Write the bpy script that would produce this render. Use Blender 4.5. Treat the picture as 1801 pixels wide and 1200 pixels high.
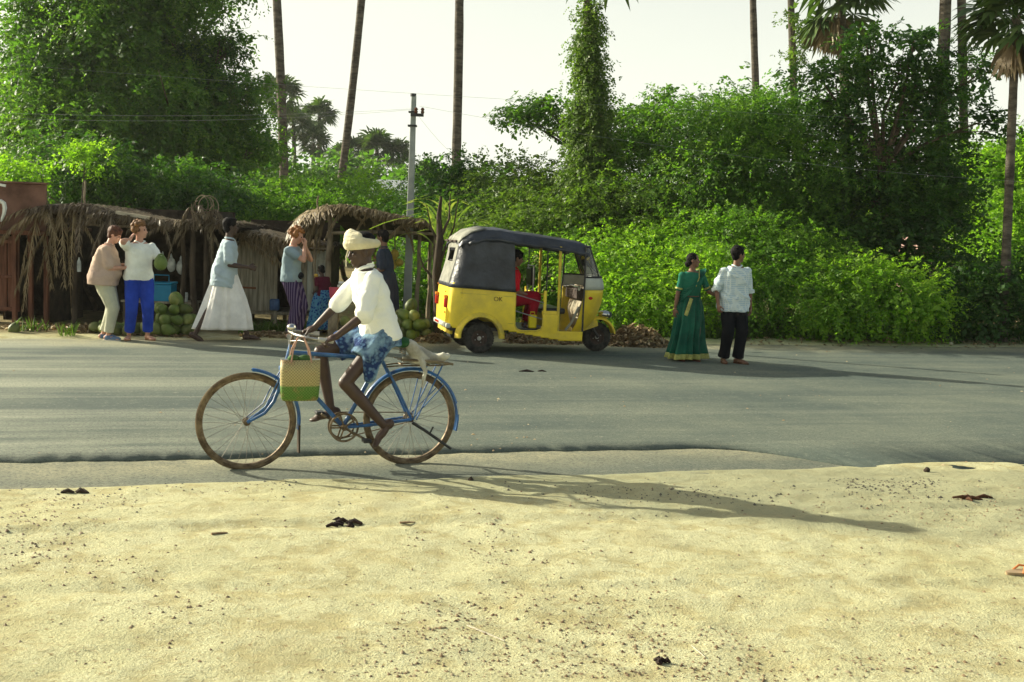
import bpy, math, random
import numpy as np
from mathutils import Vector, Matrix, Quaternion

random.seed(7)
rng = np.random.default_rng(7)
for o in list(bpy.data.objects):
    bpy.data.objects.remove(o)
SC = bpy.context.scene
COL = SC.collection
R = math.radians

# ------------------------------------------------------------------ camera, sky, sun, exposure
CAM_H, FPX = 1.74, 2001.0
PITCH, ROLL = R(5.45), R(2.2)
camd = bpy.data.cameras.new('camera')
cam = bpy.data.objects.new('camera', camd)
COL.objects.link(cam)
camd.sensor_width = 36.0
camd.lens = FPX / 1801.0 * 36.0
camd.clip_start = 0.05
camd.clip_end = 6000
CAMROT = Matrix.Rotation(math.pi / 2 - PITCH, 3, 'X') @ Matrix.Rotation(ROLL, 3, 'Z')
cam.matrix_world = Matrix.Translation((0, 0, CAM_H)) @ CAMROT.to_4x4()
SC.camera = cam

SUN_TO = Vector((-1.0, 0.42, 0)).normalized()      # horizontal direction towards the sun
SUN_EL = R(23)
world = bpy.data.worlds.new('World')
SC.world = world
world.use_nodes = True
wn = world.node_tree.nodes
wl = world.node_tree.links
for n in list(wn):
    wn.remove(n)
sky = wn.new('ShaderNodeTexSky')
sky.sky_type = 'NISHITA'
sky.sun_disc = False
sky.sun_elevation = SUN_EL
sky.sun_rotation = math.atan2(SUN_TO.x, SUN_TO.y)
sky.air_density = 1.0
sky.dust_density = 6.0
sky.ozone_density = 1.0
tint = wn.new('ShaderNodeMix'); tint.data_type = 'RGBA'; tint.blend_type = 'MULTIPLY'
tint.inputs[0].default_value = 1.0
tint.inputs[7].default_value = (1.0, 1.0, 0.90, 1)
haz = wn.new('ShaderNodeMix'); haz.data_type = 'RGBA'; haz.blend_type = 'MIX'
haz.inputs[0].default_value = 0.5
haz.inputs[7].default_value = (6.3, 6.45, 5.6, 1)            # bright milky haze, stronger near the horizon
geo = wn.new('ShaderNodeNewGeometry')
sep = wn.new('ShaderNodeSeparateXYZ')
mr = wn.new('ShaderNodeMapRange')
mr.inputs[1].default_value = 0.0; mr.inputs[2].default_value = -0.55
mr.inputs[3].default_value = 0.93; mr.inputs[4].default_value = 0.04
mr.interpolation_type = 'SMOOTHSTEP'
bg = wn.new('ShaderNodeBackground'); bg.inputs['Strength'].default_value = 0.10
wo = wn.new('ShaderNodeOutputWorld')
wl.new(geo.outputs['Incoming'], sep.inputs[0]); wl.new(sep.outputs['Z'], mr.inputs[0])
wl.new(mr.outputs[0], haz.inputs[0])
wl.new(sky.outputs[0], tint.inputs[6]); wl.new(tint.outputs[2], haz.inputs[6])
wl.new(haz.outputs[2], bg.inputs['Color']); wl.new(bg.outputs[0], wo.inputs[0])

sund = bpy.data.lights.new('sun', 'SUN')
sund.energy = 5.0
sund.angle = R(0.55)
sund.color = (1.0, 0.955, 0.77)
sun = bpy.data.objects.new('sun', sund)
COL.objects.link(sun)
sun_dir = Vector((SUN_TO.x * math.cos(SUN_EL), SUN_TO.y * math.cos(SUN_EL), math.sin(SUN_EL)))
sun.rotation_euler = sun_dir.to_track_quat('Z', 'Y').to_euler()

SC.view_settings.view_transform = 'Standard'
SC.view_settings.look = 'None'
SC.view_settings.exposure = 0.86
SC.view_settings.gamma = 1.0

# ------------------------------------------------------------------ placing helpers
def ray(px, py):
    v = CAMROT @ Vector(((px - 900.5) / FPX, -(py - 600) / FPX, -1))
    return v
def P(px, py, D):
    v = ray(px, py)
    return Vector((0, 0, CAM_H)) + v * (D / v.y)
def G(px, py, z=0.0):
    v = ray(px, py)
    return Vector((0, 0, CAM_H)) + v * ((z - CAM_H) / v.z)
def at_x(px, D):
    return P(px, 450, D).x
def m_of(npx, D):
    return npx * D / FPX

RU = Vector((0.957, 0.289, 0)); RN = Vector((-0.289, 0.957, 0))
Q0, Q1, QSTEP = 7.75, 17.0, 8.55

# ------------------------------------------------------------------ numpy noise
def _hash(ix, iy, iz, seed):
    h = (ix * 374761393 + iy * 668265263 + iz * 2147483647 + seed * 1274126177) & 0xffffffff
    h = ((h ^ (h >> 13)) * 1274126177) & 0xffffffff
    return ((h ^ (h >> 16)) & 0xffff) / 65535.0
def vnoise(x, y, z=0.0, seed=0):
    x = np.asarray(x, float); y = np.asarray(y, float); z = np.asarray(z, float) + np.zeros_like(x)
    ix = np.floor(x).astype(np.int64); iy = np.floor(y).astype(np.int64); iz = np.floor(z).astype(np.int64)
    fx, fy, fz = x - ix, y - iy, z - iz
    fx = fx * fx * (3 - 2 * fx); fy = fy * fy * (3 - 2 * fy); fz = fz * fz * (3 - 2 * fz)
    r = 0
    for dx in (0, 1):
        for dy in (0, 1):
            for dz in (0, 1):
                w = (fx if dx else 1 - fx) * (fy if dy else 1 - fy) * (fz if dz else 1 - fz)
                r = r + w * _hash(ix + dx, iy + dy, iz + dz, seed)
    return r * 2 - 1
def fbm(x, y, z=0.0, seed=0, octv=4, gain=0.5):
    r = 0; a = 1; s = 0
    for i in range(octv):
        r = r + a * vnoise(np.asarray(x) * 2 ** i, np.asarray(y) * 2 ** i, np.asarray(z) * 2 ** i, seed + i)
        s += a; a *= gain
    return r / s

# ------------------------------------------------------------------ materials
MATS = {}
def _new(name):
    m = bpy.data.materials.new(name); m.use_nodes = True
    nt = m.node_tree
    for n in list(nt.nodes):
        nt.nodes.remove(n)
    return m, nt
def rgb(h):
    return tuple(h) + (1,) if len(h) == 3 else tuple(h)
def ramp(nt, fac, stops):
    r = nt.nodes.new('ShaderNodeValToRGB')
    e = r.color_ramp.elements
    while len(e) < len(stops):
        e.new(0.5)
    for i, (p, c) in enumerate(stops):
        e[i].position = p; e[i].color = rgb(c)
    nt.links.new(fac, r.inputs[0])
    return r.outputs[0]
def coords(nt, scale=(1, 1, 1), rot=(0, 0, 0), kind='Object'):
    t = nt.nodes.new('ShaderNodeTexCoord'); mp = nt.nodes.new('ShaderNodeMapping')
    mp.inputs['Scale'].default_value = scale; mp.inputs['Rotation'].default_value = rot
    nt.links.new(t.outputs[kind], mp.inputs[0])
    return mp.outputs[0]
def noise(nt, vec, scale, detail=4, rough=0.55, dist=0.0):
    n = nt.nodes.new('ShaderNodeTexNoise')
    n.inputs['Scale'].default_value = scale; n.inputs['Detail'].default_value = detail
    n.inputs['Roughness'].default_value = rough; n.inputs['Distortion'].default_value = dist
    nt.links.new(vec, n.inputs['Vector'])
    return n.outputs[0]
def mixc(nt, fac, a, b, mode='MIX'):
    m = nt.nodes.new('ShaderNodeMix'); m.data_type = 'RGBA'; m.blend_type = mode
    for sock, v in ((0, fac), (6, a), (7, b)):
        if hasattr(v, 'links'):
            nt.links.new(v, m.inputs[sock])
        elif sock == 0:
            m.inputs[0].default_value = v
        else:
            m.inputs[sock].default_value = rgb(v)
    return m.outputs[2]
def finish(nt, m, col, rough, bumpsrc=None, bump=0.3, bdist=0.01, metal=0.0, spec=0.3, extra=None):
    b = nt.nodes.new('ShaderNodeBsdfPrincipled'); o = nt.nodes.new('ShaderNodeOutputMaterial')
    if hasattr(col, 'links'):
        nt.links.new(col, b.inputs['Base Color'])
    else:
        b.inputs['Base Color'].default_value = rgb(col)
    if hasattr(rough, 'links'):
        nt.links.new(rough, b.inputs['Roughness'])
    else:
        b.inputs['Roughness'].default_value = rough
    b.inputs['Metallic'].default_value = metal
    b.inputs['Specular IOR Level'].default_value = spec
    if bumpsrc is not None:
        bp = nt.nodes.new('ShaderNodeBump'); bp.inputs['Strength'].default_value = bump
        bp.inputs['Distance'].default_value = bdist
        nt.links.new(bumpsrc, bp.inputs['Height']); nt.links.new(bp.outputs[0], b.inputs['Normal'])
    nt.links.new(b.outputs[0], o.inputs[0])
    return m
def mk(name, c, var=0.2, scale=6, rough=0.85, bump=0.3, bscale=None, bdist=0.01, metal=0, spec=0.25, c2=None, stretch=(1, 1, 1), kind='Object'):
    if name in MATS:
        return MATS[name]
    m, nt = _new(name)
    v = coords(nt, stretch, kind=kind)
    n = noise(nt, v, scale, 5, 0.6)
    a = [x * (1 - var) for x in c]; b = c2 if c2 else [min(1, x * (1 + var)) for x in c]
    col = ramp(nt, n, [(0.34, a), (0.66, b)])
    n2 = noise(nt, v, bscale or scale * 6, 3)
    finish(nt, m, col, rough, n2, bump, bdist, metal, spec)
    MATS[name] = m
    return m
def leafmat(name, dark, mid, light, trans=0.4, tcol=None, shift=1.0):
    m, nt = _new(name)
    at = nt.nodes.new('ShaderNodeAttribute'); at.attribute_name = 'rnd'
    v = coords(nt)
    n = noise(nt, v, 0.9, 2)
    ad = nt.nodes.new('ShaderNodeMath'); ad.operation = 'MULTIPLY_ADD'; ad.inputs[1].default_value = 0.55
    nt.links.new(at.outputs['Fac'], ad.inputs[0])
    ml = nt.nodes.new('ShaderNodeMath'); ml.operation = 'MULTIPLY'; ml.inputs[1].default_value = 0.5
    nt.links.new(n, ml.inputs[0]); nt.links.new(ml.outputs[0], ad.inputs[2])
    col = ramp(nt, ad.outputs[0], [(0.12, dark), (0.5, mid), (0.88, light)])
    b = nt.nodes.new('ShaderNodeBsdfPrincipled'); b.inputs['Roughness'].default_value = 0.5
    b.inputs['Specular IOR Level'].default_value = 0.3
    nt.links.new(col, b.inputs['Base Color'])
    t = nt.nodes.new('ShaderNodeBsdfTranslucent')
    tc = mixc(nt, 1.0, col, tcol or (1.5, 1.7, 0.6), 'MULTIPLY')
    nt.links.new(tc, t.inputs['Color'])
    mx = nt.nodes.new('ShaderNodeMixShader'); mx.inputs[0].default_value = trans
    o = nt.nodes.new('ShaderNodeOutputMaterial')
    nt.links.new(b.outputs[0], mx.inputs[1]); nt.links.new(t.outputs[0], mx.inputs[2]); nt.links.new(mx.outputs[0], o.inputs[0])
    MATS[name] = m
    return m

# sand / ground
def sand_mat():
    m, nt = _new('roadside_sand')
    v = coords(nt)
    big = noise(nt, v, 0.55, 4, 0.6, 0.4)
    mid = noise(nt, v, 5.0, 6, 0.65)
    fine = noise(nt, v, 90.0, 4, 0.7)
    c = ramp(nt, big, [(0.3, (0.48, 0.465, 0.25)), (0.5, (0.575, 0.57, 0.345)), (0.72, (0.50, 0.485, 0.255))])
    c = mixc(nt, ramp(nt, mid, [(0.38, (1, 1, 1)), (0.52, (0, 0, 0))]), c, (0.43, 0.39, 0.20))
    pt = noise(nt, v, 0.9, 5, 0.7, 0.8)
    c = mixc(nt, ramp(nt, pt, [(0.54, (0, 0, 0)), (0.68, (0.6, 0.6, 0.6))]), c, (0.37, 0.32, 0.155))
    sp = noise(nt, v, 26.0, 3, 0.7)
    c = mixc(nt, ramp(nt, sp, [(0.31, (1, 1, 1)), (0.38, (0, 0, 0))]), c, (0.27, 0.21, 0.10))
    ws = noise(nt, v, 22.0, 3, 0.6)
    c = mixc(nt, ramp(nt, ws, [(0.66, (0, 0, 0)), (0.72, (1, 1, 1))]), c, (0.66, 0.64, 0.43))
    c = mixc(nt, ramp(nt, fine, [(0.36, (0.75, 0.75, 0.75)), (0.56, (0, 0, 0))]), c, (0.36, 0.32, 0.17))
    # soft cast shade on the sand beside the road, painted in as grey
    at = nt.nodes.new('ShaderNodeAttribute'); at.attribute_name = 'dust_shade'
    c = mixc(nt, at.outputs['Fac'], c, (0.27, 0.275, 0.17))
    at2 = nt.nodes.new('ShaderNodeAttribute'); at2.attribute_name = 'earth'
    dk = ramp(nt, mid, [(0.35, (0.13, 0.11, 0.05)), (0.65, (0.27, 0.22, 0.11))])
    c = mixc(nt, at2.outputs['Fac'], c, dk)
    h = nt.nodes.new('ShaderNodeMath'); h.operation = 'MULTIPLY_ADD'; h.inputs[1].default_value = 0.35
    nt.links.new(fine, h.inputs[0]); nt.links.new(mid, h.inputs[2])
    return finish(nt, m, c, 0.95, h.outputs[0], 0.9, 0.03, spec=0.1)
def asphalt_mat(name, base, lo, dustcol, dust_shade):
    m, nt = _new(name)
    ang = math.atan2(RU.y, RU.x)
    v = coords(nt, (1, 1, 1), (0, 0, -ang))
    s = nt.nodes.new('ShaderNodeMapping'); s.inputs['Scale'].default_value = (0.05, 1.0, 1.0)
    nt.links.new(v, s.inputs[0])
    st = noise(nt, s.outputs[0], 2.3, 5, 0.68)
    st2 = noise(nt, s.outputs[0], 0.75, 3, 0.5)
    agg = noise(nt, v, 42.0, 5, 0.95)
    agg2 = noise(nt, v, 11.0, 6, 0.95)
    pat = noise(nt, v, 0.5, 5, 0.65)
    c = ramp(nt, pat, [(0.38, lo), (0.62, base)])
    ad = nt.nodes.new('ShaderNodeMath'); ad.operation = 'ADD'
    nt.links.new(st, ad.inputs[0]); nt.links.new(st2, ad.inputs[1])
    # the dust lies thicker towards the left
    gx = nt.nodes.new('ShaderNodeSeparateXYZ'); nt.links.new(v, gx.inputs[0])
    mrx = nt.nodes.new('ShaderNodeMapRange'); mrx.inputs[1].default_value = -4.0; mrx.inputs[2].default_value = 4.5
    mrx.inputs[3].default_value = 0.12; mrx.inputs[4].default_value = -0.10
    nt.links.new(gx.outputs[0], mrx.inputs[0])
    a2 = nt.nodes.new('ShaderNodeMath'); a2.operation = 'ADD'
    nt.links.new(ad.outputs[0], a2.inputs[0]); nt.links.new(mrx.outputs[0], a2.inputs[1])
    f = ramp(nt, a2.outputs[0], [(0.93, (0, 0, 0)), (1.0, (dust_shade * .35,) * 3)])
    r2 = nt.nodes.new('ShaderNodeMapRange'); r2.inputs[1].default_value = 0.98; r2.inputs[2].default_value = 1.22
    r2.inputs[3].default_value = 0.05; r2.inputs[4].default_value = dust_shade
    nt.links.new(a2.outputs[0], r2.inputs[0])
    mlx = nt.nodes.new('ShaderNodeMapRange'); mlx.inputs[1].default_value = -3.0; mlx.inputs[2].default_value = 2.0; mlx.inputs[3].default_value = 1.0; mlx.inputs[4].default_value = 0.22
    nt.links.new(gx.outputs[0], mlx.inputs[0])
    mm_ = nt.nodes.new('ShaderNodeMath'); mm_.operation = 'MULTIPLY'; nt.links.new(r2.outputs[0], mm_.inputs[0]); nt.links.new(mlx.outputs[0], mm_.inputs[1])
    c = mixc(nt, mm_.outputs[0], c, dustcol)
    c = mixc(nt, ramp(nt, a2.outputs[0], [(0.74, (0.75, 0.75, 0.75)), (0.92, (0, 0, 0))]), c, (0.075, 0.10, 0.088))
    d2 = nt.nodes.new('ShaderNodeAttribute'); d2.attribute_name = 'dust_shade'
    dn = nt.nodes.new('ShaderNodeMath'); dn.operation = 'MULTIPLY'
    nt.links.new(d2.outputs['Fac'], dn.inputs[0])
    nt.links.new(ramp(nt, noise(nt, v, 3.0, 5, .7), [(0.25, (.3, .3, .3)), (0.6, (1, 1, 1))]), dn.inputs[1])
    c = mixc(nt, dn.outputs[0], c, (0.48, 0.44, 0.26))
    c = mixc(nt, ramp(nt, agg, [(0.38, (0.85, 0.85, 0.85)), (0.52, (0, 0, 0))]), c, (0.045, 0.055, 0.05))
    c = mixc(nt, ramp(nt, agg2, [(0.56, (0, 0, 0)), (0.68, (0.8, 0.8, 0.8))]), c, (0.36, 0.37, 0.27))
    return finish(nt, m, c, 0.88, agg, 0.6, 0.012, spec=0.25)

M_SAND = sand_mat()
M_ROAD = asphalt_mat('asphalt', (0.165, 0.188, 0.140), (0.085, 0.112, 0.095), (0.42, 0.43, 0.31), 0.95)
M_OLD = asphalt_mat('old_asphalt', (0.165, 0.182, 0.138), (0.12, 0.14, 0.108), (0.32, 0.325, 0.22), 0.35)

# ------------------------------------------------------------------ mesh helpers
def basis(d):
    d = Vector(d).normalized()
    a = Vector((0, 0, 1)) if abs(d.z) < 0.9 else Vector((0, 1, 0))
    u = d.cross(a).normalized(); w = d.cross(u).normalized()
    return u, w
class MB:
    def __init__(s):
        s.v = []; s.f = []
    def add(s, vs, fs):
        o = len(s.v); s.v += [tuple(p) for p in vs]; s.f += [tuple(i + o for i in f) for f in fs]
        return s
    def box(s, c, size, rot=None):
        hx, hy, hz = [k / 2 for k in size]
        M = rot or Matrix.Identity(3)
        vs = [Vector(c) + M @ Vector((x * hx, y * hy, z * hz)) for x, y, z in
              ((-1, -1, -1), (1, -1, -1), (1, 1, -1), (-1, 1, -1), (-1, -1, 1), (1, -1, 1), (1, 1, 1), (-1, 1, 1))]
        return s.add(vs, [(0, 3, 2, 1), (4, 5, 6, 7), (0, 1, 5, 4), (1, 2, 6, 5), (2, 3, 7, 6), (3, 0, 4, 7)])
    def beam(s, a, b, w, h, up=(0, 0, 1)):
        a = Vector(a); b = Vector(b); d = (b - a).normalized()
        u = d.cross(Vector(up))
        if u.length < 1e-3:
            u = d.cross(Vector((0, 1, 0)))
        u.normalize(); t = u.cross(d)
        vs = []
        for p in (a, b):
            for x, y in ((-1, -1), (1, -1), (1, 1), (-1, 1)):
                vs.append(p + u * x * w / 2 + t * y * h / 2)
        return s.add(vs, [(0, 1, 2, 3), (7, 6, 5, 4), (0, 4, 5, 1), (1, 5, 6, 2), (2, 6, 7, 3), (3, 7, 4, 0)])
    def tube(s, pts, rad, n=8, caps=True, closed=False):
        pts = [Vector(p) for p in pts]
        if not hasattr(rad, '__len__'):
            rad = [rad] * len(pts)
        o = len(s.v); N = len(pts); pu = None
        for i, p in enumerate(pts):
            if closed:
                d = pts[(i + 1) % N] - pts[i - 1]
            else:
                d = pts[min(i + 1, N - 1)] - pts[max(i - 1, 0)]
            d.normalize()
            if pu is None:
                u, w = basis(d)
            else:
                u = pu - d * pu.dot(d)
                if u.length < 1e-5:
                    u, w = basis(d)
                u.normalize(); w = d.cross(u)
            pu = u
            for k in range(n):
                a = 2 * math.pi * k / n
                s.v.append(tuple(p + (u * math.cos(a) + w * math.sin(a)) * rad[i]))
        M = N if closed else N - 1
        for i in range(M):
            j = (i + 1) % N
            for k in range(n):
                k2 = (k + 1) % n
                s.f.append((o + i * n + k, o + i * n + k2, o + j * n + k2, o + j * n + k))
        if caps and not closed:
            s.f.append(tuple(o + k for k in range(n))[::-1]); s.f.append(tuple(o + (N - 1) * n + k for k in range(n)))
        return s
    def limb(s, pts, rad, n=12):
        s.tube(pts, rad, n)
        for p, r in zip(pts, rad):
            s.ell(p, (r, r, r), n=n)
        return s
    def ell(s, c, r, rot=None, n=14, m=None):
        m = m or max(6, n // 2 + 1)
        M = rot or Matrix.Identity(3)
        c = Vector(c); vs = [c + M @ Vector((0, 0, r[2]))]
        for i in range(1, m):
            t = math.pi * i / m
            for k in range(n):
                a = 2 * math.pi * k / n
                vs.append(c + M @ Vector((r[0] * math.sin(t) * math.cos(a), r[1] * math.sin(t) * math.sin(a), r[2] * math.cos(t))))
        vs.append(c + M @ Vector((0, 0, -r[2])))
        fs = [(0, 1 + k, 1 + (k + 1) % n) for k in range(n)]
        for i in range(m - 2):
            for k in range(n):
                a = 1 + i * n + k; b = 1 + i * n + (k + 1) % n
                fs.append((a, a + n, b + n, b))
        L = len(vs) - 1; o = 1 + (m - 2) * n
        fs += [(L, o + (k + 1) % n, o + k) for k in range(n)]
        return s.add(vs, fs)
    def loft(s, rings, caps=True, closed=True):
        o = len(s.v); n = len(rings[0])
        for r in rings:
            s.v += [tuple(p) for p in r]
        for i in range(len(rings) - 1):
            for k in range(n if closed else n - 1):
                k2 = (k + 1) % n
                s.f.append((o + i * n + k, o + i * n + k2, o + (i + 1) * n + k2, o + (i + 1) * n + k))
        if caps and closed:
            s.f.append(tuple(o + k for k in range(n))[::-1]); s.f.append(tuple(o + (len(rings) - 1) * n + k for k in range(n)))
        return s
    def prism(s, outline, d, off):
        """outline: 3-D points of a planar polygon; extruded by vector d, shifted by off"""
        a = [Vector(p) + Vector(off) for p in outline]; b = [p + Vector(d) for p in a]; n = len(a)
        fs = [tuple(range(n))[::-1], tuple(range(n, 2 * n))] + [(i, (i + 1) % n, n + (i + 1) % n, n + i) for i in range(n)]
        return s.add(a + b, fs)
    def lathe(s, prof, axis_o, axis_d, n=24, closed=False):
        u, w = basis(axis_d); d = Vector(axis_d).normalized(); O = Vector(axis_o); o = len(s.v)
        m = len(prof)
        for k in range(n):
            a = 2 * math.pi * k / n; e = u * math.cos(a) + w * math.sin(a)
            for (r, h) in prof:
                s.v.append(tuple(O + e * r + d * h))
        for k in range(n):
            k2 = (k + 1) % n
            for i in range(m if closed else m - 1):
                j = (i + 1) % m
                s.f.append((o + k * m + i, o + k2 * m + i, o + k2 * m + j, o + k * m + j))
        return s
    def mesh(s, name):
        me = bpy.data.meshes.new(name); me.from_pydata(s.v, [], s.f); me.update()
        return me
    def build(s, name, mat, parent=None, smooth=True, bevel=0.0):
        me = s.mesh(name)
        return link(name, me, mat, parent, smooth, bevel)
def link(name, me, mat, parent=None, smooth=True, bevel=0.0):
    if mat is not None and len(me.materials) == 0:
        me.materials.append(mat)
    if smooth:
        me.polygons.foreach_set('use_smooth', [True] * len(me.polygons))
        try:
            me.set_sharp_from_angle(angle=R(50))
        except Exception:
            pass
    o = bpy.data.objects.new(name, me); COL.objects.link(o)
    if parent is not None:
        o.parent = parent
    if bevel > 0:
        b = o.modifiers.new('bevel', 'BEVEL'); b.width = bevel; b.segments = 2; b.limit_method = 'ANGLE'
    return o
def tag(o, label=None, cat=None, group=None, kind=None):
    if label: o['label'] = label
    if cat: o['category'] = cat
    if group: o['group'] = group
    if kind: o['kind'] = kind
    return o
def empty(name, loc=(0, 0, 0), rz=0, label=None, cat=None, group=None):
    o = bpy.data.objects.new(name, None); COL.objects.link(o)
    o.location = loc; o.rotation_euler = (0, 0, rz); o.empty_display_size = 0.2
    return tag(o, label, cat, group)
def np_mesh(name, V, F, rnd=None):
    """V (n,3), F (m,4) numpy"""
    me = bpy.data.meshes.new(name)
    k = F.shape[1]
    me.vertices.add(len(V)); me.vertices.foreach_set('co', np.ascontiguousarray(V, dtype=np.float32).ravel())
    me.loops.add(F.size); me.loops.foreach_set('vertex_index', np.ascontiguousarray(F, dtype=np.int32).ravel())
    me.polygons.add(len(F)); me.polygons.foreach_set('loop_start', np.arange(0, F.size, k, dtype=np.int32))
    me.update(calc_edges=True); me.validate()
    if rnd is not None:
        a = me.attributes.new('rnd', 'FLOAT', 'FACE'); a.data.foreach_set('value', np.asarray(rnd, np.float32))
    return me
def remesh(mb, voxel, name='body', smooth=3, disp=None):
    me = mb.mesh('tmp') if isinstance(mb, MB) else mb
    o = bpy.data.objects.new('tmp', me); COL.objects.link(o)
    r = o.modifiers.new('r', 'REMESH'); r.mode = 'VOXEL'; r.voxel_size = voxel; r.adaptivity = 0.0
    if smooth:
        sm = o.modifiers.new('s', 'SMOOTH'); sm.factor = 0.5; sm.iterations = smooth
    dg = bpy.context.evaluated_depsgraph_get()
    out = bpy.data.meshes.new_from_object(o.evaluated_get(dg)); out.name = name
    bpy.data.objects.remove(o); bpy.data.meshes.remove(me)
    if disp:
        n = len(out.vertices); co = np.empty(n * 3); nr = np.empty(n * 3)
        out.vertices.foreach_get('co', co); out.vertices.foreach_get('normal', nr)
        co = co.reshape(-1, 3); nr = nr.reshape(-1, 3)
        co = co + nr * disp(co)[:, None]
        out.vertices.foreach_set('co', co.ravel()); out.update()
    return out

# ------------------------------------------------------------------ leaves
def spray_geo(O, Dv, L, K, ll, lw, droop=0.35, jit=0.35, seed=0):
    g = np.random.default_rng(seed)
    N = len(O)
    t = np.linspace(0.08, 1.0, K)[None, :, None]
    L = L[:, None, None]
    down = np.array([0, 0, -1.0])
    pos = O[:, None, :] + Dv[:, None, :] * L * t + down * droop * L * t * t
    tan = Dv[:, None, :] + down * 2 * droop * t
    tan = tan / np.linalg.norm(tan, axis=2, keepdims=True)
    up = np.array([0, 0, 1.0]) + g.normal(0, .25, (N, 1, 3))
    side = np.cross(tan, up); side /= (np.linalg.norm(side, axis=2, keepdims=True) + 1e-6)
    sgn = np.where(np.arange(K) % 2 == 0, 1.0, -1.0)[None, :, None]
    ld = side * sgn * 0.8 + tan * 0.55 + g.normal(0, jit, (N, K, 3)) + down * 0.15
    ld /= np.linalg.norm(ld, axis=2, keepdims=True)
    nr = np.cross(side * sgn, tan) + g.normal(0, .3, (N, K, 3))
    wd = np.cross(nr, ld); wd /= (np.linalg.norm(wd, axis=2, keepdims=True) + 1e-6)
    s = g.uniform(0.6, 1.25, (N, K, 1))
    a = pos; c = pos + ld * ll * s; b = pos + ld * ll * s * .45 + wd * lw * s * .5; d = pos + ld * ll * s * .45 - wd * lw * s * .5
    V = np.stack([a, b, c, d], axis=2).reshape(-1, 3)
    F = np.arange(len(V)).reshape(-1, 4)
    base = g.uniform(0, 1, (N, 1)) * .6 + g.uniform(0, 1, (N, K)) * .4
    return V, F, base.ravel()
def crown_points(clumps, density, sub_r, n_spray, seed, shell=0.55, flat=0.45, updir=0.1, low=0.0):
    g = np.random.default_rng(seed)
    Os = []; Ds = []
    for c in clumps:
        c = np.array(c, float); ctr, r = c[:3], c[3:6]
        area = 4 * math.pi * ((r[0] * r[1]) ** 1.6 / 3 + (r[0] * r[2]) ** 1.6 / 3 + (r[1] * r[2]) ** 1.6 / 3) ** (1 / 1.6)
        ns = max(4, int(area * density))
        u = g.normal(0, 1, (ns, 3)); u /= np.linalg.norm(u, axis=1, keepdims=True)
        rad = shell + (1 - shell) * g.uniform(0, 1, (ns, 1)) ** 0.6
        lump = 1 + 0.30 * vnoise(u[:, 0] * 2.1 + ctr[0], u[:, 1] * 2.1 + ctr[1], u[:, 2] * 2.1 + ctr[2], seed)[:, None]
        sc = ctr + u * r * rad * lump
        o = sc[:, None, :] + g.normal(0, 1, (ns, n_spray, 3)) * sub_r * np.array([1, 1, flat])
        tilt = u[:, None, :] * 0.75 + g.normal(0, .55, (ns, n_spray, 3)) + np.array([0, 0, updir])
        Os.append(o.reshape(-1, 3)); Ds.append(tilt.reshape(-1, 3))
    O = np.concatenate(Os); D = np.concatenate(Ds)
    D /= np.linalg.norm(D, axis=1, keepdims=True)
    k = O[:, 2] > low + 0.03
    return O[k], D[k]
TRI = [0]
HAZE = 0.0003
DENS = 1.35
def foliage(name, clumps, mat, parent=None, density=6, sub_r=0.22, n_spray=6, L=(0.2, 0.42), K=9, ll=0.085, lw=0.04,
            droop=0.35, seed=1, shell=0.6, flat=0.38, updir=0.1, origin=(0, 0, 0), low=0.0, core=1.0):
    density = density * DENS * .42; n_spray = int(n_spray * 2.4); sub_r = sub_r * 1.35
    O, D = crown_points(clumps, density, sub_r, n_spray, seed, shell, flat, updir, low)
    g = np.random.default_rng(seed + 5)
    Ls = g.uniform(L[0], L[1], len(O))
    V, F, rn = spray_geo(O, D, Ls, K, ll, lw, droop, seed=seed)
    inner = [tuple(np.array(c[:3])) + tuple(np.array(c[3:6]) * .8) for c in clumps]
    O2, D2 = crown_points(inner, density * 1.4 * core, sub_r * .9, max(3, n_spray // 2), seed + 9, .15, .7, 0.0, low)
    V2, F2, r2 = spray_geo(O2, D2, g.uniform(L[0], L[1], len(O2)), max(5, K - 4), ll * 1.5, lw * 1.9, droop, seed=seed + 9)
    F = np.concatenate([F, F2 + len(V)]); V = np.concatenate([V, V2]); rn = np.concatenate([rn, r2 * .6])  # inner leaves tinted darker, crown shade put into their colour
    V[:, 2] = np.maximum(V[:, 2], low + 0.01)
    V = V - np.array(origin)
    TRI[0] += len(F) * 2
    me = np_mesh(name, V, F, rn)
    return link(name, me, mat, parent, smooth=False)
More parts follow.
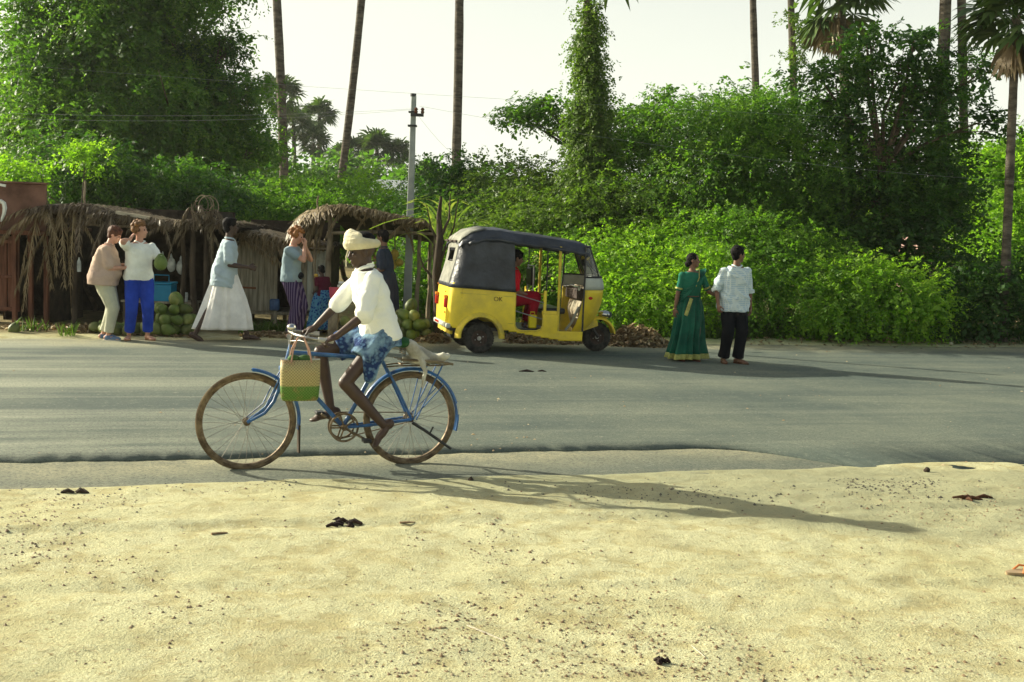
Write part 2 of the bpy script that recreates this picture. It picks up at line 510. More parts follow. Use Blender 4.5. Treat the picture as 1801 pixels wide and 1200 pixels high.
# ================================================================== ground and road
def smooth(e0, e1, x):
    t = np.clip((np.asarray(x, float) - e0) / (e1 - e0), 0, 1)
    return t * t * (3 - 2 * t)
def gz(x, y):
    x = np.asarray(x, float); y = np.asarray(y, float)
    q = -0.289 * x + 0.957 * y
    bend = 0.02 * np.clip(x - 3.0, 0, 3) ** 1.5
    edge = Q0 + 0.20 * fbm(x * 0.7, y * 1.6, 0, 3, 5, .6) + bend * 0.55
    d = edge - q
    z = -0.055 + 0.06 * smooth(-0.25, 0.12, d) + 0.035 * smooth(0.1, 1.2, d)
    rel = 0.020 * fbm(x * 1.1, y * 1.3, 0, 11, 4) + 0.011 * fbm(x * 3.7, y * 4.5, 0, 15, 3) + 0.006 * fbm(x * 9, y * 9, 0, 21, 3) + 0.004 * fbm(x * 3, y * 24, 0, 41, 2)
    rel = rel - 0.028 * np.exp(-((((x - 0.05) * 0.8 + (y - 4.85) * 1.0) / 0.10) ** 2)) * smooth(-.35, -.1, x) * (1 - smooth(.4, .8, x))
    qr = q + .12 * np.sin(x * .5) - 6.35
    rel = rel - .013 * np.exp(-(qr / .07) ** 2) - .013 * np.exp(-((qr + 1.25 + .1 * x) / .07) ** 2) + .006 * np.exp(-((qr - .14) / .06) ** 2) + .006 * np.sin(x * 60) * np.exp(-(qr / .06) ** 2)
    z = z + rel * smooth(-0.05, 0.25, d)
    d2 = q - (Q1 + 0.16 * fbm(x * 0.7, y * 0.7, 0, 5, 4))
    z = z + 0.075 * smooth(-0.15, 0.35, d2) + (0.04 * fbm(x * .8, y * .8, 0, 8, 4) + .012 * fbm(x * 6, y * 6, 0, 9, 2)) * smooth(0.1, 1.0, d2)
    return z
def gzf(x, y):
    return float(gz(np.array([x]), np.array([y]))[0])
def seg(a, b, st):
    return list(np.arange(a, b, st))
xs = np.array([-3000, -1200, -500, -200, -90, -50, -30, -22, -17, -14, -12, -10.5] + seg(-9.5, 12, 0.05) + [12.2, 13, 14.5, 17, 22, 30, 50, 90, 200, 500, 1200, 3000.])
ys = np.array([-3000, -600, -100, -30, -10, -3, 0, 1.5, 2.5] + seg(3.2, 10.2, 0.035) + seg(10.2, 24, 0.14) + seg(24, 40, 1.5) + [42, 46, 55, 70, 100, 160, 300, 700, 1500, 3000.])
GX, GY = np.meshgrid(xs, ys)
GZ = gz(GX.ravel(), GY.ravel())
V = np.stack([GX.ravel(), GY.ravel(), GZ], 1)
nx, ny = len(xs), len(ys)
I, J = np.meshgrid(np.arange(nx - 1), np.arange(ny - 1))
b0 = (J * nx + I).ravel()
F = np.stack([b0, b0 + 1, b0 + nx + 1, b0 + nx], 1)
me = np_mesh('ground', V, F)
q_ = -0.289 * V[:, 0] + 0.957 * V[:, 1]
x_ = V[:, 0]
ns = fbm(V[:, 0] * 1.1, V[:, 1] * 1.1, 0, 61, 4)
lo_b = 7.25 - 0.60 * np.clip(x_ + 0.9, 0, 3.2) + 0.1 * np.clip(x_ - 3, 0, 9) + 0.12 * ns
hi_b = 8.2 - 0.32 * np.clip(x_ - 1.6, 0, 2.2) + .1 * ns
dust_shade = smooth(0, 0.35, q_ - lo_b) * smooth(-0.05, 0.25, hi_b - q_) * smooth(-2.2, -0.4, x_) * (0.6 + 0.35 * ns)  # mask of the painted shade band across the near sand
a = me.attributes.new('dust_shade', 'FLOAT', 'POINT'); a.data.foreach_set('value', np.clip(dust_shade, 0, 1).astype(np.float32))
earth = smooth(0.0, 0.7, q_ - (Q1 + 0.35 + 0.4 * ns + 0.9 * smooth(0, 5, x_)))
a = me.attributes.new('earth', 'FLOAT', 'POINT'); a.data.foreach_set('value', earth.astype(np.float32))
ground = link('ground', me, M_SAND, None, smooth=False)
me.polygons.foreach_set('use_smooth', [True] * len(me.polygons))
tag(ground, kind='structure')

def road_sheet(name, q0, q1, z, mat, ragged, t0=-120, t1=160, near_dust=0.0, skirt=0.03, end=None):
    ts = np.array(seg(t0, -12, 6.0) + seg(-12, 16, 0.04) + seg(16, t1, 6.0))
    qn = 24
    Vs = []; du = []
    for j in range(qn + 1):
        f = j / qn
        q = q0 + (q1 - q0) * f
        qq = np.full(len(ts), q)
        if j == 0:
            qq = qq + ragged * (fbm(ts * 0.8, ts * 0 + 3.3, 0, 77, 7, .68) + .35 * np.maximum(0, vnoise(ts * 5, ts * 0, 0, 7) - .3))
            if end is not None:
                qq = qq - 1.5 * smooth(end, end + 1.6, ts)
        x = RU.x * ts + RN.x * qq; y = RU.y * ts + RN.y * qq
        zz = z + 0.006 * fbm(x * .6, y * .6, 0, 90, 3)
        Vs.append(np.stack([x, y, zz], 1))
        nn = fbm(x * 0.9, y * 0.9, 0, 33, 4)
        dd = np.maximum(smooth(0.9, 0.0, qq - q0 + 0.35 * nn) * near_dust, smooth(1.5, 0.1, q1 - qq + 0.8 * nn) * 0.85)
        du.append(dd)
    # a low broken lip along the near edge
    low = Vs[0].copy(); low[:, 2] -= skirt
    Vs = [low] + Vs; du = [du[0] * 0] + du
    V = np.concatenate(Vs); n = len(ts); I, J = np.meshgrid(np.arange(n - 1), np.arange(qn + 1))
    b = (J * n + I).ravel(); F = np.stack([b, b + 1, b + n + 1, b + n], 1)
    me = np_mesh(name, V, F)
    a = me.attributes.new('dust_shade', 'FLOAT', 'POINT'); a.data.foreach_set('value', np.concatenate(du).astype(np.float32))
    o = link(name, me, mat, None, smooth=False)
    return tag(o, kind='structure')
road_sheet('road', QSTEP, 17.4, 0.002, M_ROAD, 0.16, skirt=0.014, end=4.3)
road_sheet('road_shoulder', 7.2, 8.9, -0.008, M_OLD, 0.0, near_dust=0.9, skirt=0.02)

# ================================================================== leaves and bark materials
ML_TREE = leafmat('neem_leaf', (0.03, 0.085, 0.016), (0.09, 0.19, 0.03), (0.20, 0.31, 0.045), 0.52)
ML_BUSH = leafmat('bush_leaf', (0.03, 0.08, 0.012), (0.10, 0.21, 0.025), (0.22, 0.35, 0.045), 0.5)
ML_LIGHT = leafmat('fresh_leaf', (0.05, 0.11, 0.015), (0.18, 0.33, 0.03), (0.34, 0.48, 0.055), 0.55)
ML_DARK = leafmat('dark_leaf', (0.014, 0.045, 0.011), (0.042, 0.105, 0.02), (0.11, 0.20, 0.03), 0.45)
ML_VINE = leafmat('vine_leaf', (0.04, 0.085, 0.014), (0.10, 0.17, 0.028), (0.21, 0.28, 0.07), 0.42)
ML_PALM = leafmat('palm_leaf', (0.03, 0.06, 0.015), (0.06, 0.11, 0.03), (0.11, 0.16, 0.05), 0.25)
ML_DRYP = leafmat('dry_palm_leaf', (0.11, 0.075, 0.035), (0.20, 0.145, 0.07), (0.34, 0.27, 0.15), 0.15, (1, 1, 1))
ML_GRASS = leafmat('grass_blade', (0.045, 0.08, 0.016), (0.09, 0.16, 0.03), (0.17, 0.23, 0.06), 0.35)
ML_YEL = leafmat('cane_leaf', (0.10, 0.17, 0.03), (0.19, 0.27, 0.06), (0.36, 0.38, 0.13), 0.4)
ML_STRAW = leafmat('dry_husk', (0.16, 0.10, 0.05), (0.34, 0.25, 0.13), (0.55, 0.46, 0.28), 0.05, (1, 1, 1))
M_BARK = mk('bark', (0.10, 0.075, 0.05), 0.4, 9, 0.95, 0.8, 30, 0.02)
M_PTRUNK = mk('palm_bark', (0.075, 0.062, 0.048), 0.45, 3, 0.95, 1.0, 14, 0.03, stretch=(1, 1, 3.5), c2=(0.15, 0.13, 0.10))

DD = [0.0]
def cl(px, py, D, rx, ry, rd=None):
    k_ = (D + DD[0]) / D; D = D + DD[0]; rd = rd * k_ if rd else rd
    c = P(px, py, D); a = m_of(rx, D); b = m_of(ry, D)
    return (c.x, c.y, c.z, a, rd if rd else (a + b) / 2 * 0.9, b)
def limbs(mb, base, fork, clumps, r0, g, nsub=3):
    base = Vector(base); fork = Vector(fork)
    mid = (base + fork) / 2 + Vector((g.normal(0, .08), g.normal(0, .08), 0))
    mb.tube([base - Vector((0, 0, .15)), base + Vector((0, 0, .1)), mid, fork], [r0 * 1.35, r0 * 1.1, r0 * .9, r0 * .75], 9)
    for c in clumps:
        c = np.array(c); t = Vector(c[:3])
        m1 = fork.lerp(t, .45) + Vector((g.normal(0, .15), g.normal(0, .15), .12))
        mb.tube([fork, m1, t], [r0 * .5, r0 * .3, r0 * .13], 6)
        for k in range(nsub):
            e = t + Vector(g.normal(0, .6, 3) * c[3:6] * .9)
            mb.tube([m1.lerp(t, .5 + .2 * k / nsub), e], [r0 * .13, r0 * .035], 4, caps=False)
def tree(name, label, base, clumps, mat, seed, r0=0.13, fork=None, cat='tree', group=None, nsub=3, part='crown', **kw):
    g = np.random.default_rng(seed)
    base = Vector(base); k_ = (base.y + DD[0]) / base.y; base.x *= k_; base.y *= k_; base.z = gzf(base.x, base.y)
    root = empty(name, base, 0, label, cat, group)
    if fork is None:
        cs = np.array(clumps)[:, :3].mean(0)
        fork = Vector((base.x * .6 + cs[0] * .4, base.y * .6 + cs[1] * .4, base.z + (cs[2] - base.z) * .45))
    rel = [tuple(np.array(c[:3]) - np.array(base)) + tuple(c[3:]) for c in clumps]
    mb = MB(); limbs(mb, (0, 0, 0), Vector(fork) - base, rel, r0, g, nsub)
    mb.build('trunk' if cat == 'tree' else 'stem', M_BARK, root)
    foliage(part, clumps, mat, root, seed=seed, origin=base, low=0.02, **kw)
    return root

# ---- the big leafy tree on the left
DD[0] = 8
big = [cl(240, 70, 25, 110, 95, 1.9), cl(120, 140, 25, 70, 66, 1.6), cl(315, 200, 24.5, 95, 80, 1.8), cl(190, 235, 24, 140, 80, 1.8),
       cl(70, 235, 25, 60, 60, 1.2), cl(400, 245, 25.5, 52, 52, .9), cl(340, 300, 24.5, 90, 55, 1.2), cl(110, 60, 25.5, 70, 50, 1.1),
       cl(310, -60, 25, 120, 80, 1.8), cl(428, 160, 25, 24, 20, .6), cl(452, 262, 25, 18, 24, .5), cl(45, 150, 25, 26, 24, .6), cl(22, 96, 25, 14, 12, .4), cl(398, 66, 25, 18, 14, .4), cl(60, 25, 25, 30, 20, .6), cl(395, 190, 25, 40, 24, .7), cl(150, -60, 25, 100, 70, 1.6)]
tree('shade_tree', 'biggest bushy green tree, towering over the thatched stalls on the left', G(215, 597) + Vector((-1, 7.4, 0)), big, ML_TREE, 3, 0.26,
     density=6, sub_r=.28, n_spray=7, L=(.25, .6), K=10, ll=.12, lw=.055, droop=.55, shell=.45, nsub=4)
tree('slender_tree', 'thin open tree with light drooping twigs on the right edge of the big tree', G(380, 597) + Vector((0, 7, 0)),
     [cl(345, 95, 25, 45, 35, .5), cl(385, 85, 25, 26, 16, .3), cl(410, 70, 25, 12, 16, .2), cl(360, 145, 25, 60, 22, .5), cl(425, 105, 25, 10, 14, .2)], ML_DARK, 31, 0.07,
     fork=P(350, 220, 33), density=12, sub_r=.12, n_spray=4, L=(.15, .32), K=7, ll=.10, lw=.045, droop=.6, shell=.2, nsub=2)
tree('dark_tree', 'dark tree half hidden behind the left edge of the big tree', G(20, 597) + Vector((-1.5, 12, 0)),
     [cl(0, 220, 30, 60, 70, 1.4), cl(20, 300, 29, 70, 50, 1.2), cl(-70, 200, 30, 70, 80, 1.4)], ML_DARK, 32, 0.15,
     density=7, n_spray=6, L=(.2, .45), K=8, ll=.12, lw=.05)
DD[0] = 3.5
tree('dark_bush', 'dark hanging bush behind the thatch of the coconut stall', G(200, 597) + Vector((0, 4.6, 0)),
     [cl(140, 300, 21, 110, 55, 1.0), cl(300, 340, 21.5, 110, 50, 1.0), cl(390, 350, 22.5, 55, 42, .9), cl(200, 380, 22, 180, 60, 1.0)], ML_DARK, 33, 0.06, cat='bush', part='leaves',
     density=9, n_spray=6, L=(.2, .42), K=9, ll=.09, lw=.04, droop=.5)
DD[0] = 1.5
tree('light_bush', 'small bright yellow green bush above the roof of the brown hut', G(60, 597) + Vector((-.4, 3.4, 0)),
     [cl(30, 308, 20, 34, 17, .4), cl(70, 300, 20.3, 22, 12, .3), cl(150, 278, 21, 30, 22, .3), cl(20, 350, 20, 40, 30, .4)], ML_LIGHT, 34, 0.04, cat='bush', part='leaves',
     density=14, sub_r=.12, n_spray=5, L=(.12, .25), K=8, ll=.07, lw=.035)
DD[0] = 4
tree('green_bush', 'wide mid green bush rising behind the plank kiosk', G(520, 590) + Vector((0, 6.5, 0)),
     [cl(520, 358, 24, 70, 42, 1.0), cl(600, 362, 24, 75, 38, 1.0), cl(545, 390, 22.5, 130, 50, .9), cl(460, 385, 23.5, 60, 50, .9), cl(670, 385, 23, 60, 35, .8)], ML_BUSH, 35, 0.07, cat='bush', part='leaves',
     density=9, n_spray=6, L=(.18, .38), K=9, ll=.075, lw=.035, droop=.45)
DD[0] = 3
tree('pale_bush', 'pale sunny bush beside the concrete pole, above the middle thatch roof', G(680, 590) + Vector((0, 9.5, 0)),
     [cl(650, 345, 27, 50, 28, .7), cl(710, 365, 26, 60, 30, .7), cl(630, 325, 28, 40, 14, .6), cl(740, 395, 25, 60, 40, .7)], ML_LIGHT, 36, 0.05, cat='bush', part='leaves',
     density=9, n_spray=5, L=(.15, .35), K=8, ll=.08, lw=.035)
DD[0] = 3
tree('round_bush', 'dark rounded bush at the foot of the tall palm right of the pole', G(800, 590) + Vector((0, 8, 0)),
     [cl(800, 325, 25, 75, 36, .9), cl(760, 300, 26, 28, 14, .5), cl(825, 300, 25, 25, 24, .5), cl(770, 385, 23, 80, 55, .8), cl(745, 470, 21, 60, 90, .7)], ML_DARK, 37, 0.07, cat='bush', part='leaves',
     density=9, n_spray=6, L=(.15, .35), K=9, ll=.075, lw=.035)
DD[0] = 2
tree('olive_bush', 'olive green bush with fluffy top left of the vine covered palm', G(900, 590) + Vector((0, 7, 0)),
     [cl(905, 320, 24.5, 68, 38, .9), cl(960, 335, 24, 50, 38, .8), cl(885, 375, 23, 95, 42, .9), cl(870, 440, 21.5, 70, 60, .7)], ML_VINE, 38, 0.07, cat='bush', part='leaves',
     density=9, n_spray=6, L=(.15, .35), K=9, ll=.075, lw=.035)
# ---- right-hand thicket
DD[0] = 2.5
tree('branching_tree', 'open tree whose bare limb reaches left past the vine covered palm', G(1060, 590) + Vector((0.3, 6.5, 0)),
     [cl(925, 205, 24, 26, 18, .35), cl(905, 200, 24, 16, 12, .3), cl(965, 190, 24, 30, 14, .35), cl(985, 225, 24, 16, 24, .3), cl(1110, 215, 24.5, 70, 26, .8), cl(1165, 205, 24.5, 30, 16, .5),
      cl(1130, 260, 24, 90, 40, 1.0), cl(950, 178, 24, 12, 8, .2), cl(1170, 170, 24.5, 9, 9, .2)], ML_TREE, 41, 0.09, core=.3, fork=P(1050, 300, 26.5),
     density=11, sub_r=.15, n_spray=5, L=(.15, .38), K=8, ll=.10, lw=.045, droop=.5, shell=.25)
tree('layered_tree', 'broad layered tree with feathery hanging sprays behind the young man', G(1290, 590) + Vector((0.4, 4.6, 0)),
     [cl(1270, 235, 23, 95, 50, 1.2), cl(1350, 215, 23, 90, 45, 1.2), cl(1240, 320, 22, 120, 62, 1.2), cl(1390, 300, 22, 110, 75, 1.2), cl(1330, 190, 23.5, 90, 18, .7), cl(1430, 380, 21.8, 95, 60, 1.0), cl(1245, 195, 23.5, 45, 16, .5)], ML_TREE, 42, 0.14,
     density=7.5, sub_r=.34, flat=.2, core=.45, n_spray=8, L=(.25, .6), K=12, ll=.08, lw=.034, droop=.45, shell=.45, updir=0)
DD[0] = 1.5
tree('tall_tree', 'tall gappy tree with sky showing between its limbs on the right', G(1560, 590) + Vector((0.4, 3.6, 0)),
     [cl(1450, 150, 22.5, 62, 40, .8), cl(1525, 90, 22.5, 32, 26, .5), cl(1515, 130, 22.5, 60, 30, .7), cl(1600, 95, 22.5, 50, 24, .6), cl(1615, 140, 22.5, 50, 28, .6), cl(1480, 200, 22.5, 60, 32, .8),
      cl(1590, 190, 22.5, 50, 14, .6), cl(1660, 180, 22.5, 60, 40, .8), cl(1725, 215, 22.5, 45, 20, .5), cl(1610, 60, 22.5, 22, 9, .3), cl(1722, 130, 22.5, 14, 26, .2), cl(1530, 62, 22.5, 26, 8, .3)], ML_DARK, 43, 0.12, fork=P(1552, 300, 24),
     core=.12, density=6.5, sub_r=.14, n_spray=5, L=(.15, .34), K=7, ll=.115, lw=.055, droop=.4, shell=.4, nsub=4)
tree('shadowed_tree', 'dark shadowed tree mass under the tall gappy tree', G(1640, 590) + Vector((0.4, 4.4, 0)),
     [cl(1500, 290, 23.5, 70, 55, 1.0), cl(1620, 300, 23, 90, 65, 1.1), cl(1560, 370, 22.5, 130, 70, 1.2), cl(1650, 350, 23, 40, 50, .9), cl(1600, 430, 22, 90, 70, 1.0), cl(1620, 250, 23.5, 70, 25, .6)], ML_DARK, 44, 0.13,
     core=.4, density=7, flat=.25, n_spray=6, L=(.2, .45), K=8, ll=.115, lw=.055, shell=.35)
DD[0] = 0
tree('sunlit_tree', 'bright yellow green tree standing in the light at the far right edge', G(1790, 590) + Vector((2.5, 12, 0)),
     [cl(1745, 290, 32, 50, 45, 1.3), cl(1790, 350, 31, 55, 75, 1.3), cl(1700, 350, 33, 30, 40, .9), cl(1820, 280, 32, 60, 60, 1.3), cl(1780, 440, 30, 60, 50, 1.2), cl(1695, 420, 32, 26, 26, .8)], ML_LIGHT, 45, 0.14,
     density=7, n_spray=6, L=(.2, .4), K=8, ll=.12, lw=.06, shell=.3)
DD[0] = 2
tree('creeper_mound', 'mound of creepers and small leaves behind the rickshaw roof', G(1100, 590) + Vector((0, 4.6, 0)),
     [cl(1080, 350, 22.5, 95, 42, .9), cl(1010, 390, 22, 95, 45, .9), cl(1150, 380, 22, 80, 50, .9), cl(960, 430, 21.5, 70, 55, .8)], ML_VINE, 46, 0.06, cat='bush', part='leaves',
     density=11, n_spray=6, L=(.12, .28), K=9, ll=.062, lw=.034)
DD[0] = 0
tree('fresh_bush', 'fresh bright green bush behind the woman in the sari', G(1130, 590) + Vector((0, 3.0, 0)),
     [cl(1120, 450, 22.6, 95, 55, 1.0), cl(1190, 430, 23, 90, 45, 1.0), cl(1090, 490, 21.4, 70, 40, .9), cl(1200, 480, 21.8, 70, 40, .9), cl(1080, 520, 20.2, 60, 55, .7), cl(1160, 530, 20.2, 90, 48, .7), cl(1240, 500, 20.6, 60, 60, .7), cl(1040, 470, 21, 50, 50, .6)], ML_LIGHT, 47, 0.05, cat='bush', part='leaves',
     density=12, n_spray=6, L=(.12, .3), K=10, ll=.06, lw=.028, droop=.5)
tree('tangled_bush', 'tangled bush with layered leaves right behind the young man', G(1350, 590) + Vector((.2, 2.6, 0)),
     [cl(1320, 425, 23.2, 90, 45, 1.0), cl(1400, 445, 22.8, 95, 45, 1.0), cl(1360, 480, 21.8, 90, 40, .8), cl(1330, 510, 20.8, 70, 60, .7), cl(1270, 410, 21.6, 70, 30, .7), cl(1420, 530, 20.9, 80, 50, .7)], ML_BUSH, 48, 0.06, cat='bush', part='leaves',
     density=8.5, sub_r=.32, flat=.2, core=.5, n_spray=8, L=(.2, .5), K=12, ll=.065, lw=.03, droop=.5, updir=0)
tree('leafy_bush', 'sunlit leafy bush spreading to the verge in front of the shadowed trees', G(1530, 594) + Vector((.2, 1.9, 0)),
     [cl(1500, 500, 20.9, 80, 42, .7), cl(1570, 510, 21, 75, 40, .7), cl(1450, 545, 20.6, 70, 40, .6), cl(1540, 560, 20.7, 90, 32, .6), cl(1610, 545, 21, 50, 35, .6)], ML_LIGHT, 49, 0.05, cat='bush', part='leaves',
     density=12, n_spray=6, L=(.12, .32), K=9, ll=.07, lw=.035, droop=.45)
tree('low_dark_bush', 'low dark bush filling the right end of the verge', G(1730, 594) + Vector((.3, 1.8, 0)),
     [cl(1690, 520, 21.8, 60, 60, .8), cl(1760, 530, 21.8, 70, 60, .8), cl(1830, 520, 22, 60, 70, .8), cl(1640, 560, 21.5, 50, 32, .6), cl(1740, 480, 22.6, 50, 20, .6)], ML_DARK, 50, 0.05, cat='bush', part='leaves',
     density=10, n_spray=6, L=(.15, .35), K=9, ll=.08, lw=.04)
DD[0] = 1.6
tree('shrub_wall', 'dim shrubs filling the gap behind the rickshaw and the pole', G(900, 590) + Vector((0, 3.2, 0)),
     [cl(720, 490, 20.6, 55, 85, .5), cl(800, 490, 20.5, 60, 85, .6), cl(900, 500, 20.6, 70, 75, .6), cl(1000, 500, 20.6, 60, 75, .6), cl(960, 560, 20.2, 90, 30, .5)], ML_BUSH, 51, 0.05, cat='bush', part='leaves',
     density=10, n_spray=6, L=(.15, .35), K=9, ll=.07, lw=.033)
DD[0] = 0
# ---- far wood closing the horizon
far = [cl(x, 372 + 10 * math.sin(x * .013), 60 + 8 * math.sin(x * .02), 75, 42, 3) for x in range(-300, 2200, 95)]
far += [cl(x, y, 85, 60, r, 3) for x, y, r in ((470, 318, 22), (550, 330, 30), (610, 315, 30), (650, 335, 26), (720, 345, 18), (770, 340, 20), (440, 300, 14), (1740, 330, 40), (1830, 300, 60))]
fw = foliage('far_wood', far, ML_TREE, None, seed=60, density=0.55, sub_r=.7, n_spray=7, L=(.6, 1.3), K=8, ll=.38, lw=.2, shell=.4, low=0.0)
tag(fw, kind='stuff', label='distant green wood behind the stalls and palms')

# ---- palms
def fan_leaf(V, F, rn, base, d, up, size, g, dead=False):
    """one palmyra leaf: petiole and a fan of narrow blades"""
    d = d / np.linalg.norm(d)
    side = np.cross(d, up); side /= np.linalg.norm(side) + 1e-6
    nrm = np.cross(side, d)
    hub = base + d * size * .5
    pw = side * size * .018
    o = len(V); V += [base - pw, base + pw, hub + pw, hub - pw]; F.append((o, o + 1, o + 2, o + 3)); rn.append(.2)
    nb = 15
    for i in range(nb):
        a = (i / (nb - 1) - .5) * (3.9 if not dead else 1.8)
        bd = d * math.cos(a) + side * math.sin(a) + nrm * .12 * math.cos(i * 2.1) + np.array([0, 0, -.12 if not dead else -.5])
        bd /= np.linalg.norm(bd)
        L = size * .62 * (1 - .12 * abs(i / (nb - 1) - .5)) * g.uniform(.85, 1.1)
        w = np.cross(bd, nrm); w /= np.linalg.norm(w) + 1e-6
        w = w * size * .05
        tip = hub + bd * L + np.array([0, 0, -.12 * size])
        mid = hub + bd * L * .62
        o = len(V); V += [hub, mid + w, tip, mid - w]; F.append((o, o + 1, o + 2, o + 3)); rn.append(g.uniform(0, 1))
def palm_crown_mesh(name, n, size, seed, dead=False, ball=True):
    g = np.random.default_rng(seed); V = []; F = []; rn = []
    for i in range(n):
        z = g.uniform(-.65, 1) if not dead else g.uniform(-1, -.75)
        a = i * 2.39996 + g.uniform(-.2, .2)
        r = math.sqrt(max(0, 1 - z * z))
        d = np.array([r * math.cos(a), r * math.sin(a), z])
        fan_leaf(V, F, rn, np.array([0, 0, g.uniform(-.15, .1)]) * size, d, np.array([0, 0, 1.]) + g.normal(0, .3, 3), size * g.uniform(.85, 1.1), g, dead)
    return np_mesh(name, np.array(V), np.array(F), rn)
PC = palm_crown_mesh('palm_crown', 38, 1.75, 5)
PC.materials.append(ML_PALM)
PD = palm_crown_mesh('dead_fronds', 10, 1.5, 6, dead=True)
PD.materials.append(ML_DRYP)
def palm(name, label, base, top, r0, r1, group, crown_scale=1.0, bend=0.0, dead=True, seed=0, part_copy=True):
    base = Vector(base); base.z = gzf(base.x, base.y); top = Vector(top)
    root = empty(name, base, 0, label, 'palm tree', group)
    n = 26; pts = []; rad = []
    t0 = top - base
    gg = np.random.default_rng(seed)
    for i in range(n + 1):
        f = i / n
        pts.append(t0 * f + Vector((bend * math.sin(f * math.pi), bend * .3 * math.sin(f * 2 * math.pi), 0)))
        rad.append((r0 + (r1 - r0) * f) * (1 + .05 * gg.uniform(-1, 1)))
    pts[0].z -= .3
    mb = MB(); mb.tube(pts, rad, 10); mb.build('trunk', M_PTRUNK, root)
    for me, nm, dd in ((PC, 'crown', 1), (PD, 'dead_fronds', dead)):
        if not dd: continue
        c = bpy.data.objects.new(nm, me); COL.objects.link(c); c.parent = root
        c.location = t0; c.scale = (crown_scale,) * 3; c.rotation_euler = (0, 0, seed * 1.3)
    return root
def palm_px(name, label, D, pxb, pyb, pxt, pyt, ztop, wpx, group, **kw):
    """trunk through two seen points at depth D, carried down to the ground and up to height ztop"""
    a = P(pxb, pyb, D); b = P(pxt, pyt, D)
    d = (b - a) / (b.z - a.z)
    base = a + d * (0 - a.z); top = a + d * (ztop - a.z)
    r = m_of(wpx, D) / 2
    return palm(name, label, base, top, r * 1.15, r * .9, group, **kw)
NP = 'tall palmyra palms with bare trunks behind the roadside'
palm_px('palm_tree', 'tall bare palm trunk leaning left at the left of the sky, nearest the big tree', 46, 496, 310, 482, 0, 17.5, 15, NP, seed=1, bend=.12)
palm_px('palm_tree', 'slim palm trunk leaning right, second from the big tree', 48, 597, 295, 628, 0, 18, 13, NP, seed=2, bend=.2)
palm_px('palm_tree', 'tall straight palm trunk just right of the concrete pole', 46, 799, 285, 804, 0, 17, 15, NP, seed=3, bend=.1)
palm_px('palm_tree', 'bare palm trunk above the layered tree on the right', 48, 1334, 170, 1328, 0, 16.5, 12, NP, seed=4, bend=-.1)
palm_px('palm_tree', 'slim palm trunk with creeper tufts, left of the hanging palm crown', 44, 1396, 165, 1391, 0, 17, 12, NP, seed=5)
palm_px('palm_tree', 'palm whose drooping crown shows at the top edge above the tall gappy tree', 36, 1484, 130, 1480, 20, 9.35, 16, NP, seed=6, crown_scale=.95)
palm_px('palm_tree', 'thick dark palm trunk wrapped in creeper, left of a close pair', 34, 1658, 150, 1663, 0, 13, 20, NP, seed=7)
palm_px('palm_tree', 'mossy palm trunk, right of a close pair', 34, 1694, 170, 1691, 0, 13.5, 15, NP, seed=8)
palm_px('palm_tree', 'palm at the right edge with dark crown and dead fronds hanging', 21.6, 1770, 440, 1785, 90, 6.1, 15, NP, seed=9, crown_scale=.62)
# creeper on trunks
tree('creeper', 'leafy creeper climbing the thick dark palm trunk of the close pair', P(1655, 300, 33.8),
     [cl(1657, 130, 33.7, 11, 60, .2), cl(1700, 130, 33.7, 9, 60, .2), cl(1705, 60, 33.7, 6, 40, .15), cl(1655, 220, 33.7, 16, 60, .3)], ML_DARK, 71, 0.03, cat='creeper', part='leaves',
     density=9, sub_r=.12, n_spray=4, L=(.1, .25), K=6, ll=.1, lw=.05)
tree('creeper', 'creeper tufts on the slim palm trunk with creeper', P(1397, 250, 43.7),
     [cl(1393, 30, 43.6, 12, 10, .3), cl(1400, 95, 43.6, 13, 20, .3), cl(1412, 60, 43.6, 8, 7, .2)], ML_VINE, 72, 0.03, cat='creeper', part='leaves',
     density=8, sub_r=.15, n_spray=4, L=(.1, .3), K=6, ll=.13, lw=.06)
# vine-covered palm
D = 25.0
root = palm_px('vine_palm', 'tall palm trunk thickly wrapped in green creeper like a pointed tower', D, 1040, 330, 1034, 0, 8.6, 15, None, seed=10, dead=False)
vc = []
for y, w in ((15, 9), (45, 12), (75, 17), (105, 21), (135, 26), (165, 30), (195, 33), (225, 36), (255, 42), (285, 50), (320, 60), (360, 66)):
    w *= .82; vc.append(cl(1037 + 4 * math.sin(y * .05), y, D, w, 24, m_of(w, D)))
foliage('creeper_leaves', vc, ML_VINE, root, seed=73, density=58, sub_r=.1, n_spray=5, L=(.08, .2), K=7, ll=.06, lw=.038, shell=.6, droop=.9, updir=-.2, origin=root.location)
# far palms
FP = 'small round headed palmyra palms far away'
for i, (px, py, D, lab, cs) in enumerate([
        (493, 166, 100, 'far palm behind the trunk leaning left, tallest of the distant ones', 1.0), (516, 218, 104, 'far palm with ragged head, close right of the tallest distant one', .85),
        (562, 203, 108, 'far round palm standing free in the sky between the two leaning trunks', .86), (551, 252, 104, 'far palm low under the free standing round one', .8),
        (460, 266, 95, 'far palm beside the right edge of the big tree', .78), (630, 266, 108, 'far palm left of the twin heads beyond the slim trunk', .8),
        (663, 262, 104, 'far palm with tall head, right beyond the slim trunk', .95), (701, 270, 104, 'far palm nearest the left of the concrete pole', .72),
        (597, 275, 112, 'far palm hidden by the slim trunk leaning right', .7), (748, 300, 112, 'far low palm just right of the concrete pole', .6)]):
    top = P(px, py, D); base = Vector((top.x + .3 * math.sin(i * 2), top.y, 0))
    palm('distant_palm', lab, base, top, .22, .17, FP, crown_scale=cs * 1.28, seed=20 + i, dead=False, bend=.1)

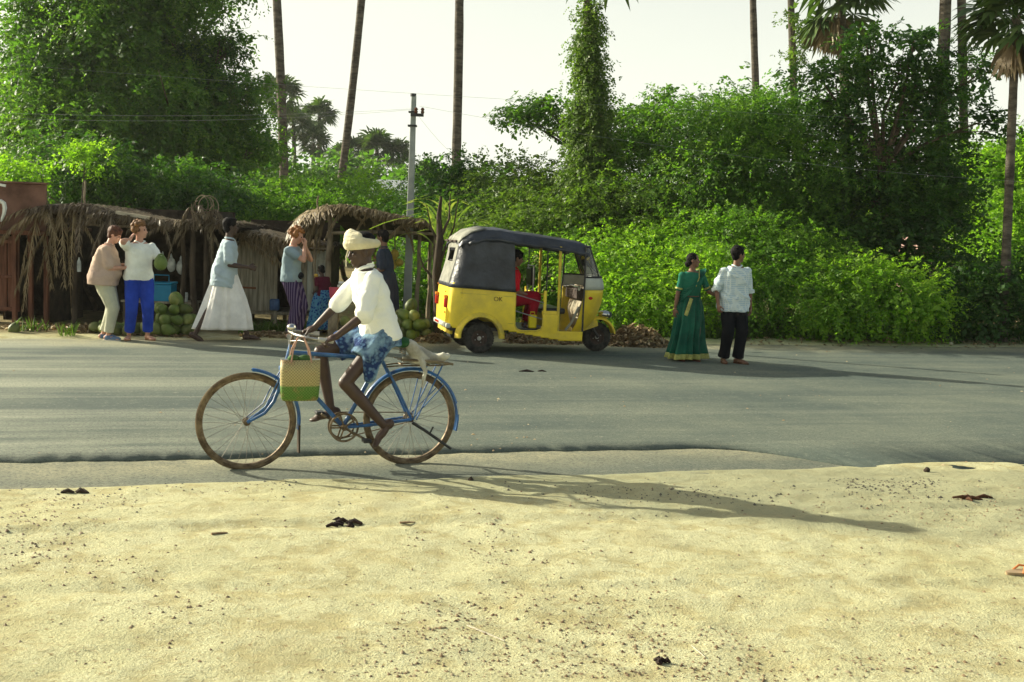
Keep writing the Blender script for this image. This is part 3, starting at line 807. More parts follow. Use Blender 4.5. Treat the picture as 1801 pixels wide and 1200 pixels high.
# ---- grass and weeds on the far verge
def grass(name, label, spots, n, h, seed, mat):
    g = np.random.default_rng(seed); O = []
    for (px0, px1, q0, q1, k) in spots:
        for _ in range(int(n * k)):
            px = g.uniform(px0, px1); q = g.uniform(q0, q1)
            v = ray(px, 500); tx = v.x / v.y
            y = q / (0.957 - 0.289 * tx); x = tx * y
            O.append((x, y))
    O = np.array(O); z = gz(O[:, 0], O[:, 1]) - .01
    keep = fbm(O[:, 0] * 1.2, O[:, 1] * 1.2, 0, seed, 3) > -.12
    O = O[keep]; z = z[keep]; N = len(O)
    a = g.uniform(0, 6.28, N); hh = h * g.uniform(.4, 1.2, N); w = .009
    lean = g.normal(0, .35, (N, 2))
    b = np.stack([O[:, 0], O[:, 1], z], 1); wd = np.stack([np.cos(a), np.sin(a), a * 0], 1) * w
    m = b + np.stack([lean[:, 0] * hh * .4, lean[:, 1] * hh * .4, hh * .6], 1)
    t = b + np.stack([lean[:, 0] * hh, lean[:, 1] * hh, hh], 1)
    V = np.stack([b - wd, b + wd, m + wd * .7, t], 1).reshape(-1, 3)
    V2 = np.stack([b - wd, m + wd * .7, t, m - wd * .7], 1).reshape(-1, 3)
    V = np.concatenate([V, V2]); F = np.arange(len(V)).reshape(-1, 4); rr = g.uniform(0, 1, N)
    TRI[0] += len(F) * 2
    o = link(name, np_mesh(name, V, F, np.concatenate([rr, rr])), mat, None, False)
    return tag(o, label, None, None, 'stuff')
grass('grass', 'short green grass and weeds along the far verge', [(880, 1480, 18.1, 19.4, 1.0), (-20, 130, 17.3, 18.0, .05), (420, 560, 17.9, 18.8, .08), (1400, 1830, 18.6, 19.6, .5), (700, 780, 17.4, 18.4, .1), (1060, 1460, 18.7, 20, .7)], 9000, .2, 80, ML_GRASS)

# ---- thin morning haze over the place
HZ = MB().box((0, 50, 24.5), (320, 320, 51)).build('haze', None, None, smooth=False)
m, nt = _new('haze_air')
pv = nt.nodes.new('ShaderNodeVolumePrincipled'); pv.inputs['Color'].default_value = (.96, .98, .94, 1); pv.inputs['Density'].default_value = HAZE
pv.inputs['Anisotropy'].default_value = .35
oo = nt.nodes.new('ShaderNodeOutputMaterial'); nt.links.new(pv.outputs[0], oo.inputs['Volume'])
HZ.data.materials.append(m); tag(HZ, 'thin pale haze in the air', None, None, 'stuff')
# ================================================================== huts, stalls, pole, wires
M_WOODG = mk('weathered_plank', (0.27, 0.235, 0.16), .35, 3, .9, .6, 40, .006, stretch=(6, 6, .6), c2=(0.42, 0.38, 0.28))
M_WOODP = mk('pale_painted_plank', (0.40, 0.42, 0.36), .3, 3, .85, .5, 40, .005, stretch=(5, 5, .8), c2=(0.52, 0.53, 0.46))
M_WOODR = mk('red_brown_plank', (0.115, 0.045, 0.025), .35, 3, .85, .5, 40, .005, stretch=(6, 6, .6), c2=(0.20, 0.085, 0.05))
M_SIGN = mk('rusty_brown_board', (0.125, 0.060, 0.040), .35, 2.5, .8, .4, 30, .005, c2=(0.20, 0.105, 0.075))
M_POST = mk('rough_pole_wood', (0.16, 0.12, 0.075), .4, 6, .95, .8, 24, .01, c2=(0.30, 0.25, 0.17), stretch=(1, 1, .4))
M_DPOST = mk('dark_pole_wood', (0.06, 0.045, 0.03), .4, 6, .95, .8, 24, .01, stretch=(1, 1, .4))
M_MAT = mk('old_woven_mat', (0.05, 0.038, 0.025), .5, 5, .95, .9, 30, .015)
M_CONC = mk('pole_concrete', (0.27, 0.30, 0.285), .15, 3, .9, .4, 40, .004, c2=(0.36, 0.39, 0.36))
M_METAL = mk('dark_metal', (0.05, 0.05, 0.05), .3, 8, .5, .2, metal=.6)
M_STEEL = mk('dull_steel', (0.35, 0.34, 0.31), .25, 12, .42, .2, metal=.85)

def thatch_strips(name, rows, n, parent, length=.5, w=.018, seed=0, mat=None, fringe=.0, lift=.05):
    """rows: list of rows of 3-D points (a bent sheet); strips lie down the sheet in columns"""
    g = np.random.default_rng(seed)
    A = np.array([[list(p) for p in r] for r in rows])          # (nr, nc, 3)
    nr, nc = A.shape[:2]
    def at(u, v):
        uu = np.clip(u, 0, 1) * (nc - 1); vv = np.clip(v, 0, 1) * (nr - 1)
        i = np.minimum(uu.astype(int), nc - 2); j = np.minimum(vv.astype(int), nr - 2); fu = (uu - i)[:, None]; fv = (vv - j)[:, None]
        return (A[j, i] * (1 - fu) + A[j, i + 1] * fu) * (1 - fv) + (A[j + 1, i] * (1 - fu) + A[j + 1, i + 1] * fu) * fv
    u = g.uniform(0, 1, n); v = g.uniform(0, 1, n)
    v = np.where(g.uniform(0, 1, n) < fringe, g.uniform(0, .12, n), v)
    size = np.linalg.norm(A[-1, 0] - A[0, 0])
    ang = g.normal(0, .35, n)
    L = length * g.uniform(.5, 1.3, n)
    p0 = at(u, v) + np.stack([0 * u, 0 * u, g.uniform(-.01, lift, n)], 1)
    dv = L / size
    down = at(u, np.clip(v - .1, 0, 1)) - at(u, np.clip(v - .1, 0, 1) + .1)
    down /= np.linalg.norm(down, axis=1, keepdims=True) + 1e-6
    right = at(np.clip(u + .05, 0, 1), v) - at(np.clip(u - .05, 0, 1), v); right /= np.linalg.norm(right, axis=1, keepdims=True) + 1e-6
    d = down * np.cos(ang)[:, None] + right * np.sin(ang)[:, None]
    over = (v < .12)
    p1 = p0 + d * (L * .5)[:, None]
    sag = np.where(over, g.uniform(.1, 1.0, n), .08)[:, None]
    d2 = d + np.array([0, 0, -1.0]) * sag * 1.6; d2 /= np.linalg.norm(d2, axis=1, keepdims=True)
    p2 = p1 + d2 * (L * .5)[:, None]
    wd = right * (w * g.uniform(.5, 1.4, n))[:, None]
    V = np.concatenate([np.stack([p0 - wd, p0 + wd, p1 + wd, p1 - wd], 1).reshape(-1, 3), np.stack([p1 - wd, p1 + wd, p2 + wd * .3, p2 - wd * .3], 1).reshape(-1, 3)])
    F = np.arange(len(V)).reshape(-1, 4); r = g.uniform(0, 1, n)
    TRI[0] += len(F) * 2
    o = link(name, np_mesh(name, V, F, np.concatenate([r, r])), mat or ML_DRYP, parent, False)
    return tag(o, None, None, None, 'stuff')
def frond(parent, a, d, L, seed, mat=None, droop=.8, name='palm_frond', w=.03):
    """dry palm frond: rib with leaflets on both sides, bending down"""
    g = np.random.default_rng(seed); a = np.array(a, float); d = np.array(d, float); d /= np.linalg.norm(d)
    V = []; F = []; rn = []; n = 15; pts = []
    for i in range(n + 1):
        t = i / n; pts.append(a + d * L * t + np.array([0, 0, -droop * L * t * t * .6]))
    side = np.cross(d, [0, 0, 1.]); side /= np.linalg.norm(side) + 1e-6
    for i in range(n):
        p, q = pts[i], pts[i + 1]; o = len(V); ww = side * .012 * (1 - i / n * .6)
        V += [p - ww, p + ww, q + ww, q - ww]; F.append((o, o + 1, o + 2, o + 3)); rn.append(.9)
        for sg in (1, -1):
            for h in range(2):
                b = p + (q - p) * (.5 * h)
                ld = side * sg * g.uniform(.3, .9) + (q - p) / np.linalg.norm(q - p) * .7 + np.array([0, 0, -g.uniform(.2, 1.2)])
                ld /= np.linalg.norm(ld); ll = L * g.uniform(.15, .32) * (1 - .5 * i / n)
                wv = np.cross(ld, [g.normal(0, .4), g.normal(0, .4), 1.]); wv = wv / (np.linalg.norm(wv) + 1e-6) * w * .35
                o = len(V); V += [b, b + ld * ll * .5 + wv, b + ld * ll + np.array([0, 0, -.05]), b + ld * ll * .5 - wv]
                F.append((o, o + 1, o + 2, o + 3)); rn.append(g.uniform(0, 1))
    return link(name, np_mesh(name, np.array(V), np.array(F), rn), mat or ML_DRYP, parent, False)
ML_OLDP = leafmat('old_thatch', (0.045, 0.03, 0.017), (0.10, 0.072, 0.04), (0.24, 0.19, 0.11), 0.08, (1, 1, 1))
def pole_part(parent, px, D, ztop, r=.035, lean=(0, 0), mat=None, name='post', seed=0, z0=None):
    g = random.Random(seed + int(px))
    x = at_x(px, D); z0 = gzf(x, D) - .1 if z0 is None else z0
    pts = [Vector((x + lean[0] * t + g.uniform(-.02, .02), D + lean[1] * t + g.uniform(-.02, .02), z0 + (ztop - z0) * t)) for t in (0, .2, .4, .6, .8, 1)]
    MB().tube(pts, [r * 1.15, r * 1.05, r, r * .95, r * .9, r * .8], 8).build(name, mat or M_POST, parent)
    return pts[-1]
def sheet(pts_front, D0, D1, rise, sag=0.0, rows=5):
    """pts_front: pixel points of the front edge at depth D0; the sheet runs back to D1, rising"""
    F = [P(x, y, D0) for x, y in pts_front]; out = []
    for j in range(rows):
        f = j / (rows - 1)
        out.append([Vector((p.x, p.y + (D1 - D0) * f, p.z + rise * f + sag * math.sin(math.pi * f))) for p in F])
    return out
def slab(rows, th, name, mat, parent):
    mb = MB(); top = rows; n = len(rows[0])
    mb.loft([[p + Vector((0, 0, 0)) for p in r] + [p - Vector((0, 0, th)) for p in reversed(r)] for r in rows])
    return mb.build(name, mat, parent, smooth=False)

# ---- brown shop hut at the left edge
hut = empty('brown_hut', (at_x(0, 18), 18, 0), 0, 'brown wooden hut with a rusty signboard cut off by the left edge', 'hut')
def rel(o):   # build in world coordinates, store relative to the thing
    return o
hut.location = (0, 0, 0)
xa, xb = at_x(-150, 18), at_x(82, 18)
z1 = P(0, 322, 18).z; z0 = P(0, 404, 18).z
MB().box(((xa + xb) / 2, 18, (z0 + z1) / 2), (xb - xa, .05, z1 - z0)).build('signboard', M_SIGN, hut, bevel=.01)
MB().box(((xa + xb) / 2, 17.94, z0 - .035), (xb - xa + .04, .08, .07)).build('lintel', M_WOODR, hut, bevel=.008)
MB().box(((xa + xb) / 2, 17.96, z1 + .015), (xb - xa + .06, .10, .03)).build('board_rim', M_SIGN, hut, bevel=.008)
stroke = [P(x, y, 17.96) for x, y in ((-9, 366), (-5, 357), (2, 354), (7, 358), (8.5, 366), (7, 376), (4, 384), (2, 390))]
MB().tube(stroke, [.022, .03, .034, .036, .036, .03, .024, .014], 6).build('painted_letter', mk('white_sign_paint', (0.72, 0.74, 0.68), .08, 6, .7), hut)
MB().beam(P(-6, 324, 17.94), P(10, 327, 17.94), .02, .04).build('painted_dash', MATS['white_sign_paint'], hut)
for i in range(9):
    x = xa + .03 + i * .20
    if x + .1 < at_x(24, 18.05):
        MB().box((x + .09, 18.1 + .006 * (i % 2), (z0 - .1) / 2 + .09), (.185, .03, z0 - .28)).build('plank', M_WOODR, hut, bevel=.006)
for px in (24, 52, 80):
    x = at_x(px, 18.02)
    MB().box((x, 18.06, (z0 - .07) / 2), (.07, .07, z0 - .07)).build('post', M_WOODR, hut, bevel=.006)
for y in (425, 487, 543):
    MB().box(((xa + at_x(22, 18)) / 2, 18.06, P(0, y, 18).z), (at_x(22, 18) - xa, .03, .05)).build('rail', M_WOODR, hut, bevel=.005)
MB().box(((xa + xb) / 2, 19.5, z0 / 2), (xb - xa, .05, z0)).build('back_wall', M_MAT, hut, smooth=False)
MB().box((xb - .02, 18.8, z0 / 2), (.04, 1.35, z0)).build('side_wall', M_MAT, hut, smooth=False)
MB().box(((xa + xb) / 2, 18.9, z0 + .03), (xb - xa + .1, 1.8, .05)).build('roof', M_SIGN, hut, smooth=False)

# ---- coconut stall
st = empty('coconut_stall', (0, 0, 0), 0, 'dark open stall of poles roofed with dry palm thatch, two women in front', 'stall')
front = [(55, 372), (90, 364), (150, 362), (200, 376), (250, 386), (300, 392), (350, 390), (402, 392)]
rows = sheet(front, 18, 20.95, -.08, .03)
slab(rows, .07, 'roof_mat', M_MAT, st)
thatch_strips('thatch', rows, 4200, st, .34, .012, 3, fringe=.30, lift=.05, mat=ML_OLDP)
for i, (px, D, r, m) in enumerate(((130, 18.05, .045, M_DPOST), (322, 18.15, .04, M_DPOST), (343, 18.05, .05, M_DPOST), (358, 18, .035, M_DPOST), (70, 20.75, .05, M_DPOST), (395, 20.75, .05, M_DPOST), (230, 20.75, .05, M_DPOST))):
    pole_part(st, px, D, P(px, 392 if px > 300 else 375, D).z + .02, r, ((.04, 0), (.0, 0), (-.05, 0), (.05, 0))[i % 4], m, seed=i)
pole_part(st, 148, 18.35, P(148, 318, 18.35).z, .02, (.02, 0), M_POST, 'thin_pole', z0=1.6)
for a, c in (((55, 376), (150, 368)), ((150, 368), (300, 398)), ((300, 398), (404, 398)), ((60, 390), (350, 402))):
    MB().tube([P(a[0], a[1], 18.05), P((a[0] + c[0]) / 2, (a[1] + c[1]) / 2 + 2, 18.05), P(c[0], c[1], 18.05)], .022, 6).build('roof_rail', M_POST, st)
zt = P(200, 380, 20.75).z + .15
MB().box(((at_x(50, 20.75) + at_x(410, 20.75)) / 2, 20.85, zt / 2), (at_x(410, 20.75) - at_x(50, 20.75), .05, zt)).build('back_mat', M_MAT, st, smooth=False)
for px, D0, D1 in ((60, 18.35, 20.75), ):
    MB().box((at_x(px, 19.55), 19.6, .95), (.04, 2.4, 1.9)).build('side_mat', M_MAT, st, smooth=False)
MB().box((at_x(385, 19.95), 20.05, .95), (.04, 1.5, 1.9)).build('side_mat', M_MAT, st, smooth=False)
g = random.Random(5)
for i in range(20):     # fronds hanging at the left corner
    px = g.uniform(55, 132)
    frond(st, P(px, 362 + g.uniform(-2, 14), 17.95 + g.uniform(-.1, .2)), (g.uniform(-.8, .3), g.uniform(-.35, .1), g.uniform(-.9, .1)), g.uniform(.5, 1.0), 100 + i, droop=1.2)
for i in range(16):     # tangle of dry stalks over the right corner
    px = g.uniform(330, 372)
    frond(st, P(px, g.uniform(362, 384), 17.9), (g.uniform(-1, 1), g.uniform(-.3, .2), g.uniform(-.7, .9)), g.uniform(.25, .5), 200 + i, droop=1.6, mat=ML_OLDP)
for i in range(7):      # looping dry stems
    c = P(g.uniform(340, 366), g.uniform(358, 376), 17.85); rr = g.uniform(.08, .17); a0 = g.uniform(0, 6)
    MB().tube([c + Vector((rr * math.cos(a0 + t), .02 * t, rr * 1.1 * math.sin(a0 + t))) for t in np.linspace(0, 4.2, 12)], .007, 5).build('dry_stem', M_POST, st)
for i in range(12):
    px = g.uniform(140, 330)
    frond(st, P(px, 372 + (px - 140) * .09, 17.95), (g.uniform(-1, 1), -.2, g.uniform(-.2, .15)), g.uniform(.4, .8), 300 + i, droop=.6, mat=ML_OLDP)
MB().beam(P(205, 374, 17.9), P(265, 384, 17.9), .05, .10, up=(0, 1, 0)).build('cardboard_patch', mk('tan_cardboard', (0.36, 0.32, 0.24), .2, 8, .9), st)  # even tan base colour of the cardboard
# counter and the goods in the stall
tb = empty('plank_table', (at_x(285, 18.75), 18.75, 0), 0, 'rough plank table inside the coconut stall', 'table')
zt = P(285, 530, 18.75).z
MB().box((0, 0, zt), (1.15, .6, .035)).build('table_top', M_WOODG, tb, bevel=.006)
for sx in (-.52, .52):
    for sy in (-.25, .25):
        MB().box((sx, sy, zt / 2 - .02), (.05, .05, zt - .02)).build('leg', M_POST, tb)
bx = empty('blue_box', (at_x(288, 18.6), 18.6, zt + .018), 0, 'turquoise blue plastic cooler box on the stall table', 'box')
M_BLUE = mk('turquoise_plastic', (0.02, 0.24, 0.42), .1, 5, .45, .05)
w = m_of(38, 18.6); h = m_of(34, 18.6)
MB().loft([[Vector((sx * w / 2 * k, sy * .16 * k, z)) for sx, sy in ((-1, -1), (1, -1), (1, 1), (-1, 1))] for z, k in ((0, .93), (h * .86, 1.0))]).build('box_body', M_BLUE, bx, bevel=.012)
MB().box((0, 0, h * .93), (w * 1.06, .345, h * .12)).build('lid', M_BLUE, bx, bevel=.012)
mb = MB(); mb.tube([(-.12, -.1, h + .0), (-.12, -.1, h + .11), (.12, -.1, h + .11), (.12, -.1, h)], .008, 6); mb.build('handle', M_BLUE, bx)
M_BAG = mk('clear_plastic_bag', (0.42, 0.45, 0.42), .3, 12, .25, .8, 30, .01)
for i, (px, py, lab) in enumerate(((286, 462, 'leftmost of the crumpled clear plastic bags hanging in the stall'), (301, 466, 'crumpled clear plastic bag hanging over the blue box'), (318, 470, 'rightmost crumpled clear bag hanging beside the stall post'))):
    c = P(px, py, 18.5); mb = MB(); mb.ell((0, 0, 0), (.07, .06, .12), None, 14); mb.limb([(0, 0, .1), (0, 0, .17)], [.03, .012], 8)
    def dsp(co): return .016 * fbm(co[:, 0] * 22, co[:, 1] * 22, co[:, 2] * 12, i, 3)
    o = link('plastic_bag', remesh(mb, .014, 'plastic_bag', 1, dsp), M_BAG); o.location = c; tag(o, lab, 'bag', 'plastic bags hanging in the stall')
o = MB().lathe([(0, 0), (.032, .0), (.034, .02), (.034, .13), (.03, .16), (.012, .20), (.012, .225), (0, .225)], (0, 0, 0), (0, 0, 1), 16).build('water_bottle', M_BAG)
o.location = P(139, 478, 17.95); tag(o, 'small clear plastic bottle tied to the dark stall post', 'bottle')
o = MB().lathe([(0, 0), (.05, 0), (.055, .12), (.045, .15), (.0, .15)], (0, 0, 0), (0, 0, 1), 16).build('glass_jar', M_BAG)
o.location = P(325, 520, 18.65); o.location.z = zt + .018; tag(o, 'clear jar standing on the stall table', 'jar')

# ---- plank kiosk on legs
K = empty('plank_kiosk', (0, 0, 0), 0, 'small kiosk of weathered planks raised on legs, thatch mat on top', 'kiosk')
D = 19.4; zf = P(450, 547, D).z
for i in range(7):
    px = 414 + i * 10.4; x = at_x(px + 5, D); top = P(px, (424, 419, 416, 415, 417, 420, 425)[i], D).z
    MB().box((x, D + .004 * (i % 2), (zf + top) / 2), (m_of(9.9, D), .022, top - zf)).build('plank', M_WOODG, K, bevel=.004)
MB().beam(P(414, 505, D - .02), P(450, 507, D - .02), .03, .012, up=(0, 1, 0)).build('rust_strip', mk('rusty_strip', (0.20, 0.07, 0.03)), K)
MB().tube([P(418 + 2.1 * i, 432 - 14 * math.sin(i / 14 * 3.0) ** .8, D - .03) for i in range(15)], .014, 6).build('arched_batten', M_POST, K)
x0, x1 = at_x(412, D), at_x(578, D)
MB().box(((x0 + x1) / 2, D + .62, zf - .03), (x1 - x0, 1.2, .05)).build('floor', M_WOODG, K, bevel=.004)
MB().box(((x0 + x1) / 2, D + 1.2, (zf + 1.75) / 2), (x1 - x0, .03, 1.6)).build('back_wall', M_MAT, K, smooth=False)
for x in (x0 + .02, x1 - .02):
    MB().box((x, D + .62, (zf + 1.7) / 2), (.025, 1.15, 1.7 - zf)).build('side_wall', M_MAT, K, smooth=False)
for px, y0 in ((486, 424), (533, 430), (538, 430)):
    t = P(px, y0, D).z; MB().box((at_x(px, D), D - .01, t / 2), (.055, .055, t)).build('post', M_WOODG, K, bevel=.005)
for i in range(4):
    px = 543 + i * 9.3; t = P(px, 441, D).z; z_ = P(px, 546, D).z
    MB().box((at_x(px + 3, D), D - .03 - .004 * (i % 2), (z_ + t) / 2), (m_of(8.8, D), .022, t - z_)).build('plank', M_WOODP, K, bevel=.004)
for y in (455, 520):
    MB().beam(P(540, y, D - .06), P(578, y, D - .06), .04, .02, up=(0, 1, 0)).build('batten', M_WOODP, K)
for px in (420, 480, 536, 574):
    for dd in (.1, 1.1):
        MB().box((at_x(px, D), D + dd, zf / 2), (.06, .06, zf)).build('leg', M_POST, K)
rk = sheet([(405, 418), (425, 412), (450, 410), (475, 416), (500, 424), (540, 430), (585, 434)], D - .22, D + 1.35, -.02, .04)
slab(rk, .04, 'roof_mat', M_MAT, K); thatch_strips('thatch', rk, 1300, K, .26, .013, 5, fringe=.2)
for i in range(8):
    frond(K, P(g.uniform(415, 490), g.uniform(408, 418), D - .2), (g.uniform(.3, 1), -.2, g.uniform(-.3, 0)), g.uniform(.4, .8), 400 + i, droop=.5)
o = MB().box((0, 0, 0), (.16, .12, .20)).build('blue_cloth_bundle', mk('faded_blue_cloth', (0.07, 0.13, 0.26), .3, 12), bevel=.03)
o.location = P(483, 532, 19.38); o.location.z = zf + .12; tag(o, 'faded blue bundle on the kiosk floor at the doorway', 'bundle')

# ---- middle thatch shed
S = empty('thatch_shed', (0, 0, 0), 0, 'open shed with thick shaggy palm thatch roof on crooked poles, behind the cyclist', 'shed')
rs = sheet([(572, 366), (610, 364), (650, 371), (690, 380), (730, 388), (768, 394)], 18.8, 21.1, -.30, .03)
slab(rs, .07, 'roof_mat', M_MAT, S)
thatch_strips('thatch', rs, 3200, S, .30, .013, 8, fringe=.30, lift=.04)
rf = [[P(512, 402, 19.1), P(530, 385, 19), P(552, 378, 18.9), P(575, 368, 18.8)], [P(518, 392, 20.2), P(534, 378, 20.2), P(553, 371, 20.2), P(575, 362, 20.2)]]
slab(rf, .05, 'side_mat', M_MAT, S); thatch_strips('side_thatch', rf, 900, S, .36, .013, 9, fringe=.5)
for i in range(16):
    px = g.uniform(520, 590)
    frond(S, P(px, 372 + max(0, 560 - px) * .4, 18.85), (g.uniform(-.6, -.1), g.uniform(.0, .25), g.uniform(-.9, -.2)), g.uniform(.35, .62), 500 + i, droop=.9)
for i in range(12):
    px = g.uniform(600, 770)
    frond(S, P(px, 368 + (px - 600) * .17, 18.78), (g.uniform(-.6, 1), g.uniform(-.2, .1), g.uniform(-.4, .1)), g.uniform(.2, .42), 600 + i, droop=1.1)
for px, D_, yt, r, ln in ((579, 18.8, 372, .05, (0, 0)), (554, 19, 380, .03, (.0, 0)), (735, 19, 400, .035, (.04, 0)), (768, 18.9, 400, .045, (-.02, 0)), (590, 20.9, 395, .04, (0, 0)), (757, 20.9, 398, .04, (0, 0))):
    pole_part(S, px, D_, P(px, yt, D_).z, r, ln, M_POST)
pole_part(S, 557, 18.95, P(557, 345, 18.95).z, .014, (0, 0), M_POST, 'thin_pole', z0=1.9)
MB().tube([P(575, 410, 18.82), P(680, 408, 18.82), P(772, 412, 18.85)], .03, 8).build('roof_rail', M_POST, S)
MB().tube([P(740, 470, 19), P(770, 440, 19), P(800, 425, 19.1)], .012, 6).build('branch_prop', M_POST, S)
MB().tube([P(500, 441, 19.1), P(545, 437, 19), P(580, 438, 18.9)], .018, 6).build('roof_rail', M_POST, S)

# ---- leaning dark trunk and cane leaves at the right end of the shed
tr = empty('dead_trunk', G(772, 598), 0, 'dark twisted trunk with bare twigs between shed and rickshaw', 'tree')
o0 = Vector(tr.location)
MB().tube([Vector((0, 0, -.1)), P(771, 540, 17.6) - o0, P(768, 480, 17.7) - o0, P(774, 420, 17.7) - o0, P(772, 380, 17.8) - o0, P(776, 345, 17.8) - o0], [.09, .075, .07, .055, .04, .02], 9).build('trunk', M_DPOST, tr)
for i, pts in enumerate((((768, 480), (782, 440), (798, 400), (806, 350)), ((773, 430), (758, 400), (750, 360)), ((771, 500), (745, 470), (735, 440)), ((774, 420), (790, 385), (792, 340)), ((770, 520), (790, 480), (812, 455)))):
    MB().tube([P(x, y, 17.7 + .1 * (i % 3)) - o0 for x, y in pts], [.03 - .024 * k / (len(pts) - 1) for k in range(len(pts))], 6).build('branch', M_DPOST, tr)
ca = empty('cane_clump', P(775, 420, 18.2), 0, 'yellow green cane leaves sprouting above the end of the shed', 'plant')
o0 = Vector(ca.location)
g2 = np.random.default_rng(12)
for i in range(34):
    V = []; F = []
    b0_ = np.array([g2.uniform(-.12, .22), g2.uniform(-.15, .15), g2.uniform(-.15, .1)]); a = g2.normal(0, .42) - .05; L = g2.uniform(.6, 1.35)
    pts = [b0_ + np.array([math.sin(a) * L * t + math.copysign(1, a) * .25 * L * t ** 3, g2.uniform(-.1, .1) * t, math.cos(a) * L * t - .55 * L * t ** 2.5]) for t in np.linspace(0, 1, 9)]
    for k, p in enumerate(pts):
        w = .022 * math.sin(math.pi * (.12 + .88 * (1 - k / 8))) + .002
        V += [p + np.array([w, 0, 0]), p - np.array([w * .9, .3 * w, 0])]
    F = [(2 * k, 2 * k + 1, 2 * k + 3, 2 * k + 2) for k in range(8)]
    link('blade', np_mesh('blade', np.array(V), np.array(F), g2.uniform(.1, 1) * np.ones(8)), ML_YEL, ca, False)

# ---- concrete pole, wires
D = 19.6
cp = empty('concrete_pole', (P(716, 550, D).x, D, 0), 0, 'tall grey concrete electricity pole behind the thatch shed', 'pole')
top = P(728, 168, D) - Vector(cp.location)
w0, w1 = m_of(15, D) / 2, m_of(8.5, D) / 2
MB().loft([[Vector((top.x * f + sx * (w0 + (w1 - w0) * f), sy * (w0 + (w1 - w0) * f) * .8, top.z * f - (.3 if f == 0 else 0))) for sx, sy in ((-1, -1), (1, -1), (1, 1), (-1, 1))] for f in np.linspace(0, 1, 9)]).build('shaft', M_CONC, cp, bevel=.012)
zc = P(733, 203, D).z
MB().box((top.x + .07, -.06, zc), (.22, .05, .05)).build('bracket', M_METAL, cp)
MB().box((top.x - .01, 0, zc - .18), (.15, .13, .03)).build('clamp', M_METAL, cp)
MB().box((top.x - .01, 0, zc + .05), (.14, .12, .025)).build('clamp', M_METAL, cp)
MB().tube([(top.x - .01, 0, top.z - .02), (top.x - .01, 0, top.z + .03)], .05, 8).build('cap', M_METAL, cp)
for dx in (.05, .16):
    MB().lathe([(0, 0), (.022, 0), (.035, .03), (.02, .045), (.034, .07), (.015, .1), (0, .1)], (top.x + dx, -.06, zc + .025), (0, 0, 1), 12).build('insulator', mk('brown_porcelain', (0.10, 0.04, 0.02), .1, 5, .25), cp)
M_WIRE = mk('aluminium_wire', (0.30, 0.31, 0.30), .1, 5, .5, 0, metal=.5)
tw = Vector((cp.location.x + top.x, D - .06, zc + .1))
def wire(a, b, sag, lab, r=.0020):
    a = Vector(a); b = Vector(b); n = 24
    o = MB().tube([a.lerp(b, t) - Vector((0, 0, sag * 4 * t * (1 - t))) for t in np.linspace(0, 1, n)], r, 5).build('power_wire', M_WIRE)
    tag(o, lab, 'wire', 'overhead electricity wires')
wire(tw, P(-700, 150, 16.5), .25, 'upper wire running left from the concrete pole')
wire(tw + Vector((.1, 0, 0)), P(-700, 120, 16.5) + Vector((0, 0, -.2)), .35, 'lower wire running left from the concrete pole')
wire(tw + Vector((.1, 0, .05)), P(2400, 330, 22), .45, 'wire crossing the right trees from the concrete pole')
wire(P(-700, 52, 19), P(2400, 235, 24), .3, 'long faint wire passing high across the whole sky')
wire(tw, P(800, 275, 24), .05, 'short stay wire slanting down right of the concrete pole')
# ---- far buildings glimpsed
M_WALLW = mk('whitewash', (0.62, 0.60, 0.52), .1, 3, .9, .2)
def house(name, label, px0, px1, py0, D, wallm, roofm, depth=3):
    x0, x1 = at_x(px0, D), at_x(px1, D); zt = P(0, py0, D).z - (0 if True else 0); zt = P((px0 + px1) / 2, py0, D).z
    h = empty(name, ((x0 + x1) / 2, D, 0), 0, label, 'house'); W = x1 - x0
    MB().box((0, depth / 2, zt / 2), (W, depth, zt)).build('wall', wallm, h, smooth=False)
    MB().loft([[Vector((-W / 2 - .2, -.3 if k == 0 else depth / 2, zt + (0 if k == 0 else .7))), Vector((W / 2 + .2, -.3 if k == 0 else depth / 2, zt + (0 if k == 0 else .7))), Vector((W / 2 + .2, -.3 if k == 0 else depth / 2, zt + .06 + (0 if k == 0 else .7))), Vector((-W / 2 - .2, -.3 if k == 0 else depth / 2, zt + .06 + (0 if k == 0 else .7)))] for k in (0, 1)]).build('roof', roofm, h, smooth=False)
    MB().box((-W * .2, -.02, zt * .4), (.8, .04, zt * .8)).build('door', M_WOODR, h, smooth=False)
    MB().box((W * .25, -.02, zt * .6), (.8, .04, .7)).build('window', M_METAL, h, smooth=False)
    return h
if True: house('white_house', 'whitewashed house glimpsed through leaves at the far right', 1715, 1765, 398, 37, M_WALLW, M_SIGN)
if True: house('pink_house', 'pinkish hut glimpsed through a gap in the dark thicket', 1615, 1665, 415, 36, mk('pink_plaster', (0.42, 0.28, 0.24), .15), M_WALLW)
if True: house('grey_roofed_house', 'low house with a pale roof among bushes left of the concrete pole', 655, 722, 352, 40, M_WALLW, mk('pale_sheet_roof', (0.42, 0.46, 0.45), .1))
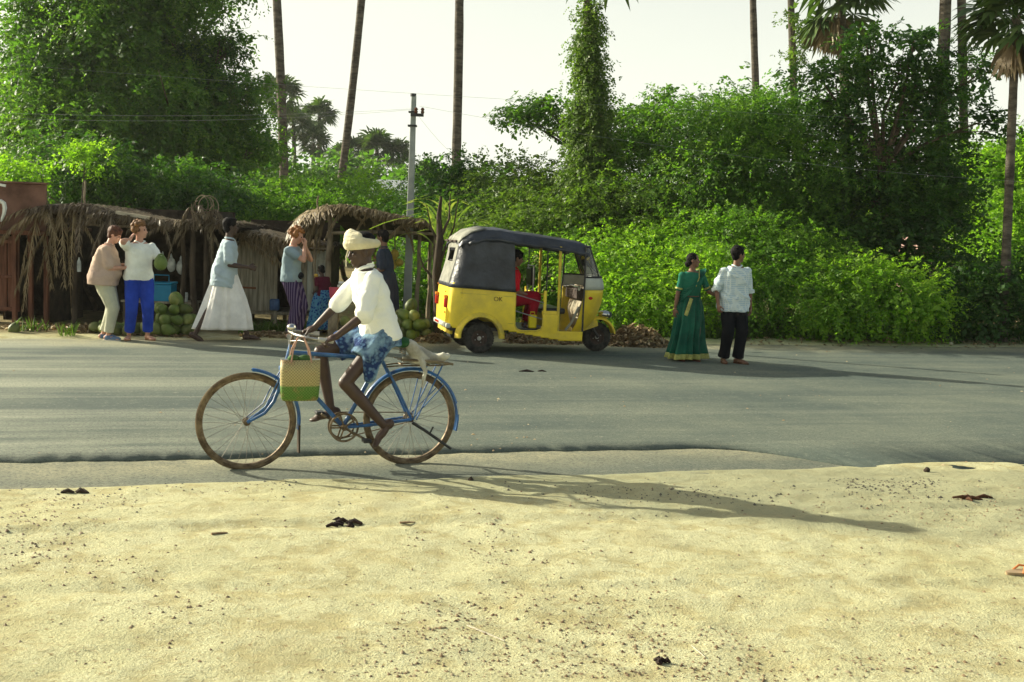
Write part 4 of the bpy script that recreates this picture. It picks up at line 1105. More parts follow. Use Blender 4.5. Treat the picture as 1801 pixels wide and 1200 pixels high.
# ================================================================== people
SKIN_D = mk('dark_skin', (0.062, 0.034, 0.022), 0.15, 14, 0.5, 0.15, 60, .003, spec=.45)
SKIN_B = mk('brown_skin', (0.17, 0.085, 0.05), 0.12, 14, 0.5, 0.15, 60, .003, spec=.4)
SKIN_P = mk('pink_skin', (0.55, 0.29, 0.19), 0.12, 14, 0.5, 0.15, 60, .003, spec=.4, c2=(0.62, 0.33, 0.23))
HAIR_K = mk('black_hair', (0.007, 0.006, 0.006), 0.4, 30, 0.75, 0.8, 90, .01, stretch=(1, 1, .3), spec=.12)
HAIR_R = mk('red_hair', (0.24, 0.085, 0.022), 0.5, 26, 0.6, 0.9, 80, .01, c2=(0.42, 0.18, 0.05))
HAIR_G = mk('ginger_brown_hair', (0.15, 0.065, 0.022), 0.5, 26, 0.6, 0.9, 80, .01, c2=(0.34, 0.17, 0.06))
HAIR_B = mk('auburn_hair', (0.07, 0.030, 0.016), 0.5, 26, 0.6, 0.9, 80, .01, c2=(0.16, 0.06, 0.03))
M_EYEW = mk('eye_white', (0.6, 0.56, 0.5), 0.05, 5, 0.3)
M_EYEB = mk('eye_dark', (0.01, 0.008, 0.006), 0.05, 5, 0.2)
def cloth(name, c, var=.12, bump=.35, scale=5, c2=None, rough=.9):
    return mk(name, c, var, scale, rough, .75, 17, .016, c2=c2, spec=.12)
def pattern(name, c, c2, kind='stripe', scale=40, axis='X', thick=.5, c3=None, rough=.9):
    m, nt = _new(name); v = coords(nt)
    if kind == 'stripe':
        w = nt.nodes.new('ShaderNodeTexWave'); w.wave_type = 'BANDS'; w.bands_direction = axis
        w.inputs['Scale'].default_value = scale; w.inputs['Distortion'].default_value = .6
        nt.links.new(v, w.inputs['Vector']); f = ramp(nt, w.outputs['Fac'], [(thick - .08, (0, 0, 0)), (thick + .08, (1, 1, 1))])
    elif kind == 'check':
        fs = []
        for ax in ('X', 'Z'):
            w = nt.nodes.new('ShaderNodeTexWave'); w.wave_type = 'BANDS'; w.bands_direction = ax
            w.inputs['Scale'].default_value = scale; w.inputs['Distortion'].default_value = .3
            nt.links.new(v, w.inputs['Vector']); fs.append(w.outputs['Fac'])
        mm = nt.nodes.new('ShaderNodeMath'); mm.operation = 'MAXIMUM'
        nt.links.new(fs[0], mm.inputs[0]); nt.links.new(fs[1], mm.inputs[1])
        f = ramp(nt, mm.outputs[0], [(thick, (0, 0, 0)), (thick + .1, (1, 1, 1))])
    else:
        t = nt.nodes.new('ShaderNodeTexVoronoi'); t.inputs['Scale'].default_value = scale
        nt.links.new(v, t.inputs['Vector']); f = ramp(nt, t.outputs['Distance'], [(thick, (0, 0, 0)), (thick + .12, (1, 1, 1))])
    col = mixc(nt, f, c, c2)
    if c3:
        n = noise(nt, v, scale * .25, 3)
        col = mixc(nt, ramp(nt, n, [(.45, (0, 0, 0)), (.6, (1, 1, 1))]), col, c3)
    finish(nt, m, col, rough, noise(nt, v, 18, 3), .7, .014, spec=.12)
    return m

def ik(a, c, l1, l2, pole):
    a = Vector(a); c = Vector(c); d = c - a; L = min(d.length, (l1 + l2) * .999); dn = d.normalized()
    x = (l1 * l1 - l2 * l2 + L * L) / (2 * L); h = math.sqrt(max(0, l1 * l1 - x * x))
    pl = Vector(pole) - dn * Vector(pole).dot(dn); pl.normalize()
    return a + dn * x + pl * h, a + dn * L
def hand(mb, w, d, n, s=1.0, curl=.4, side=1, fr=.0088):
    """w wrist, d direction of the fingers, n back of the hand, side = which way the thumb leaves"""
    d = Vector(d).normalized(); n = Vector(n); n = (n - d * n.dot(d)).normalized(); t = d.cross(n).normalized() * side
    w = Vector(w)
    M = Matrix((d, t, n)).transposed()
    mb.ell(w + d * .048 * s, (.054 * s, .040 * s, .016 * s), M, 12)
    mb.limb([w - d * .01, w + d * .03 * s], [.024 * s, .026 * s], 10)
    for i, (off, L) in enumerate(((.029, .074), (.010, .082), (-.010, .077), (-.028, .060))):
        b = w + d * .078 * s + t * off * s
        p = [w + d * .05 * s + t * off * .8 * s, b]; a = 0; q = b.copy()
        for k, fr_ in enumerate((.45, .32, .26)):
            a += curl * (.8 + .25 * k) + .04 * i
            q = q + (d * math.cos(a) - n * math.sin(a)) * L * fr_ * s
            p.append(q.copy())
        mb.limb(p, [fr * s * 1.1, fr * s * 1.08, fr * s, fr * s * .92, fr * s * .8], 8)
    b = w + d * .022 * s + t * .026 * s
    p1 = b + (d * .55 + t * .75 - n * .25).normalized() * .038 * s
    p2 = p1 + (d * .9 + t * .2 - n * (.3 + curl * .5)).normalized() * .032 * s
    p3 = p2 + (d * .9 - t * .1 - n * (.4 + curl * .6)).normalized() * .026 * s
    mb.limb([b, p1, p2, p3], [fr * s * 1.45, fr * s * 1.25, fr * s * 1.1, fr * s * .9], 8)

class Body:
    """local frame: x forward, y to the body's own left, z up; metres; s scales a 1.70 m figure"""
    def __init__(b, s=1.0, pelvis=(0, 0, .93), lean=(0.02, 0, 1), face=(1, 0, 0), headup=(0.02, 0, 1), chest=None, hips=None,
                 fl=(0.0, .10, .0), fr=(0.0, -.10, .0), toel=(1, .15, 0), toer=(1, -.15, 0), hl=(.05, .26, .78), hr=(.05, -.26, .78),
                 el=None, er=None, kl=(1, .05, 0), kr=(1, -.05, 0), handl=None, handr=None, curl=(.4, .4), bulk=1.0, belly=0.0, neckfwd=0.03, shw=.175, nk=.165):
        b.s = s
        v = lambda p: Vector(p) * s
        b.u = Vector(lean).normalized(); b.pel = v(pelvis)
        ch = Vector(chest or (1, 0, 0)); b.f = (ch - b.u * ch.dot(b.u)).normalized(); b.l = b.u.cross(b.f).normalized()
        hp = Vector(hips or chest or (1, 0, 0)); b.hf = Vector((hp.x, hp.y, 0)).normalized(); b.hl_ = Vector((0, 0, 1)).cross(b.hf)
        b.T = .49 * s; b.neck = b.pel + b.u * b.T + b.f * neckfwd * s
        b.sh = {1: b.neck - b.u * .068 * s + b.l * shw * s, -1: b.neck - b.u * .068 * s - b.l * shw * s}
        b.hip = {1: b.pel + b.hl_ * .088 * s - Vector((0, 0, .02 * s)), -1: b.pel - b.hl_ * .088 * s - Vector((0, 0, .02 * s))}
        b.ank = {}; b.knee = {}; b.toe = {1: Vector(toel).normalized(), -1: Vector(toer).normalized()}
        for k, ft, kp in ((1, fl, kl), (-1, fr, kr)):
            a = Vector(ft) * s + Vector((0, 0, .075 * s))
            b.knee[k], b.ank[k] = ik(b.hip[k], a, .44 * s, .43 * s, kp)
        b.elb = {}; b.wr = {}; b.hd = {}; b.bk = {}
        for k, h, ep, hd in ((1, hl, el, handl), (-1, hr, er, handr)):
            ep = ep or (-1, k * .4, -.2)
            b.elb[k], b.wr[k] = ik(b.sh[k], Vector(h) * s, .285 * s, .25 * s, ep)
            fd = (b.wr[k] - b.elb[k]).normalized()
            b.hd[k] = Vector(hd[0]) if hd else fd
            b.bk[k] = Vector(hd[1]) if hd else Vector((0.3, k, 0))
        b.curl = {1: curl[0], -1: curl[1]}
        b.face = Vector(face).normalized(); hu = Vector(headup)
        b.hu = (hu - b.face * hu.dot(b.face)).normalized(); b.hs = b.hu.cross(b.face)
        b.head = b.neck + b.hu * nk * s + b.face * .02 * s
        b.bulk = bulk; b.belly = belly
    def sect(b, infl=0.0):
        """torso sections (t along the spine, half depth, half width, forward shift)"""
        k = b.bulk; B = b.belly
        base = [(-.15, .075, .12, 0), (-.06, .105 + B * .3, .158, 0), (.05, .108 + B * .7, .160, B * .5), (.2, .098 + B, .140, B * .8), (.38, .100 + B * .8, .142, B * .6),
                (.6, .112 + B * .3, .160, .01), (.8, .105, .170, .01), (.90, .082, .138, .008), (1.0, .058, .085, .015)]
        return [(t, (d * k + infl) * b.s, (w * k + infl) * b.s, fs * b.s) for t, d, w, fs in base]
    def ring(b, t, d, w, fs, n=20, ex=2.4):
        c = b.pel + b.u * (b.T * t) + b.f * (fs + .03 * b.s * max(0, t)); out = []
        for i in range(n):
            a = 2 * math.pi * i / n; ca, sa = math.cos(a), math.sin(a)
            out.append(c + b.f * d * math.copysign(abs(ca) ** (2 / ex), ca) + b.l * w * math.copysign(abs(sa) ** (2 / ex), sa))
        return out
    def body_mesh(b, mat, root, voxel=.009, face=True):
        s = b.s; mb = MB()
        mb.loft([b.ring(*q) for q in b.sect()])
        mb.limb([b.neck - b.u * .04 * s, b.neck + b.hu * .09 * s + b.face * .005 * s], [.058 * s, .050 * s], 12)
        for k in (1, -1):
            mb.ell(b.sh[k] - b.u * .008 * s, (.049 * s * b.bulk,) * 3, None, 12)
            mb.limb([b.sh[k], b.sh[k].lerp(b.elb[k], .45), b.elb[k]], [.048 * s * b.bulk, .044 * s * b.bulk, .034 * s], 12)
            mb.limb([b.elb[k], b.elb[k].lerp(b.wr[k], .35), b.wr[k]], [.034 * s, .036 * s * b.bulk ** .5, .023 * s], 12)
            hand(mb, b.wr[k], b.hd[k], b.bk[k], s * 1.0, b.curl[k], side=k, fr=max(.0088, voxel * 1.05))
            mb.ell(b.hip[k], (.095 * s * b.bulk,) * 3, None, 12)
            mb.limb([b.hip[k], b.hip[k].lerp(b.knee[k], .45), b.knee[k]], [.085 * s * b.bulk, .070 * s * b.bulk, .050 * s], 12)
            mb.limb([b.knee[k], b.knee[k].lerp(b.ank[k], .3), b.ank[k]], [.050 * s, .053 * s * b.bulk ** .5, .032 * s], 12)
            t = b.toe[k]; up = (b.knee[k] - b.ank[k]).normalized(); sd = t.cross(up).normalized(); upf = sd.cross(t)
            sole = b.ank[k] - upf * .055 * s
            M = Matrix((t, sd, upf)).transposed()
            mb.ell(b.ank[k] - t * .03 * s - upf * .035 * s, (.042 * s, .032 * s, .038 * s), M)
            mb.ell(b.ank[k] + t * .055 * s - upf * .040 * s, (.085 * s, .036 * s, .030 * s), M)
            mb.ell(b.ank[k] + t * .125 * s - upf * .052 * s, (.050 * s, .042 * s, .018 * s), M)
            for i in range(5):
                q = b.ank[k] + t * (.165 - .010 * abs(i - 1)) * s - upf * .056 * s + sd * (i - 2) * .0175 * s * k
                mb.limb([q - t * .03 * s, q], [.010 * s] * 2, 6)
        H = b.head; F, U, S = b.face, b.hu, b.hs; M = Matrix((F, S, U)).transposed()
        mb.ell(H + U * .03 * s - F * .012 * s, (.092 * s, .073 * s, .088 * s), M, 18)
        mb.ell(H - U * .035 * s + F * .018 * s, (.066 * s, .058 * s, .080 * s), M, 16)
        mb.ell(H - U * .092 * s + F * .056 * s, (.025 * s, .028 * s, .020 * s), M, 10)
        mb.ell(H + U * .020 * s + F * .074 * s, (.014 * s, .050 * s, .010 * s), M, 10)
        mb.limb([H + U * .012 * s + F * .080 * s, H - U * .028 * s + F * .099 * s], [.009 * s, .013 * s], 8)
        mb.ell(H - U * .033 * s + F * .088 * s, (.014 * s, .018 * s, .009 * s), M, 8)
        mb.ell(H - U * .056 * s + F * .078 * s, (.014 * s, .024 * s, .007 * s), M, 8)
        mb.ell(H - U * .068 * s + F * .076 * s, (.014 * s, .021 * s, .007 * s), M, 8)
        for k in (1, -1):
            mb.ell(H - U * .012 * s + F * .066 * s + S * k * .040 * s, (.016 * s, .020 * s, .018 * s), M, 8)
            mb.ell(H - U * .008 * s - F * .006 * s + S * k * .076 * s, (.020 * s, .009 * s, .032 * s), M, 10)
        o = link('body', remesh(mb, voxel, 'body', 2), mat, root)
        if face:
            for k in (1, -1):
                e = H + U * .006 * s + F * .0745 * s + S * k * .031 * s
                MB().ell(e, (.012 * s,) * 3, None, 10).build('eye', M_EYEB, root)
        return o
    def torso_cloth(b, name, mat, root, t0=-.22, t1=.97, infl=.02, sleeve=.55, sl_infl=.022, voxel=.010, fold=.006, flare=.01, seed=0, collar=True, hem=None, sl_end=None):
        infl = infl * .72; sl_infl = sl_infl * .5; fold = fold * 1.7
        s = b.s; mb = MB(); rings = []
        ss = b.sect(infl)
        ts = np.linspace(t0, t1, 11)
        for t in ts:
            tt = np.clip(t, -.06, 1.0)
            d = np.interp(tt, [q[0] for q in ss], [q[1] for q in ss]); w = np.interp(tt, [q[0] for q in ss], [q[2] for q in ss]); fs = np.interp(tt, [q[0] for q in ss], [q[3] for q in ss])
            ex = flare * s * (1 if t < .2 else max(0, 1 - (t - .2) * 2)) * 2
            r = b.ring(t, d + ex, w + ex, fs, 28)
            rings.append(r)
        mb.loft(rings)
        for k in (1, -1):
            mb.ell(b.sh[k] - b.u * .008 * s, ((.055 * b.bulk + sl_infl * .5) * s,) * 3, None, 12)
            sl = sleeve if not isinstance(sleeve, dict) else sleeve[k]
            e = b.sh[k].lerp(b.elb[k], min(1, sl)) if sl <= 1 else b.elb[k]
            if sl <= 1:
                mb.limb([b.sh[k] - b.u * .01 * s, b.sh[k].lerp(e, .5), e], [(.050 * b.bulk + sl_infl * .6) * s, (.046 * b.bulk + sl_infl) * s, (.043 * b.bulk + sl_infl * 1.15) * s], 14)
            else:
                w = b.elb[k].lerp(b.wr[k], sl - 1)
                mb.limb([b.sh[k] - b.u * .01 * s, b.sh[k].lerp(e, .5), e], [(.050 * b.bulk + sl_infl * .6) * s, (.046 * b.bulk + sl_infl) * s, (.037 + sl_infl) * s], 14)
                mb.limb([e, w], [(.037 + sl_infl) * s, (.034 + sl_infl * .8) * s], 14)
        def disp(co):
            return fold * s * (fbm(co[:, 0] * 11 / s, co[:, 1] * 11 / s, co[:, 2] * 4.5 / s, seed, 3) + .7 * fbm(co[:, 0] * 6 + co[:, 2] * 9, co[:, 1] * 6 - co[:, 2] * 7, co[:, 2] * 2, seed + 4, 2) + .5 * (1 - np.abs(fbm(co[:, 0] * 5 + co[:, 2] * 6, co[:, 1] * 5 + co[:, 2] * 5, co[:, 2] * 2, seed + 9, 2)) * 5).clip(-1, 1))
        d0 = disp
        disp = lambda co: np.maximum(d0(co), -.35 * infl * s)
        o = link(name, remesh(mb, voxel, name, 2, disp), mat, root)
        if collar:
            c = b.neck + b.u * .012 * s + b.f * .012 * s; pts = []
            for i in range(18):
                a = 2 * math.pi * i / 18
                pts.append(c + b.f * .064 * s * math.cos(a) + b.l * .068 * s * math.sin(a) - b.u * .030 * s * max(0, math.cos(a)) ** 3)
            MB().tube(pts, .013 * s, 8, closed=True).build('collar', mat, root)
        return o
    def trousers(b, name, mat, root, infl=.022, end=.93, hem=None, voxel=.010, fold=.006, seed=0, t1=.12, short=None):
        infl = infl * .85; fold = fold * 1.5
        s = b.s; mb = MB(); ss = b.sect(infl)
        rings = []
        for t in (-.17, -.1, 0, .08, t1):
            d = np.interp(t, [q[0] for q in ss], [q[1] for q in ss]); w = np.interp(t, [q[0] for q in ss], [q[2] for q in ss]); fs = np.interp(t, [q[0] for q in ss], [q[3] for q in ss])
            rings.append(b.ring(t, d, w, fs, 24))
        mb.loft(rings)
        hem = hem or .05 + infl
        for k in (1, -1):
            mb.ell(b.hip[k], ((.097 * b.bulk + infl * .7) * s,) * 3, None, 14)
            if short is None:
                a = b.knee[k].lerp(b.ank[k], end)
                mb.limb([b.hip[k], b.hip[k].lerp(b.knee[k], .5), b.knee[k]], [(.09 * b.bulk + infl) * s, (.074 * b.bulk + infl * 1.1) * s, (.054 * b.bulk + infl * 1.2) * s], 14)
                mb.tube([b.knee[k], b.knee[k].lerp(a, .5), a], [(.054 * b.bulk + infl * 1.2) * s, (.5 * (.054 + hem) + infl * .5) * s, hem * s], 14)
                mb.ell(b.knee[k], ((.054 * b.bulk + infl * 1.2) * s,) * 3, None, 14)
            else:
                e = b.hip[k].lerp(b.knee[k], short)
                mb.tube([b.hip[k], b.hip[k].lerp(e, .5), e], [(.09 * b.bulk + infl) * s, (.08 * b.bulk + infl * 1.4) * s, (.078 * b.bulk + infl * 2.0) * s], 16)
        def disp(co):
            return fold * s * fbm(co[:, 0] * 13 / s, co[:, 1] * 13 / s, co[:, 2] * 5 / s, seed, 3)
        return link(name, remesh(mb, voxel, name, 2, disp), mat, root)
    def hair(b, mat, root, kind='short', seed=0, vol=1.0):
        s = b.s; H = b.head; F, U, S = b.face, b.hu, b.hs; M = Matrix((F, S, U)).transposed(); mb = MB()
        amp = .004; fr = 40
        if kind == 'short':
            mb.ell(H + U * .045 * s - F * .022 * s, (.094 * s * vol, .081 * s * vol, .088 * s * vol), M, 20)
            mb.ell(H - U * .005 * s - F * .045 * s, (.062 * s, .072 * s, .085 * s), M, 16)
            mb.ell(H + U * .095 * s + F * .035 * s, (.050 * s, .055 * s, .026 * s), M, 12)
        elif kind == 'curly':
            g = random.Random(seed)
            for i in range(46):
                a = g.uniform(0, 6.28); z = g.uniform(-.45, 1)
                r = math.sqrt(1 - min(1, abs(z)) ** 2); x = r * math.cos(a)
                if x > .45 and z < .45: continue
                c = H + U * (.025 + .095 * z) * s * vol - F * .022 * s + F * x * .088 * s * vol + S * r * math.sin(a) * .085 * s * vol
                mb.ell(c, (g.uniform(.022, .036) * s * vol,) * 3, None, 8)
            mb.ell(H + U * .04 * s - F * .03 * s, (.088 * s, .082 * s, .088 * s), M, 16)
            amp = .006; fr = 55
        elif kind == 'bun':
            mb.ell(H + U * .038 * s - F * .022 * s, (.096 * s, .080 * s, .088 * s), M, 20)
            mb.ell(H - U * .01 * s - F * .05 * s, (.06 * s, .07 * s, .08 * s), M, 16)
            mb.ell(H - U * .055 * s - F * .095 * s, (.045 * s, .045 * s, .05 * s), M, 14)
        def disp(co):
            return amp * s * fbm(co[:, 0] * fr, co[:, 1] * fr, co[:, 2] * fr * .6, seed, 2)
        return link('hair', remesh(mb, .008, 'hair', 1, disp), mat, root)
    def shoes(b, name, mat, root, sole=None, thong=False):
        s = b.s
        for k in (1, -1):
            t = b.toe[k]; up = (b.knee[k] - b.ank[k]).normalized(); sd = t.cross(up).normalized(); upf = sd.cross(t)
            M = Matrix((t, sd, upf)).transposed(); mb = MB()
            base = b.ank[k] - upf * .074 * s
            pts = []
            for i in range(20):
                a = 2 * math.pi * i / 20; x = math.cos(a); y = math.sin(a)
                pts.append(base + t * (.055 + .135 * x) * s + sd * y * (.040 + .006 * x) * s)
            mb.prism(pts, upf * .016 * s, upf * -.004 * s)
            if thong:
                mb.tube([base + t * .03 * s + sd * .04 * s + upf * .01, base + t * .07 * s + upf * .055 * s, base + t * .14 * s + upf * .02 * s], .007 * s, 6)
                mb.tube([base + t * .03 * s - sd * .04 * s + upf * .01, base + t * .07 * s + upf * .055 * s, base + t * .14 * s + upf * .02 * s], .007 * s, 6)
                mb.build(name, mat, root)
            else:
                mb2 = MB()
                mb2.ell(base + t * .0 * s + upf * .035 * s, (.062 * s, .042 * s, .052 * s), M, 14)
                mb2.ell(base + t * .10 * s + upf * .028 * s, (.095 * s, .046 * s, .036 * s), M, 14)
                sh = link(name, remesh(mb2, .008, name, 1), mat, root)
                mb.build('sole', sole or mat, sh)
def skirt(name, mat, root, rings, n=72, folds=11, amp=.012, seed=0, lap=None):
    """rings: (centre, half depth x, half width y, fold weight)"""
    g = random.Random(seed); ph = [g.uniform(0, 6.28) for _ in range(4)]
    out = []
    for c, dx, dy, fw in rings:
        r = []
        for i in range(n):
            a = 2 * math.pi * i / n
            w = 1 + fw * (amp * math.sin(folds * a + ph[0]) + amp * .7 * math.sin((folds * 1.7) * a // 1 * 0 + (folds + 5) * a + ph[1]) + amp * .8 * math.sin(3 * a + ph[2])) / max(dx, .05)
            r.append(Vector(c) + Vector((dx * w * math.cos(a), dy * w * math.sin(a), 0)))
        out.append(r)
    # interpolate for smoothness
    fine = []
    for i in range(len(out) - 1):
        for k in range(5):
            f = k / 5
            fine.append([out[i][j].lerp(out[i + 1][j], f) for j in range(n)])
    fine.append(out[-1])
    mb = MB(); mb.loft(fine, caps=False)
    o = mb.build(name, mat, root)
    m = o.modifiers.new('t', 'SOLIDIFY'); m.thickness = .004
    return o
def person(label, px, py, face_deg, z=None):
    """face_deg: heading, 0 = towards +x (right), 90 = away from the camera"""
    p = G(px, py); p.z = gzf(p.x, p.y)
    q = -.289 * p.x + .957 * p.y
    if Q0 < q < Q1 + .1: p.z = 0.004
    if z is not None: p.z = z
    return empty('person', p, R(face_deg), label, 'person')
def coconut_mesh(name, seed=0):
    mb = MB(); mb.ell((0, 0, 0), (.088, .088, .108), None, 16)
    me = mb.mesh(name); n = len(me.vertices); co = np.empty(n * 3); me.vertices.foreach_get('co', co); co = co.reshape(-1, 3)
    a = np.arctan2(co[:, 1], co[:, 0]); co[:, :2] *= (1 + .05 * np.cos(3 * a + seed))[:, None] * (1 - .12 * np.clip(co[:, 2:3] / .108, -1, 1))
    co[:, 2] += .012 * (co[:, 2] > .1); me.vertices.foreach_set('co', co.ravel()); me.update()
    me.polygons.foreach_set('use_smooth', [True] * len(me.polygons))
    return me
def coco_mat(name, c, c2):
    return mk(name, c, .2, 5, .55, .2, 30, .004, c2=c2, spec=.35)
M_COCO = coco_mat('green_coconut_skin', (0.065, 0.12, 0.018), (0.14, 0.20, 0.035))
M_COCO2 = coco_mat('pale_coconut_skin', (0.15, 0.20, 0.04), (0.26, 0.29, 0.09))
M_COCO3 = coco_mat('dull_coconut_skin', (0.07, 0.10, 0.02), (0.13, 0.15, 0.04))
COCO = []
for i, m in enumerate((M_COCO, M_COCO2, M_COCO3)):
    me = coconut_mesh('green_coconut', i); me.materials.append(m); COCO.append(me)
M_STRAWP = mk('drinking_straw', (0.7, 0.65, 0.6), .05, 5, .5)

# ---- 1: woman drinking from a coconut (beige top)
r = person('woman with short brown hair in beige top and khaki trousers drinking from a coconut', 184, 597, 8)
b = Body(s=.955, pelvis=(-.02, 0, .93), lean=(.03, 0, 1), face=(.85, -.12, -.38), headup=(.38, 0, .9), hl=(.30, .10, 1.13), hr=(.31, -.08, 1.08), handl=((.9, -.2, .4), (0, 1, 0)), handr=((.9, .2, .3), (0, -1, 0)),
         el=(-.3, .6, -1), er=(-.3, -.6, -1), fl=(-.04, .09, 0), fr=(.07, -.09, 0), bulk=1.2, belly=.035, curl=(.9, .9), neckfwd=.06)
b.body_mesh(SKIN_P, r)
b.hair(HAIR_B, r, 'short', 1, 1.12)
b.torso_cloth('blouse', cloth('beige_cotton', (0.50, 0.37, 0.29)), r, t0=-.22, infl=.03, sleeve=.85, sl_infl=.04, flare=.028, seed=1)
b.trousers('trousers', cloth('khaki_cotton', (0.48, 0.48, 0.36)), r, infl=.035, end=.9, hem=.075, seed=2, fold=.009)
b.shoes('shoe', cloth('blue_grey_canvas', (0.12, 0.18, 0.28)), r, mk('white_rubber', (0.6, 0.6, 0.55), .1))
M1 = r.matrix_basis.copy()
bpy.context.view_layer.update()
def held_coconut(root, p, label, straw=None):
    q = root.matrix_world @ Vector(p)
    o = empty('opened_coconut', q, 0, label, 'coconut')
    c = bpy.data.objects.new('shell', COCO[0]); COL.objects.link(c); c.parent = o; c.scale = (1.05,) * 3
    MB().ell((0, 0, .088), (.05, .05, .02), None, 14).build('cut_top', mk('coconut_flesh', (0.62, 0.6, 0.45), .1), o)
    if straw is not None:
        e = root.matrix_world @ Vector(straw) - q
        MB().tube([(0, 0, .09), e], .004, 6).build('drinking_straw', M_STRAWP, o)
    return o
held_coconut(r, (.40, .01, 1.10), 'green coconut with a straw held by the woman in the beige top', (.135, 0, 1.43))

# ---- 2: woman with white shirt and blue trousers
r = person('woman with ginger hair in a white shirt and royal blue trousers, hand at her neck', 243, 598, -62)
b = Body(s=.985, pelvis=(0, 0, .93), face=(.55, .80, .05), hl=(.34, .20, 1.13), el=(-.3, .8, -1), handl=((.9, .1, .35), (0, .9, -.6)), hr=(.10, -.14, 1.45), er=(.35, -.8, -1), handr=((-.25, .5, .9), (.3, -1, 0)),
         fl=(.02, .13, 0), fr=(0, -.13, 0), toel=(1, .35, 0), toer=(1, -.35, 0), bulk=1.1, curl=(.8, .5), chest=(1, .1, 0))
b.body_mesh(SKIN_P, r)
b.hair(HAIR_G, r, 'curly', 2, 1.12)
b.torso_cloth('shirt', cloth('white_cotton', (0.82, 0.84, 0.76)), r, t0=-.12, infl=.022, sleeve=.55, sl_infl=.035, flare=.012, seed=5)
b.trousers('trousers', cloth('royal_blue_cotton', (0.012, 0.045, 0.34), c2=(0.02, 0.065, 0.45)), r, infl=.028, end=.88, hem=.075, seed=6, fold=.009)
b.shoes('sandal', mk('tan_leather', (0.30, 0.17, 0.09)), r, thong=True)
bpy.context.view_layer.update()
held_coconut(r, (.44, .22, 1.13), 'opened green coconut in the hand of the woman in blue trousers')

# ---- 3: walking man in blue shirt and white dhoti
r = person('dark skinned man striding right in a pale blue shirt and long white wraparound cloth', 392, 600, 12)
b = Body(s=1.06, pelvis=(0, 0, .915), lean=(.07, 0, 1), face=(.97, .2, 0), fl=(.33, .07, .0), fr=(-.36, -.07, .03), toer=(.85, 0, -.45), kl=(1, 0, 0), kr=(1, 0, .3),
         hl=(-.05, .26, .85), hr=(.33, -.20, 1.03), er=(-.6, -.3, -1), handr=((1, .1, -.15), (0, -1, .2)), curl=(.5, .8))
b.body_mesh(SKIN_D, r)
b.hair(HAIR_K, r, 'short', 3, 1.04)
b.torso_cloth('shirt', cloth('pale_blue_cotton', (0.42, 0.51, 0.55)), r, t0=-.34, infl=.028, sleeve=.8, sl_infl=.04, flare=.022, seed=7, fold=.008)
WC = cloth('white_dhoti_cotton', (0.82, 0.80, 0.76))
sk = skirt('dhoti', WC, r, [((.02, 0, 1.03), .15, .17, .1), ((.02, 0, .86), .19, .20, .5), ((.02, 0, .62), .26, .21, 1), ((.01, 0, .40), .32, .21, 1.3), ((-.02, 0, .17), .37, .18, 1.6)], folds=9, amp=.027, seed=3)
b.shoes('sandal', mk('dark_leather', (0.05, 0.03, 0.02)), r, thong=True)

# ---- 4: red haired woman, hands at her face
r = person('red haired woman in grey blue T-shirt and purple striped trousers, hands at her face', 513, 597, -8)
b = Body(s=.985, pelvis=(-.03, 0, .93), lean=(-.04, 0, 1), face=(.93, .1, -.30), headup=(.3, 0, .95), hl=(.17, .05, 1.42), hr=(.19, -.05, 1.42), el=(.4, .5, -1), er=(.5, -.4, -1), handl=((.2, -.2, 1), (1, .3, 0)), handr=((.2, .2, 1), (1, -.3, 0)),
         fl=(.06, .09, 0), fr=(.0, -.09, 0), bulk=1.02, curl=(.7, .7))
b.body_mesh(SKIN_P, r)
b.hair(HAIR_R, r, 'curly', 4, 1.12)
b.torso_cloth('t_shirt', cloth('grey_blue_cotton', (0.26, 0.34, 0.37)), r, t0=-.12, infl=.026, sleeve=.55, sl_infl=.04, flare=.012, seed=8, collar=False)
b.trousers('trousers', pattern('purple_stripe_cotton', (0.035, 0.02, 0.07), (0.16, 0.12, 0.20), 'stripe', 9, 'X', .6), r, infl=.035, end=.93, hem=.075, seed=9, fold=.01)
mb = MB(); mb.tube([b.pel + b.u * .05 + b.f * .135 * math.cos(a) + b.l * .172 * math.sin(a) for a in np.linspace(0, 6.283, 20)[:-1]], .012, 6, closed=True)
mb.ell(b.pel + b.u * .03 + b.f * .150, (.045, .09, .055), None, 12); mb.build('belt_pouch', cloth('black_nylon', (0.015, 0.015, 0.018)), r)
b.shoes('shoe', mk('white_canvas', (0.55, 0.53, 0.45)), r)

# ---- 5: small figure in a blue dress
r = person('small dark haired girl in a blue dress standing behind the thin shed posts', 566, 588, 140)
b = Body(s=.64, pelvis=(0, 0, .93), hl=(.2, .12, 1.0), hr=(.2, -.12, .98), face=(1, 0, -.2), headup=(.2, 0, 1), curl=(.7, .7))
b.body_mesh(SKIN_D, r, .008)
b.hair(HAIR_K, r, 'bun', 5)
BD = pattern('blue_print_cotton', (0.02, 0.06, 0.24), (0.10, 0.28, 0.42), 'dots', 26, thick=.35)
b.torso_cloth('bodice', cloth('maroon_cotton', (0.10, 0.015, 0.03)), r, t0=0, infl=.02, sleeve=.5, sl_infl=.03, seed=10, collar=False, voxel=.008)
skirt('skirt', BD, r, [((0, 0, .69), .085, .10, .2), ((0, 0, .55), .12, .14, 1), ((0, 0, .32), .15, .17, 1.5), ((0, 0, .07), .19, .21, 2)], folds=10, amp=.01, seed=5)
mb = MB(); mb.tube([(.075, .09, .93), (.10, .03, .84), (.09, -.06, .72), (.0, -.11, .64)], [.03, .04, .045, .03], 8); mb.build('shawl', mk('ochre_cotton', (0.42, 0.27, 0.04)), r)

